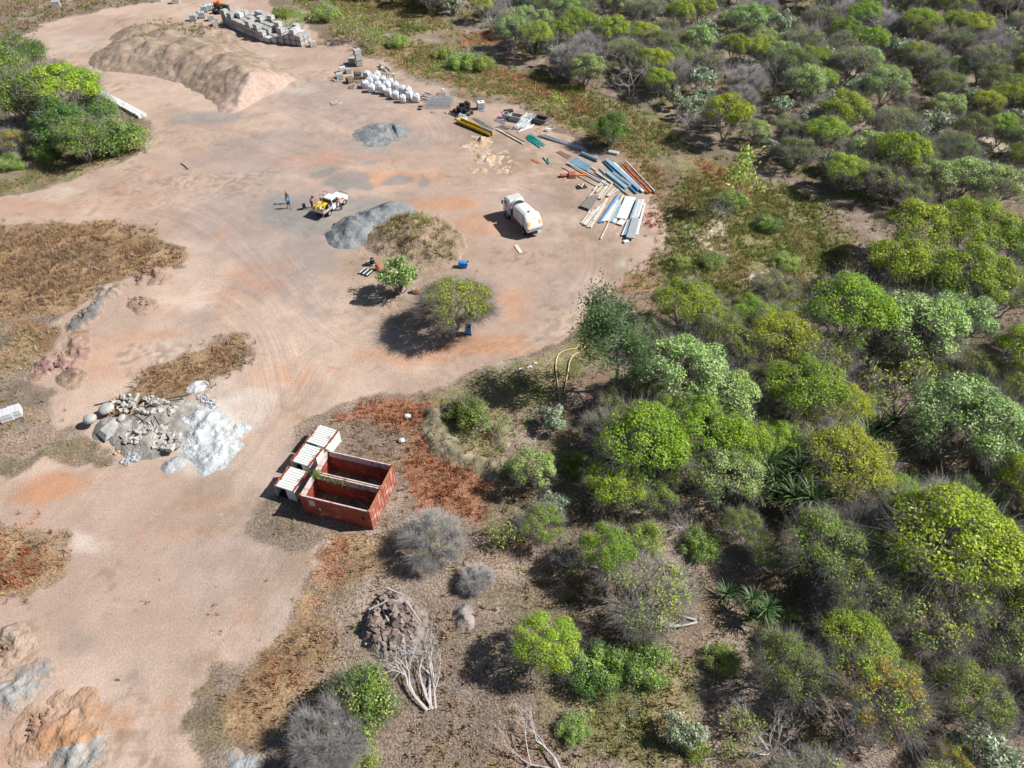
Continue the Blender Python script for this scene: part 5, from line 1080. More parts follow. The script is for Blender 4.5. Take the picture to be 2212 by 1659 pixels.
    MB().box((-1.25, 0, 1.32), (.06, 1.6, .17)).build('light_bar', m_white, e); 
    for y0 in (-.45, -.15, .2, .5): MB().box((-1.285, y0, 1.32), (.02, .14, .1)).build('lamp', m_black, e)
    MB().box((-1.18, 0, 1.08), (.10, 2.0, .26)).build('bumper', m_tray, e, bevel=.03); MB().box((-1.1, -.55, .68), (.3, .5, .42)).build('spray_box', m_wdirty, e, bevel=.05); MB().box((-.55, 0, .6), (.9, 1.4, .12)).build('suction_frame', m_dark, e)
    MB().box((.35, .1, 2.83), (.25, .2, .06)).build('hatch_latch', m_dark, e); MB().lathe([(.05, 0), (.05, .1)], (.1, .95, 2.55), 8).build('beacon', m_black, e)
    sl = math.atan2(2.62-2.05, .45); xa = Vector((0, -1, 0)); ya = Vector((math.cos(sl), 0, math.sin(sl))); za = xa.cross(ya)
    for s, x0, sz in (('CAUTION', -.70, .19),):
        M = Matrix((xa, ya, za)).transposed().to_4x4(); M.translation = Vector((x0, 0, float(slope(x0))+.022)); txt('lettering', s, sz, m_tray, tail, M)
    return e
truck()
def plank_bits():
    k = cv(1850, 700, 5.53)
    for i, (a, b, L, lb) in enumerate([(1030, 1520, 1.0, 'pale flat board behind the truck shadow, upper piece'), (1085, 1600, .9, 'pale flat board behind the truck shadow, lower piece')]):
        o = MB().box((0, 0, .05), (L*.5, L, .06)).build('board', m_post, bevel=.01); o.location = P(*k(a, b)); o.rotation_euler = (0, .05, R(18)); tagged(o, lb, 'board')
plank_bits()

# ------------------------------------------------------------------ people
def skin_mesh(name, V, E, rad, m, parent, root=0, sub=1):
    me = bpy.data.meshes.new(name); me.from_pydata(V, E, []); o = link(name, me, m, parent); sk = o.modifiers.new('skin', 'SKIN'); sk.use_smooth_shade = True
    for i, r_ in enumerate(rad): me.skin_vertices[0].data[i].radius = (r_ if isinstance(r_, tuple) else (r_, r_)); me.skin_vertices[0].data[i].use_root = (i == root)
    ss = o.modifiers.new('sub', 'SUBSURF'); ss.levels = ss.render_levels = sub; return o
def person(loc, rz, label, shirt, trousers, hat, pose, hi=False, shorts=False, boots=m_black):
    """pose: dict of joints (x forward, y left, z up) overriding a relaxed standing figure 1.78 m tall"""
    J = dict(pel=(0, 0, .95), wst=(0, 0, 1.08), chs=(.01, 0, 1.32), nck=(.01, 0, 1.50), hd0=(.03, 0, 1.58), hd1=(.045, 0, 1.68), hd2=(.03, 0, 1.755),
             shL=(0, .19, 1.44), elL=(-.03, .25, 1.16), wrL=(.06, .25, .92), haL=(.08, .25, .85), shR=(0, -.19, 1.44), elR=(-.03, -.25, 1.16), wrR=(.06, -.25, .92), haR=(.08, -.25, .85),
             hpL=(0, .10, .90), knL=(.03, .11, .50), anL=(0, .12, .09), toL=(.17, .14, .04), hpR=(0, -.10, .90), knR=(.03, -.11, .50), anR=(0, -.12, .09), toR=(.17, -.14, .04)); J.update(pose)
    e = empty('person', loc, rz, label, 'person')
    nm = list(J); ix = {k: i for i, k in enumerate(nm)}; V = [J[k] for k in nm]
    Ed = [('pel','wst'),('wst','chs'),('chs','nck'),('nck','hd0'),('hd0','hd1'),('hd1','hd2')]+[p for s in 'LR' for p in (('chs','sh'+s),('sh'+s,'el'+s),('el'+s,'wr'+s),('wr'+s,'ha'+s),('pel','hp'+s),('hp'+s,'kn'+s),('kn'+s,'an'+s),('an'+s,'to'+s))]
    E = [(ix[a], ix[b]) for a, b in Ed]
    rd = dict(pel=.125, wst=.115, chs=(.14, .115), nck=.058, hd0=.075, hd1=.10, hd2=.07, sh=.062, el=.042, wr=.03, ha=(.042, .02), hp=.088, kn=.058, an=.042, to=.036)
    r_ = [rd.get(k, rd.get(k[:2])) for k in nm]
    for s, sg in (('L', 1), ('R', -1)):                                    # five fingers on each hand
        h = Vector(J['ha'+s]); d = (h-Vector(J['wr'+s])).normalized(); sd_ = Vector((0, 0, 1)).cross(d); sd_ = sd_.normalized() if sd_.length > .1 else Vector((1, 0, 0))
        for k in range(5):
            off = (k-1.5)*.02 if k < 4 else -.045; L = (.065, .08, .075, .055, .05)[k]; a = h+sd_*off+d*(.03 if k < 4 else -.02); b_ = a+d*L*.6+sd_*(-.02 if k == 4 else 0); c_ = b_+d*L*.35+Vector((.015, 0, -.012))
            n0 = len(V); V += [tuple(a), tuple(b_), tuple(c_)]; E += [(ix['ha'+s], n0), (n0, n0+1), (n0+1, n0+2)]; r_ += [.0095, .009, .007]
    skin_mesh('body', V, E, r_, m_skin, e)
    def sub(name, keys, pairs, gr, m):
        i2 = {k: i for i, k in enumerate(keys)}; skin_mesh(name, [J[k] if not isinstance(k, tuple) else k for k in keys], [(i2[a], i2[b]) for a, b in pairs], gr, m, e)
    slv = lambda s: tuple(Vector(J['sh'+s]).lerp(Vector(J['el'+s]), .8 if not hi else 1.0)); long = hi
    ks = ['pel', 'wst', 'chs', 'nck', 'shL', 'shR']; pr = [('pel','wst'),('wst','chs'),('chs','nck'),('chs','shL'),('chs','shR')]; gr = [.145, .14, (.165, .14), .07, .085, .085]
    for s in 'LR':
        ks.append(slv(s)); pr.append(('sh'+s, ks[-1])); gr.append(.065)
        if long: ks.append('wr'+s); pr.append((ks[-2], 'wr'+s)); gr.append(.045)
    sub('shirt', ks, pr, gr, shirt)
    kl = ['pel', 'hpL', 'knL', 'hpR', 'knR']; pl = [('pel','hpL'),('hpL','knL'),('pel','hpR'),('hpR','knR')]; gl = [.14, .105, .078, .105, .078]
    if not shorts: kl += ['anL', 'anR']; pl += [('knL','anL'),('knR','anR')]; gl += [.062, .062]
    sub('trousers' if not shorts else 'shorts', kl, pl, gl, trousers)
    for s in 'LR': sub('boot', ['an'+s, 'to'+s], [('an'+s, 'to'+s)], [.055, .045], boots)
    hd = Vector(J['hd1']); ax = (Vector(J['hd2'])-Vector(J['hd0'])).normalized()
    hm = MB(); hm.lathe([(.112, -.02), (.112, .04), (.09, .085), (.04, .112)], n=14); hr = hm.build('hair', m_hair, e, True); hr.location = hd+ax*.01; hr.rotation_mode = 'QUATERNION'; hr.rotation_quaternion = ax.to_track_quat('Z', 'Y'); hr.scale = (1, .92, .92)
    fw = Vector((1, 0, 0)); fw = (fw-ax*fw.dot(ax)).normalized(); lf = ax.cross(fw)
    f = MB(); f.box(hd+fw*.108-ax*.01, (.03, .022, .04)); f.build('nose', m_skin, e); f = MB(); f.box(hd+fw*.096-ax*.06, (.012, .05, .012)); f.build('mouth', mat('lips', (.25, .09, .07), .6, var=.05), e)
    for sg in (1, -1): f = MB(); f.box(hd+fw*.097+lf*.035*sg+ax*.02, (.014, .024, .014)); f.build('eye', m_hair, e); f = MB(); f.box(hd+lf*.105*sg, (.035, .02, .055)); f.build('ear', m_skin, e)
    if hat:
        h = MB(); h.lathe([(.118, .03), (.12, .06), (.10, .11), (.05, .135)], n=14); h.lathe([(.118, .025), (.19, .02), (.19, .03), (.118, .04)], n=14); ho = h.build('hat', hat, e, True); ho.location = hd+ax*.015; ho.rotation_mode = 'QUATERNION'; ho.rotation_quaternion = ax.to_track_quat('Z', 'Y')
    if hi:
        t = MB(); t.lathe([(.178, -.03), (.182, 0), (.178, .03)], n=16, cap=False); b_ = t.build('reflective_band', m_wrap, e); b_.location = Vector(J['wst']).lerp(Vector(J['chs']), .2); b_.scale = (.86, 1, 1)
    return e
c6 = cv(1110, 730, 4.536)
def cl(n, c): return mat(n, c, .85, var=.15, scale=6)
person(P(*c6(125, 325)), R(-80), 'person in a grey shirt and orange cap behind the one in blue', cl('grey_cloth', (.26, .24, .22)), cl('navy_cloth', (.03, .035, .07)), cl('orange_cap', (.75, .17, .03)), dict(elL=(.1, .26, 1.2), wrL=(.24, .12, 1.12), haL=(.30, .06, 1.12)))
person(P(*c6(130, 410)), R(-60), 'person in a bright blue shirt and dark shorts walking beside the pickup', cl('sky_blue_cloth', (.02, .33, .62)), cl('charcoal_cloth', (.03, .03, .035)), None, dict(knL=(.16, .11, .52), anL=(.22, .12, .10), toL=(.38, .13, .06), knR=(-.06, -.11, .5), anR=(-.24, -.12, .12), toR=(-.09, -.13, .04), elR=(.08, -.26, 1.18), wrR=(.25, -.16, 1.1), haR=(.32, -.13, 1.12)), shorts=True)
person(P(*c6(545, 398)), R(-20), 'person in orange high-visibility shirt leaning over the back of the pickup tray', cl('hi_vis_orange', (.82, .22, .08)), cl('navy_work_trousers', (.03, .04, .10)), m_hair, dict(wst=(.05, 0, 1.07), chs=(.16, 0, 1.28), nck=(.24, 0, 1.44), hd0=(.29, 0, 1.51), hd1=(.34, 0, 1.60), hd2=(.36, 0, 1.67), shL=(.17, .19, 1.40), shR=(.17, -.19, 1.40), elL=(.36, .24, 1.24), wrL=(.58, .18, 1.18), haL=(.66, .17, 1.17), elR=(.36, -.24, 1.24), wrR=(.58, -.18, 1.18), haR=(.66, -.17, 1.17)), hi=True)
person(P(*c6(1065, 442)), R(140), 'person in orange high-visibility shirt at the right front door of the pickup', cl('hi_vis_orange', (.82, .22, .08)), cl('navy_work_trousers', (.03, .04, .10)), cl('white_hat', (.75, .75, .75)), dict(wst=(.03, 0, 1.07), chs=(.10, 0, 1.30), nck=(.15, 0, 1.46), hd0=(.19, 0, 1.54), hd1=(.22, 0, 1.63), hd2=(.22, 0, 1.71), shL=(.1, .19, 1.42), shR=(.1, -.19, 1.42), elL=(.28, .24, 1.25), wrL=(.48, .18, 1.22), haL=(.55, .17, 1.22), elR=(.27, -.24, 1.22), wrR=(.46, -.16, 1.16), haR=(.54, -.15, 1.16)), hi=True)
def stool():
    e = empty('folding_stool', P(*c6(405, 425)), R(20), 'small black stool standing behind the pickup', 'stool'); MB().box((0, 0, .55), (.42, .42, .38)).build('box', m_black, e, bevel=.02)
    for sx in (-1, 1):
        for sy in (-1, 1): MB().tube([(sx*.17, sy*.17, .38), (sx*.22, sy*.22, 0)], .02, 6).build('leg', m_black, e)
stool()

# ------------------------------------------------------------------ paver pallets, bags, tanks, drums
def pallet_mesh(L=1.1, W=1.1):
    b = MB()
    for i in range(7): b.box((-L/2+(i+.5)*L/7, 0, .125), (L/7*.72, W, .02))
    for y0 in (-W/2+.05, 0, W/2-.05): b.box((0, y0, .07), (L, .09, .09))
    for i in (0, 3, 6): b.box((-L/2+(i+.5)*L/7, 0, .012), (L/7*.8, W, .022))
    m = b.mesh('pallet'); m.materials.append(m_wood); return m
PAL = pallet_mesh()
def block_mesh(seed, L=1.06, W=1.06, H=.72):
    r = random.Random(seed); b = MB(); nx, ny, nz = 3, 4, 4
    for k in range(nz):
        ox, oy = r.uniform(-.02, .02), r.uniform(-.02, .02)
        b.box((ox, oy, .137+H*(k+.5)/nz), (L, W, H/nz-.012))
    for i in range(nx):
        for j in range(ny):
            if r.random() < .06: continue
            b.box((-L/2+(i+.5)*L/nx, -W/2+(j+.5)*W/ny, .137+H+.03), (L/nx-.03, W/ny-.025, .07+r.uniform(0, .02)))
    m = b.mesh('paver_layers'); m.materials.append(m_paver); return m
BLK = [block_mesh(i) for i in range(5)]; BW = []
for i in range(2):
    m_ = block_mesh(30+i); m_.materials.clear(); m_.materials.append(m_wrap); BW.append(m_)
PH = .90
def paver_pallet(x, y, z, rz, label, group, wrap=False, sc=1.):
    e = empty('paver_pallet', (x, y, z), rz, label, 'pallet', group); e.scale = (sc, sc, sc)
    for nm, me in (('pallet', PAL), ('paver_layers', RR.choice(BW) if wrap else RR.choice(BLK))):
        o = bpy.data.objects.new(nm, me); col.objects.link(o); o.parent = e
    return e
NW = ['first','second','third','fourth','fifth','sixth','seventh','eighth','ninth','tenth','eleventh','twelfth','thirteenth','fourteenth','fifteenth','sixteenth','seventeenth','eighteenth','nineteenth','twentieth','twenty-first','twenty-second']
def paver_stack():
    F_ = [Vector(G(480, 53)+(0,)), Vector(G(565, 92)+(0,)), Vector(G(655, 101)+(0,))]; B_ = [Vector(G(516, 14, 2.0)+(0,)), Vector(G(590, 38, 2.0)+(0,)), Vector(G(668, 66, 2.0)+(0,))]
    def along(Pp, t):
        L1, L2 = (Pp[1]-Pp[0]).length, (Pp[2]-Pp[1]).length; s = t*(L1+L2)
        return Pp[0].lerp(Pp[1], s/L1) if s < L1 else Pp[1].lerp(Pp[2], (s-L1)/L2)
    tot = (F_[1]-F_[0]).length+(F_[2]-F_[1]).length; n = int(tot/1.27); rn = ['front row', 'second row', 'third row', 'fourth row', 'fifth row', 'sixth row', 'seventh row', 'eighth row']; lv = ['bottom', 'middle', 'top']
    for i in range(n):
        a, b = along(F_, (i+.5)/n), along(B_, (i+.5)/n); d = b-a; rows = max(3, min(8, int(d.length/1.3))); an = math.atan2(d.y, d.x)
        for j in range(rows):
            q = a+d*((j+.5)/rows); q.x += RR.uniform(-.08, .08); q.y += RR.uniform(-.08, .08); levels = 2 if RR.random() < .72 else 3
            if i > n-3 and j < 2: levels = 3 if i == n-2 else 2
            if 11 <= i <= 12 and j < 2: levels = 1
            for k in range(levels):
                paver_pallet(q.x+RR.uniform(-.05, .05), q.y+RR.uniform(-.05, .05), float(gz(q.x, q.y))+k*PH, an+RR.uniform(-.12, .12), 'long-stack paver pallet, %s, %s from the left, %s' % (rn[j], NW[i], 'on the ground' if k == 0 else ('on top' if k == levels-1 else 'at mid height')), 'paver pallets in the long stack', RR.random() < .12)
paver_stack()
K3 = cv(1250, 150, 3.687); K4 = cv(1750, 350, 3.687); K5 = cv(2150, 550, 3.686); KA = cv(0, 0, 2.1944); KB = cv(700, 0, 2.1944); KI = cv(1250, 900, 2.765)
g = 'loose paver pallets along the yard edge'
for a, b, k, lb in [(610,395,0,'paver pallet at the base of the tall three-high stack'),(610,395,1,'middle paver pallet of the tall three-high stack'),(600,392,2,'top paver pallet of the tall three-high stack'),(500,365,0,'paver pallet left of the tall three-high stack'),(370,495,0,'wrapped pale paver pallet in front of the tall stack'),(455,505,0,'small grey block pallet beside the timber pallets'),(325,590,0,'half-broken paver pallet with rubble at its foot')]:
    q = P(*K3(a, b)); paver_pallet(q.x, q.y, q.z+k*PH, R(20)+.1*k, lb, g, 'wrapped' in lb, .8 if 'small' in lb else 1)
for u, v, lb in [((832)/1.82278, 80/1.82278, 'paver pallet beside the left end of the long stack'), (850/1.82278, 100/1.82278, 'broken paver pallet in front of the left end of the long stack'), (1160/1.82278+40, 182/1.82278-0, 'low single paver pallet at the right end of the long stack'), (20, 905, 'pale paver pallet at the left edge of the picture'), (38, 898, 'second pale paver pallet at the left edge')]:
    q = P(u, v); paver_pallet(q.x, q.y, q.z, R(25), lb, g, 'pale' in lb)
def crate(u, v, lb, sz, m=m_conc, rz=.3, name='concrete_block', cat='block', grp=None, z=0):
    o = MB().box((0, 0, sz[2]/2), sz, taper=(.96, .96)).build(name, m, bevel=.03); o.location = P(u, v, z); o.rotation_euler = (0, 0, rz); return tagged(o, lb, cat, grp)
crate(223/1.82278, 26/1.82278, 'single weathered concrete block in the top left corner', (1.6, 1.1, 1.1)); crate(620/1.82278, 6/1.82278, 'grey block at the top edge, left one', (1.6, .7, .7)); crate(693/1.82278, 12/1.82278, 'grey block at the top edge beside the blue tanks', (1.4, 1.1, 1.0)); crate(598/2.194/1.82278+0, 42/2.194/1.82278, 'tiny white stone on the road in the top left', (.5, .35, .3))
# row of slabs along the left bush
m_slab = mat('whitish_concrete', (.60, .61, .62), .8, var=.2, scale=2)
def slab_row():
    a, b = Vector(P(*KA(800, 775))), Vector(P(*KA(1240, 1015))); d = b-a; n = 17; an = math.atan2(d.y, d.x); s = Vector((-math.sin(an), math.cos(an), 0))
    for i in range(n):
        for j in range(2):
            q = a+d*((i+.5)/n)+s*(j*.62-.3)+Vector((RR.uniform(-.06, .06), RR.uniform(-.06, .06), 0)); o = MB().box((0, 0, .22), (d.length/n*.9, .62, .5)).build('slab', m_slab, bevel=.02); o.location = (q.x, q.y, float(gz(q.x, q.y))-.02); o.rotation_euler = (RR.uniform(-.05, .05), RR.uniform(-.05, .05), an+RR.uniform(-.1, .1))
            tagged(o, 'whitish slab, %s from the far end, %s line of the row by the bush' % (NW[i], 'bush side' if j == 0 else 'road side'), 'slab', 'double row of slabs along the left bush')
slab_row()
# big white bags
def bag_mesh(seed):
    r = random.Random(seed); secs = []
    for t in range(9):
        z = t/8; w_ = .47+.05*math.sin(math.pi*z)-(.12*max(0, z-.85)/.15)+r.uniform(-.02, .02); secs.append([(w_*math.copysign(abs(math.cos(a))**.36, math.cos(a))+r.uniform(-.012, .012), w_*math.copysign(abs(math.sin(a))**.36, math.sin(a))+r.uniform(-.012, .012), .14+z*.98) for a in np.linspace(0, 2*math.pi, 17)[:-1]])
    b = MB(); b.loft(secs); m = b.mesh('sack', True); m.materials.append(m_bag); return m
BAGS = [bag_mesh(i) for i in range(4)]
def loop_mesh():
    b = MB()
    for sx in (-1, 1):
        for sy in (-1, 1): b.tube([(sx*.40, sy*.40, .95), (sx*.36, sy*.30, 1.32), (sx*.22, sy*.36, 1.30), (sx*.30, sy*.42, .95)], .022, 5)
    b.tube([(0, 0, 1.08), (.02, .05, 1.28), (.1, .0, 1.3)], [.1, .06, .1], 7); m = b.mesh('lifting_loops'); m.materials.append(m_bag); return m
LOOP = loop_mesh()
nth = ['first','second','third','fourth','fifth','sixth','seventh','eighth','ninth','tenth','eleventh']
front = [(700,745),(785,805),(885,770),(940,828),(1030,862),(1135,905),(1240,955),(1335,905),(1435,950)]; back = [(725,610),(800,660),(870,635),(770,700),(960,690),(1010,755),(1060,725),(1140,785),(1235,835),(1325,850),(850,690)]
for row, L in (('front', front), ('back', back)):
    for i, (a, b) in enumerate(sorted(L)):
        q = P(*K3(a, b-25)); e = empty('bulk_bag', q, RR.uniform(-.4, .4), 'white bulk bag with lifting loops, %s from the left in the %s row' % (nth[i], row), 'bulk bag', 'white bulk bags in a double row'); s = RR.uniform(1.0, 1.14); e.scale = (s, s, s*RR.uniform(.88, 1.05))
        for nm, me in (('sack', BAGS[RR.randrange(4)]), ('lifting_loops', LOOP), ('pallet', PAL)):
            o = bpy.data.objects.new(nm, me); col.objects.link(o); o.parent = e
def ibc(u, v, lb, m, rz=.3, grp=None):
    e = empty('liquid_tank', P(u, v), rz, lb, 'tank', grp); MB().box((0, 0, .66), (1.12, .96, .98)).build('tank_body', m, e, bevel=.07, seg=3); MB().lathe([(.13, 0), (.13, .05), (.05, .06)], (0, 0, 1.15), 12).build('lid', m_black, e)
    for z in (.2, .42, .66, .9, 1.13): MB().tube([(-.59, -.51, z), (.59, -.51, z), (.59, .51, z), (-.59, .51, z), (-.59, -.51, z)], .014, 4).build('cage_ring', m_galv, e)
    b = MB()
    for k in range(7):
        x = -.59+k*.59/3; b.tube([(x, -.515, .16), (x, -.515, 1.15)], .012, 4); b.tube([(x, .515, .16), (x, .515, 1.15)], .012, 4)
    for k in range(6):
        y = -.51+k*.204; b.tube([(-.595, y, .16), (-.595, y, 1.15)], .012, 4); b.tube([(.595, y, .16), (.595, y, 1.15)], .012, 4)
    prop(b.build('cage_bars', m_galv, e), kind='stuff'); o = bpy.data.objects.new('pallet', PAL); col.objects.link(o); o.parent = e
ibc(*K4(530, 290), 'white caged liquid tank beside the black drums', m_ibc, .25)
g = 'bluish caged tanks at the far end of the yard'
ibc(*KB(140, 178), 'bluish caged tank nearest the road', m_ibcb, .2, g); ibc(*KB(212, 155), 'bluish caged tank, second from the road', m_ibcb, .3, g); ibc(*KB(235, 105), 'bluish caged tank at the back left', m_ibcb, .3, g); ibc(*KB(275, 92), 'cream-topped caged tank at the back right', m_ibc, .3, g)
def drum(u, v, lb, m, band=None, lying=None, r=.30, h=.88, ring=False, grp=None, name='drum', cat='drum', tilt=0):
    e = empty(name, P(u, v), 0, lb, cat, grp)
    if lying is not None: e.rotation_euler = (0, math.pi/2+tilt, lying); e.location.z += r
    MB().lathe([(r*.97, 0), (r, .02), (r, h*.32), (r*1.03, h*.335), (r, h*.35), (r, h*.65), (r*1.03, h*.665), (r, h*.68), (r, h-.02), (r*.97, h)], n=18).build('shell', m, e, True)
    MB().lathe([(r*.99, h-.005), (r*1.02, h+.02), (r*.90, h+.02), (r*.90, h-.03)], n=18).build('rim', band or m, e); MB().lathe([(r*.9, h-.02), (.01, h-.015)], n=18).build('lid', band or m, e) if not ring else None
    if band and not ring: MB().lathe([(r*1.015, h*.08), (r*1.035, h*.09), (r*1.035, h*.28), (r*1.015, h*.29)], n=18, cap=False).build('band', band, e)
    return e
for i, (a, b, h) in enumerate([(205,345,1.15),(240,360,1.1),(240,295,1.1),(285,300,1.2),(318,270,1.15),(352,285,1.1),(345,325,1.0),(312,355,.75),(395,362,.5),(350,388,.42),(275,345,1.0)]):
    drum(*K4(a, b), ['tall black ringed drum at the left front of the black cluster','black ringed drum next to the left front one','black ringed drum at the left back','black ringed drum in the middle back','black ringed drum at the far back of the cluster','black ringed drum at the right back','black ringed drum right of centre','shorter black drum in front of the cluster','low black ring at the right of the cluster','lowest black ring in front of the white tank','black ringed drum in the centre of the cluster'][i], m_black, m_tray if i in (8, 9) else m_dark, None, .30, h*.8, True, 'black drums in a cluster')
drum(*KI(602, 395), 'black and yellow drum with a white lid standing by the round tree', m_black, m_post, None, grp='drums on the island'); drum(*KI(662, 450), 'orange rusty drum half hidden behind the round tree', m_rust, m_ored, None, grp='drums on the island')
drum(*KI(1040, 690), 'rusty drum with a pale band lying right of the round tree', m_rust, m_post, R(-18), grp='drums on the island'); drum(*KI(1350, 1145), 'rust and black drum lying next to the upright blue bin', m_rust, m_dark, R(22), grp='drums on the island')
def wheelie(u, v, lb, lying=False, rz=0.):
    e = empty('wheelie_bin', P(u, v), rz, lb, 'bin', 'blue wheelie bins')
    if lying: e.rotation_euler = (R(88), 0, rz); e.location.z += .36
    b = MB(); s = [(.46, .52, .08), (.58, .70, 1.0), (.60, .72, 1.02)]; t = .02
    ring = lambda w_, d, z: [(-w_/2, -d/2, z), (w_/2, -d/2, z), (w_/2, d/2, z), (-w_/2, d/2, z)]
    b.loft([ring(.54, .66, 1.02), ring(.42, .48, .12)], cap=False); b.add(ring(.42, .48, .12), [(0, 1, 2, 3)]); b.loft([ring(*q) for q in s]+[ring(.54, .66, 1.02)], cap=False); b.add(ring(.46, .52, .08), [(3, 2, 1, 0)]); b.build('tub', m_bin, e, bevel=.015)
    MB().tube([(-.24, .40, .99), (.24, .40, .99)], .02, 6).build('handle', m_bin, e); MB().tube([(-.30, .28, .10), (.30, .28, .10)], .015, 6).build('axle', m_dark, e)
    for sx in (-1, 1): MB().lathe([(.10, -.03), (.10, .03)], (sx*.27, .28, .10), 14, axis='X').build('wheel', m_tyre, e)
    if lying: MB().box((0, 0, 1.06), (.62, .74, .05)).build('lid', m_bin, e, bevel=.02)
    else: ld = MB().box((0, .42, .66), (.60, .05, .72)).build('lid', m_bin, e, bevel=.02)
wheelie(*KI(1645, 1140), 'upright blue wheelie bin with its lid open', False, R(180)); wheelie(*KI(1640, 425), 'blue wheelie bin lying on its side near the truck', True, R(-100))
def frame_pallet():
    e = empty('frame_pallet', P(*KI(530, 480)), R(-28), 'dark pallet frame with three white slats beside the round tree', 'pallet'); MB().box((0, 0, .1), (1.3, 1.1, .1)).build('base', m_dark, e)
    for x0 in (-.5, 0, .5): MB().box((x0, 0, .2), (.09, 1.15, .07)).build('slat', m_wdirty, e)
frame_pallet(); o = MB().box((0, 0, .15), (.5, .4, .3)).build('carton', m_wrap, bevel=.04); o.location = P(*KI(565, 380)); tagged(o, 'crumpled white bag beside the standing drum', 'bag')
def timber_pallets(u, v, n, lb, rz, blue=None, m=m_wood):
    e = empty('pallet_stack', P(u, v), rz, lb, 'pallets', 'stacks of empty timber pallets')
    for k in range(n):
        o = bpy.data.objects.new('pallet', PAL); col.objects.link(o); o.parent = e; o.location = (RR.uniform(-.05, .05), RR.uniform(-.05, .05), k*.145); o.rotation_euler = (0, 0, RR.uniform(-.08, .08))
        if blue == k: o2 = MB().box((0, 0, k*.145+.07), (1.14, 1.14, .12)).build('blue_pallet', m_blue, e)
timber_pallets(*K3(590, 590), 9, 'tall stack of timber pallets with one blue pallet', R(20), 6); timber_pallets(*K3(480, 645), 6, 'shorter stack of grey timber pallets in front', R(35)); timber_pallets(*K3(610, 640), 1, 'single timber pallet lying by the white bags', R(20))
o = pile('rubbish_heap', 'small brown heap at the foot of the timber pallets', 'rubbish', [(*K3(540, 670), .9, .5), (*K3(510, 690), .7, .35)], (.25,.2,.18), (.4,.35,.32), .12, .5)
heap_of('stone_heap', 'small heap of white broken stones on the bare yard', 'stones', [K3(190,940),K3(250,915),K3(350,925),K3(340,970),K3(220,1000)], 34, (.15, .32), CH, None, 'stone', dome=.12); heap_of('stone_heap', 'loose broken pavers at the foot of the half-broken pallet', 'stones', [K3(200,590),K3(290,560),K3(380,620),K3(290,640),K3(210,630)], 40, (.15, .3), BL, None, 'stone', dome=.2)
heap_of('stone_heap', 'grey stone-filled sacks heaped in the grass behind the bags', 'stones', [K3(880,420),K3(960,390),K3(1080,470),K3(1040,500),K3(920,470)], 26, (.3, .55), CH, None, 'sack', dome=.3)
# ------------------------------------------------------------------ steel, pipes and posts laid out along the edge
def bar(name, lb, cat, a, b, w_, h, m, grp=None, z=0., ribs=0, tube=False):
    p, q = P(*a), P(*b); d = q-p; L = d.length; e = MB()
    if tube: e.tube([(0, 0, w_), (L, 0, w_)], w_, 10)
    else: e.box((L/2, 0, h/2), (L, w_, h))
    if ribs: pass
    o = e.build(name, m, bevel=0 if tube else .01); o.location = (p.x, p.y, p.z+z+.03); o.rotation_euler = (0, -math.atan2(d.z, math.hypot(d.x, d.y)), math.atan2(d.y, d.x)); prop(o, lb, cat, grp)
    if ribs:
        for i in range(ribs):
            MB().box((L/2, -w_/2+(i+.5)*w_/ribs, h+.015), (L, w_/ribs*.5, .03)).build('rib', m, o)
    return o
def rods(name, lb, cat, a0, b0, a1, b1, n, r_, m, grp=None, jit=.12, z=.35, fan=0.):
    """n rods between the line a0-a1 (starts) and b0-b1 (ends), tumbled on one another"""
    s = P(*a0); e = empty(name, s, 0, lb, cat, grp); rr_ = random.Random(hash_(lb))
    A0, B0, A1, B1 = P(*a0), P(*b0), P(*a1), P(*b1)
    for i in range(n):
        t = (i+.5)/n; p = A0.lerp(A1, t)+Vector((rr_.uniform(-jit, jit), rr_.uniform(-jit, jit), 0)); q = B0.lerp(B1, min(1, max(0, t+rr_.uniform(-fan, fan))))+Vector((rr_.uniform(-jit, jit), rr_.uniform(-jit, jit), 0)); zz = z*rr_.random()
        MB().tube([p-s+Vector((0, 0, .05+zz)), q-s+Vector((0, 0, .05+zz*rr_.uniform(.5, 1.2)))], r_, 5).build('rod', m, e)
    return e
def trough():
    a, b = P(*K4(215, 490)), P(*K4(690, 690)); d = b-a; L = d.length; e = empty('steel_trough', a, math.atan2(d.y, d.x), 'long yellow steel trough with dark inside on the yard edge', 'trough')
    MB().box((L/2, -.42, .42), (L, .10, .42)).build('side', m_yel, e, bevel=.02); MB().box((L*.3, .42, .42), (L*.6, .10, .42)).build('side', m_yel, e, bevel=.02); MB().box((L*.8, .42, .42), (L*.4, .10, .42)).build('side', m_white, e, bevel=.02)
    MB().box((L/2, 0, .28), (L, .74, .06)).build('floor', m_dark, e); MB().box((.05, 0, .50), (.1, .95, .5)).build('end_plate', m_yel, e); MB().box((L-.05, .3, .4), (.1, .4, .4)).build('end_plate', m_yel, e); MB().box((L*.1, .45, .66), (L*.2, .2, .05)).build('flange', m_white, e)
    for t in (.15, .5, .85): MB().box((L*t, 0, .12), (.14, 1.3, .2)).build('bearer', m_dark, e)
trough()
def ring():
    e = MB(); e.lathe([(.42, 0), (.55, 0), (.55, .8), (.42, .8), (.42, 0)], n=24, cap=False); o = e.build('concrete_ring', m_conc, smooth=False); o.location = P(*K4(890, 420)); tagged(o, 'upright concrete pipe ring at the grass edge', 'pipe'); 
ring()
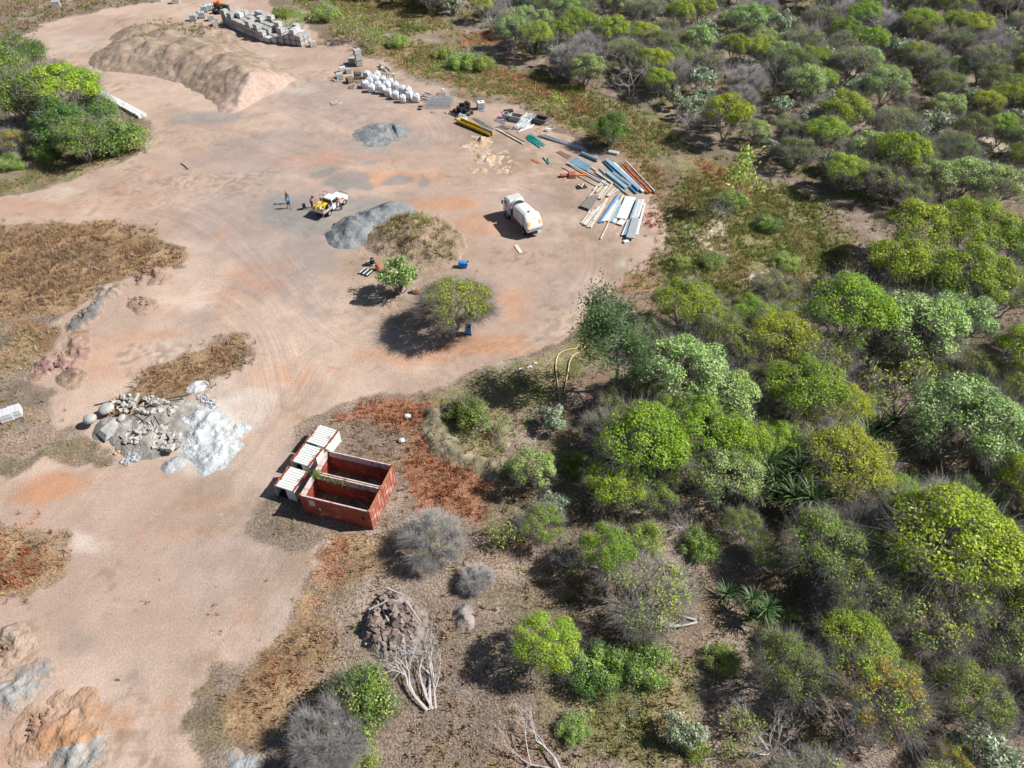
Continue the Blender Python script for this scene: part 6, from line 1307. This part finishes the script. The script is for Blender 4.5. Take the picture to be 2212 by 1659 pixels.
def pit(a, b, lb, sx, sy, h, m, rz):
    e = empty('concrete_pit', P(*K4(a, b)), rz, lb, 'pit box')
    for (x, y, w_, d) in ((0, -sy/2, sx, .12), (0, sy/2, sx, .12), (-sx/2, 0, .12, sy-.12), (sx/2, 0, .12, sy-.12)): MB().box((x, y, h/2), (w_, d, h)).build('side', m, e)
    MB().box((0, 0, .06), (sx-.12, sy-.12, .1)).build('base', m_dark, e)
pit(1040, 450, 'open concrete pit box beside the concrete ring', 1.9, 1.3, .8, m_conc, R(-25)); pit(1400, 490, 'dark concrete pit box half in the grass', 1.9, 1.4, .8, mat('dark_concrete', (.13, .13, .13), .9, var=.3), R(-25)); crate(*K4(1290, 420), 'grey flat concrete lid under the aluminium rods', (2.4, 1.6, .25), m_conc, R(-25), 'cover_slab', 'slab'); crate(*K4(930, 340), 'dark debris behind the concrete ring', (1.5, .8, .4), m_dark, .2, 'debris', 'debris')
rods('rod_pile', 'fanned pile of pale aluminium rods over the concrete lid', 'rods', K4(1010, 590), K4(1190, 380), K4(1180, 600), K4(1340, 410), 34, .035, m_alu, 'rod piles', .15, .6, .25)
rods('rod_pile', 'scattered thin grey rods right of the yellow trough', 'rods', K4(400, 430), K4(640, 600), K4(480, 440), K4(740, 590), 16, .02, m_galv, 'rod piles', .15, .1, .3); rods('rod_pile', 'short bundle of rusty grey rods in front of the aluminium pile', 'rods', K4(755, 560), K4(910, 605), K4(830, 530), K4(985, 570), 12, .03, m_galv, 'rod piles', .1, .2, .2)
rods('rod_pile', 'long sweeping pile of galvanised rods below the grass', 'rods', K4(1350, 690), K4(2060, 915), K4(1480, 690), K4(1990, 850), 30, .03, m_alu, 'rod piles', .12, .25, .1); rods('rod_pile', 'long dark rods beside the white beam', 'rods', K4(850, 630), K4(1140, 780), K4(930, 640), K4(1170, 770), 8, .035, m_wood, 'rod piles', .08, .1, .1); rods('rod_pile', 'dark steel bundle beside the black drums', 'rods', K4(70, 360), K4(200, 430), K4(130, 320), K4(230, 360), 14, .05, m_dark, 'rod piles', .05, .3, .1)
rods('rod_pile', 'little heap of white offcuts with a pink strip', 'rods', K4(720, 460), K4(880, 510), K4(760, 430), K4(910, 440), 8, .05, m_alu, 'rod piles', .1, .15, .3); bar('plastic_strip', 'bright pink strip on the white offcuts', 'strip', K4(780, 435), K4(850, 445), .25, .06, mat('pink', (.8, .08, .35), .5), None, .35)
bar('beam', 'long white beam lying in front of the dark rods', 'beam', K4(752, 590), K4(1145, 805), .22, .16, m_post)
for i in range(5): bar('post', 'white square post, %s in the row below the aluminium rods' % nth[i], 'post', K4(1070+i*12, 640-i*14), K4(1270+i*8, 570-i*10), .14, .13, m_white, 'white posts', .05)
for i, (a, b, c, d, z) in enumerate([(1190,700,1390,845,0),(1200,690,1400,830,.1),(1215,685,1420,820,.2),(1230,682,1440,830,.1),(1240,675,1465,835,.2),(1195,715,1330,800,.15),(1210,740,1390,860,0),(1250,690,1400,790,.3),(1230,700,1360,770,.3),(1260,680,1410,800,.25),(1205,725,1350,830,.05)]):
    bar('pipe', 'teal pipe, %s in the teal bundle' % nth[i], 'pipe', K4(a, b), K4(c, d), .065, 0, m_teal, 'teal pipes', z*.7, tube=True)
bar('pipe', 'left arm of the two teal pipes lying in a V', 'pipe', K4(1432, 998), K4(1515, 1095), .07, 0, m_teal, 'teal pipes', tube=True); bar('pipe', 'right arm of the two teal pipes lying in a V', 'pipe', K4(1520, 1005), K4(1520, 1092), .07, 0, m_teal, 'teal pipes', .14, tube=True)
def flat_sheet(lb, pts, m, name='sheet', cat='sheet', t=.03, z=.03):
    w_ = [P(*q) for q in pts]; c = sum(w_, Vector())/len(w_); b = MB(); b.prism([((q-c).x, (q-c).y) for q in w_], 0, t, 'XY'); o = b.build(name, m); o.location = (c.x, c.y, c.z+z); return tagged(o, lb, cat)
flat_sheet('brown flat rusted sheet lying on the ground', [K4(1620,920),K4(1680,900),K4(1850,980),K4(1790,1020)], mat('brown_sheet', (.21, .11, .09), .7, var=.15)); flat_sheet('narrow orange-brown sheet left of the teal V', [K4(1250,1025),K4(1290,1015),K4(1410,1080),K4(1360,1090)], m_rust)
flat_sheet('grey mesh triangle lying over the cream posts', [K5(490,990),K5(640,840),K5(770,845),K5(640,1045)], mat('grey_mesh', (.19, .185, .175), .8, var=.3, scale=6), z=.3)
def bed_frame():
    pts = [P(*K4(*q), .35) for q in ((1350,600),(1500,515),(1610,590),(1460,675))]; e = empty('bed_frame', pts[0], 0, 'thin steel frame with a white board in the grass', 'frame')
    for i in range(4): MB().tube([pts[i]-pts[0], pts[(i+1) % 4]-pts[0]], .03, 6).build('rail', m_post, e)
    MB().tube([pts[0].lerp(pts[3], .5)-pts[0], pts[1].lerp(pts[2], .5)-pts[0]], .03, 6).build('rail', m_post, e); MB().box(P(*K4(1510, 615), .4)-pts[0], (.7, .5, .06), (0, 0, -.4)).build('board', m_white, e)
    for q in pts: MB().tube([q-pts[0], q-pts[0]-Vector((0, 0, .38))], .025, 5).build('leg', m_post, e)
bed_frame()
bar('pipe', 'thick blue-grey pipe lying alone near the grass', 'pipe', K5(515, 215), K5(750, 318), .24, 0, m_bluesteel, None, tube=True)
for i in range(7): bar('channel', 'blue-grey channel, %s from the front in the blue bundle' % nth[i], 'channel', K5(335+i*17, 350-i*9), K5(600+i*8, 468-i*8), .22, .2, m_bluesteel, 'blue channels', .05+.04*i)
def toolbox():
    e = empty('steel_hopper', P(*K5(320, 540)), R(5), 'dark red steel hopper box with white scraps', 'hopper'); MB().box((.5, 0, .3), (1.0, 1.1, .5), taper=(.9, .9)).build('box', m_ored, e, bevel=.02); MB().box((-.5, .1, .2), (1.1, .6, .3), (0, .1, 0)).build('chute', m_ored, e, bevel=.02); MB().box((-.4, -.45, .1), (.5, .12, .1), (0, 0, .5)).build('scrap', m_white, e)
toolbox(); bar('barrier_strip', 'orange plastic strip beside the dark red hopper', 'strip', K5(445, 520), K5(570, 515), .35, .12, m_or)
def basket():
    e = empty('wire_basket', P(*K5(515, 690)), .3, 'small dark wire basket with white scraps on the bare ground', 'basket'); MB().box((0, 0, .1), (1.3, .9, .1)).build('tray', m_dark, e); MB().box((-.2, 0, .25), (.12, .9, .08), (0, .2, .3)).build('scrap', m_white, e); MB().box((.2, .1, .25), (.1, .8, .08), (0, .2, -.7)).build('scrap', m_white, e)
basket()
gb = 'steel beams and sheets'
for i, (a, b, c, d, w_, h, m, z, lb, rb) in enumerate([(870,310,1355,745,.62,.30,m_bluesteel,.1,'wide pale blue-grey box beam, longest in the scrap',0),(850,335,1310,790,.25,.2,m_blue,0,'narrow blue beam under the widest box beam',0),(985,355,1410,775,.36,.2,m_white,.1,'white beam right of the widest box beam',0),(1085,390,1480,790,.30,.2,m_ored,.05,'leftmost red-oxide beam of the red group',0),(1110,375,1515,790,.22,.22,m_rust,.15,'orange-brown steel beam between the red ones',0),(1140,355,1540,775,.22,.2,m_ored,.05,'red-oxide beam, third of the red group',0),(1160,345,1570,780,.12,.2,m_white,.2,'thin white beam at the right of the red group',0),(1230,420,1580,790,.2,.16,m_ored,0,'rightmost red beam against the grass',0),
    (960,515,1215,690,.5,.42,m_galv,.02,'ribbed grey pipe-like beam below the widest one',4),(885,505,1160,725,.55,.25,m_bluesteel,.15,'pale blue box beam with a square end',0),(785,425,1130,760,.30,.16,m_bluesteel,0,'long pale strip under the square-ended beam',0),(720,475,960,640,.28,.1,m_post,.05,'cream strip left of the pale strip',0),(820,510,1200,820,.14,.14,m_wood,0,'thin brown strip at the lower end of the beams',0),(300,350,925,695,.16,.16,m_alu,.1,'very long pale rod crossing towards the cream posts',0),(230,405,740,690,.08,.08,m_wood,.0,'very long thin brown rod near the red hopper',0),(560,470,830,590,.14,.12,m_dark,.05,'dark strip between the long rods',0),(490,300,745,470,.14,.12,m_alu,.05,'short pale rod behind the blue bundle',0),(610,490,820,600,.2,.1,mat('purple_grey', (.2, .19, .3), .6),.05,'purplish strip between the long rods',0)]):
    bar('beam', lb, 'beam', K5(a, b), K5(c, d), w_, h, m, gb, z, rb)
for i, (a, b, c, d) in enumerate([(610,860,770,650),(690,740,770,655),(725,780,800,700),(740,840,870,690),(760,870,900,680),(790,880,960,650),(820,600,770,690),(880,830,1000,720),(900,840,1050,740),(860,610,800,690)]):
    bar('post', 'cream fence post, %s of the loose posts above the sheets' % nth[i], 'post', K5(a, b), K5(c, d), .16, .13, m_post, 'cream posts', .05+.03*(i % 3))
for i, (a, b, c, d) in enumerate([(515,1225,640,1050),(545,1245,700,1030),(570,1255,770,980),(600,1280,800,990),(640,1285,850,960),(690,1190,870,900),(720,1060,890,860)]):
    bar('post', 'cream batten, %s in the stack below the mesh triangle' % nth[i], 'post', K5(a, b), K5(c, d), .24, .14, m_post, 'cream battens', .03*(i % 3))
for i, (a, b, c, d, w_, m, lb) in enumerate([(770,1215,1040,815,.34,m_blue,'blue painted strip in the sheet stack'),(800,1205,1075,800,.3,m_bluesteel,'blue-grey strip beside the blue painted one'),(830,1200,985,980,.35,m_white,'short white sheet beside the blue strip'),(870,1185,1030,880,.5,m_white,'wider white sheet in the middle of the stack'),(910,1210,1115,820,.26,m_post,'cream strip between white sheets'),(945,1205,1080,960,.3,m_bluesteel,'short blue-grey sheet in the stack'),(985,1215,1150,860,.34,m_alu,'aluminium strip beside the corrugated sheet')]):
    bar('sheet_strip', lb, 'sheet', K5(a, b), K5(c, d), w_, .12, m, 'strips in the sheet stack', .04*(i % 3))
bar('roof_sheet', 'large white corrugated sheet in the middle of the stack', 'sheet', K5(1085, 1165), K5(1225, 850), 1.35, .08, m_wdirty, None, .15, 10); bar('roof_sheet', 'broken white sheet at the lower end of the stack', 'sheet', K5(1060, 1245), K5(1120, 1180), .8, .08, m_white, None, .08, 4)
bar('roof_sheet', 'long grey corrugated sheet at the right of the stack', 'sheet', K5(1215, 1465), K5(1300, 1180), 1.0, .14, m_galv, None, .28, 9); bar('roof_sheet', 'long white corrugated sheet under the grey one', 'sheet', K5(1190, 1400), K5(1370, 890), .9, .12, m_alu, None, .12, 7)
for i, (a, b, c, d, m) in enumerate([(1105,1405,1200,1180,m_white),(1140,1410,1330,880,m_bluesteel),(1290,1180,1390,880,m_blue),(1330,1150,1410,890,m_white),(1320,1380,1430,940,m_white)]): bar('sheet_strip', ['short white strip left of the long corrugated sheets','blue-grey strip between the corrugated sheets','blue strip on the right corrugated sheets','white strip at the right rim of the stack','white edge strip near the red weeds'][i], 'sheet', K5(a, b), K5(c, d), .26, .1, m, 'strips in the sheet stack', .1+.08*(i % 2))
bar('post', 'single long post poking out below the sheet stack', 'post', K5(790, 1450), K5(905, 1215), .14, .14, m_post); crate(*K5(1160, 1490), 'white offcut at the lower tip of the grey sheet', (.7, .5, .25), m_white, .3, 'offcut', 'offcut'); crate(*K5(1310, 1370), 'white offcut beside the red weeds', (.5, .7, .2), m_white, .3, 'offcut', 'offcut'); crate(*K5(975, 195), 'grey metal crate in the straw grass', (1.6, .8, .3), m_galv, R(-25), 'metal_crate', 'crate')
grass('red_weeds', 'patch of crimson weeds beside the corrugated sheets', GP([K5(1370,1140),K5(1500,1070),K5(1650,1110),K5(1640,1230),K5(1450,1290),K5(1350,1270)]), 30, (.25, .55), [(.32,.05,.07),(.40,.10,.12),(.28,.06,.06)], 41, thresh=.3, cat='weeds')
def mesh_stack():
    a = [P(*K3(*q)) for q in ((1600,945),(1700,870),(1910,905),(1890,990),(1710,1030))]; e = empty('mesh_stack', a[0], 0, 'stack of grey steel mesh sheets beside the white bags', 'mesh'); r = random.Random(4)
    for k in range(7):
        b = MB(); off = Vector((r.uniform(-.4, .4), r.uniform(-.4, .4), .06+k*.07)); c = sum(a, Vector())/5-a[0]
        for i in range(13):
            t = i/12-.5; b.tube([c+off+Vector((t*4, -1.9, 0)), c+off+Vector((t*4+.4, 1.9, r.uniform(0, .15)))], .015, 4); b.tube([c+off+Vector((-2.1, t*3.6, 0)), c+off+Vector((2.1, t*3.6+.3, r.uniform(0, .15)))], .015, 4)
        b.build('mesh_sheet', m_galv, e)
mesh_stack()
for i in range(9): bar('log', 'grey round post, %s in the log stack beside the mesh' % nth[i], 'log', K3(1520+(i % 5)*14, 860-(i % 5)*14+ (40 if i > 4 else 0)), K3(1610+(i % 5)*14, 885-(i % 5)*14+(40 if i > 4 else 0)), .13, 0, m_post if i % 2 else m_wood, 'logs beside the mesh', .2*(i > 4)*0+.22*(i % 2), tube=True)
crate(*K3(1800, 825), 'dark crate with white bits in the grass edge', (1.3, .9, .35), m_wood, .2, 'crate', 'crate'); crate(*K3(1825, 790), 'white bits on top of the dark crate', (.5, .5, .3), m_wrap, .5, 'offcut', 'offcut', z=.33)
heap_of('plastic_heap', 'white crumpled plastic below the mesh stack', 'plastic', [K3(1640,1070),K3(1690,1055),K3(1720,1090),K3(1670,1105)], 14, (.15, .3), CH, None, 'scrap', dome=.1); heap_of('plastic_heap', 'blue and white crumpled plastic by the dark steel bundle', 'plastic', [K4(0,350),K4(40,325),K4(80,350),K4(40,370)], 18, (.15, .3), BL, None, 'scrap', dome=.1); heap_of('plastic_heap', 'black and white sacks at the end of the yellow trough', 'plastic', [K4(150,430),K4(230,380),K4(330,420),K4(300,455),K4(180,460)], 34, (.22, .42), BL, None, 'sack', dome=.3)
heap_of('plastic_heap', 'white scraps under the white caged tank', 'plastic', [K4(480,310),K4(590,290),K4(610,320),K4(540,345)], 22, (.12, .26), BL, None, 'scrap', dome=.1); heap_of('stone_heap', 'white broken scraps at the right end of the long paver stack', 'stones', [(700,96),(715,90),(728,95),(715,100)], 20, (.2, .4), CH, None, 'stone', dome=.15)
bar('plank', 'yellow plank lying in front of the mesh stack', 'plank', K3(1550, 1018), K3(1590, 968), .25, .06, m_yel)
for a, b, lb in ((1495, 998, 'small black disc nearer the bags'), (1482, 1040, 'black disc lying on the bare ground in front of the bags')):
    o = MB().lathe([(.36, 0), (.36, .06), (.1, .08)], n=16).build('rubber_disc', m_black); o.location = P(*K3(a, b), .02); tagged(o, lb, 'disc', 'black discs')
def sign_frame():
    s = P(*K3(960, 640)); e = empty('steel_stand', s, 0, 'dark steel stand with a small white sign behind the bags', 'stand')
    for a, b in ((960, 640), (1040, 660), (1115, 670), (1010, 610)):
        q = P(*K3(a, b)); MB().tube([q-s, q-s+Vector((0, 0, 1.5))], .04, 5).build('post', m_dark, e)
    q0, q1 = P(*K3(960, 640), 1.45), P(*K3(1115, 670), 1.45); MB().tube([q0-s, q1-s], .035, 5).build('rail', m_dark, e); MB().box(P(*K3(1075, 650), .7)-s, (.6, .03, .5), (0, 0, -.2)).build('sign', m_white, e)
sign_frame(); crate(*K3(1110, 570), 'small white and black box on the grass edge', (.5, .4, .7), m_white, .2, 'box', 'box')
# heap of black and orange things at the far end
for i, (a, b, m, r_, h) in enumerate([(340,55,m_black,.5,.9),(370,75,m_black,.55,1.0),(400,60,m_black,.5,.8),(320,95,m_black,.45,.7),(355,100,m_black,.45,.6),(330,35,m_or,.4,.8),(360,30,m_or,.4,.9),(385,40,m_or,.35,.7),(430,70,m_black,.5,.9)]):
    drum(*KB(a, b+20), '%s drum, %s of the far heap beside the bluish tanks' % ('orange' if m is m_or else 'black', nth[i]), m, None, None, r_, h, False, 'black and orange drums at the far end')
# yellow hose on the mown strip
def hose():
    pts = [(1209,868),(1206,840),(1201,800),(1202,778),(1210,764),(1228,757),(1243,755),(1252,746),(1260,745),(1263,752),(1252,762),(1238,770),(1230,785),(1227,805),(1222,830),(1219,852)]
    W_ = [P(u, v, .10) for u, v in pts]; o = stick('garden_hose', 'long yellow hose looped on the mown grass strip', 'hose', [tuple(q) for q in smooth_path(np.array(W_), 5)], .055, mat('hose_yellow', (.66, .58, .28), .5))
hose()
# felled branches, roots and fallen trunks
def lying(kind, u, v, up, L, lb, cat='branches', name='felled_branches', flat=.35, idx=0):
    mt, ml, mw = KINDS[kind][3][idx]; p = P(u, v); e = empty(name, p+Vector((0, 0, .25)), 0, lb, cat); d = Vector(P(*up))-p; s = L/4.2
    e.rotation_euler = (-R(86), 0, math.atan2(d.y, d.x)-math.pi/2); e.scale = (s, s*flat, s)
    for nm, me in (('limb', mt), ('twigs', mw)):
        if me is not None: o = bpy.data.objects.new(nm, me); col.objects.link(o); o.parent = e
lying('deadtree', 926, 1532, (880, 1400), 5.6, 'pile of bleached felled branches below the root heap', flat=.3); lying('deadtree', 938, 1530, (915, 1400), 5.0, 'second bleached branch lying on the felled pile', flat=.3, idx=1)
lying('deadtree', 1205, 1665, (1130, 1615), 4.6, 'fallen dead trunk with broken limbs at the bottom edge', 'trunk', 'fallen_tree', .6, 2); lying('deadtree', 1500, 1345, (1380, 1335), 5.0, 'fallen grey limbs under the half-bare spreading tree', 'branches', 'fallen_limbs', .5, 0)
for i, (a, b, c, d) in enumerate([((838, 1283), (875, 1300), .9, .95), ((795, 1362), (820, 1350), .5, .7), ((790, 1395), (830, 1388), .3, .5), ((880, 1310), (910, 1350), .8, .4), ((800, 1325), (840, 1312), .6, 1.0), ((860, 1385), (830, 1330), .6, .9)]):
    stick('log', ['pale log on top of the root heap', 'grey log sticking out left of the root heap', 'low log at the left foot of the root heap', 'log sloping down the right of the root heap', 'dark log at the upper left of the root heap', 'log lying across the root heap'][i], 'log', [P(*a, c), P(*b, d)], [.09, .06], M_dead, 'logs on the root heap')
for u, v, lb in ((868, 868, 0), ): pass
for a, b, lb in ((1910, 130, 'pale plastic sheet heap in the red-brown grass, upper one'), (1845, 430, 'grey plastic sheet heap in the red-brown grass, lower one')):
    u, v = (1000+a/3.16)/1.82278, (1600+b/3.16)/1.82278; o = link('plastic_sheet', chunk_mesh(int(a), .9, .7, .5, .3), m_wrap); o.location = P(u, v, .15); s_ = o.modifiers.new('s', 'SUBSURF'); s_.levels = s_.render_levels = 1; tagged(o, lb, 'plastic')
stick('branch', 'dry branch lying alone on the bare road', 'branch', [P(391, 354, .06), P(400, 360, .1), P(406, 367, .06)], [.07, .06, .04], m_dark)
for i, (u, v) in enumerate([(1050, 800), (1085, 812), (1075, 820), (1105, 805)]):
    crate((1600+[985,1050,1075,1115][i]/2.194)/1.82278, (1300+[340,325,318,290][i]/2.194)/1.82278, 'white scrap on the mown strip, %s from the left' % nth[i], (.35, .25, .12), m_wrap, i, 'scrap', 'scrap', 'white scraps on the mown strip')

for o in bpy.data.objects:
    if o.parent is None and o.get('category') and not o.get('kind'): o['kind'] = 'thing'
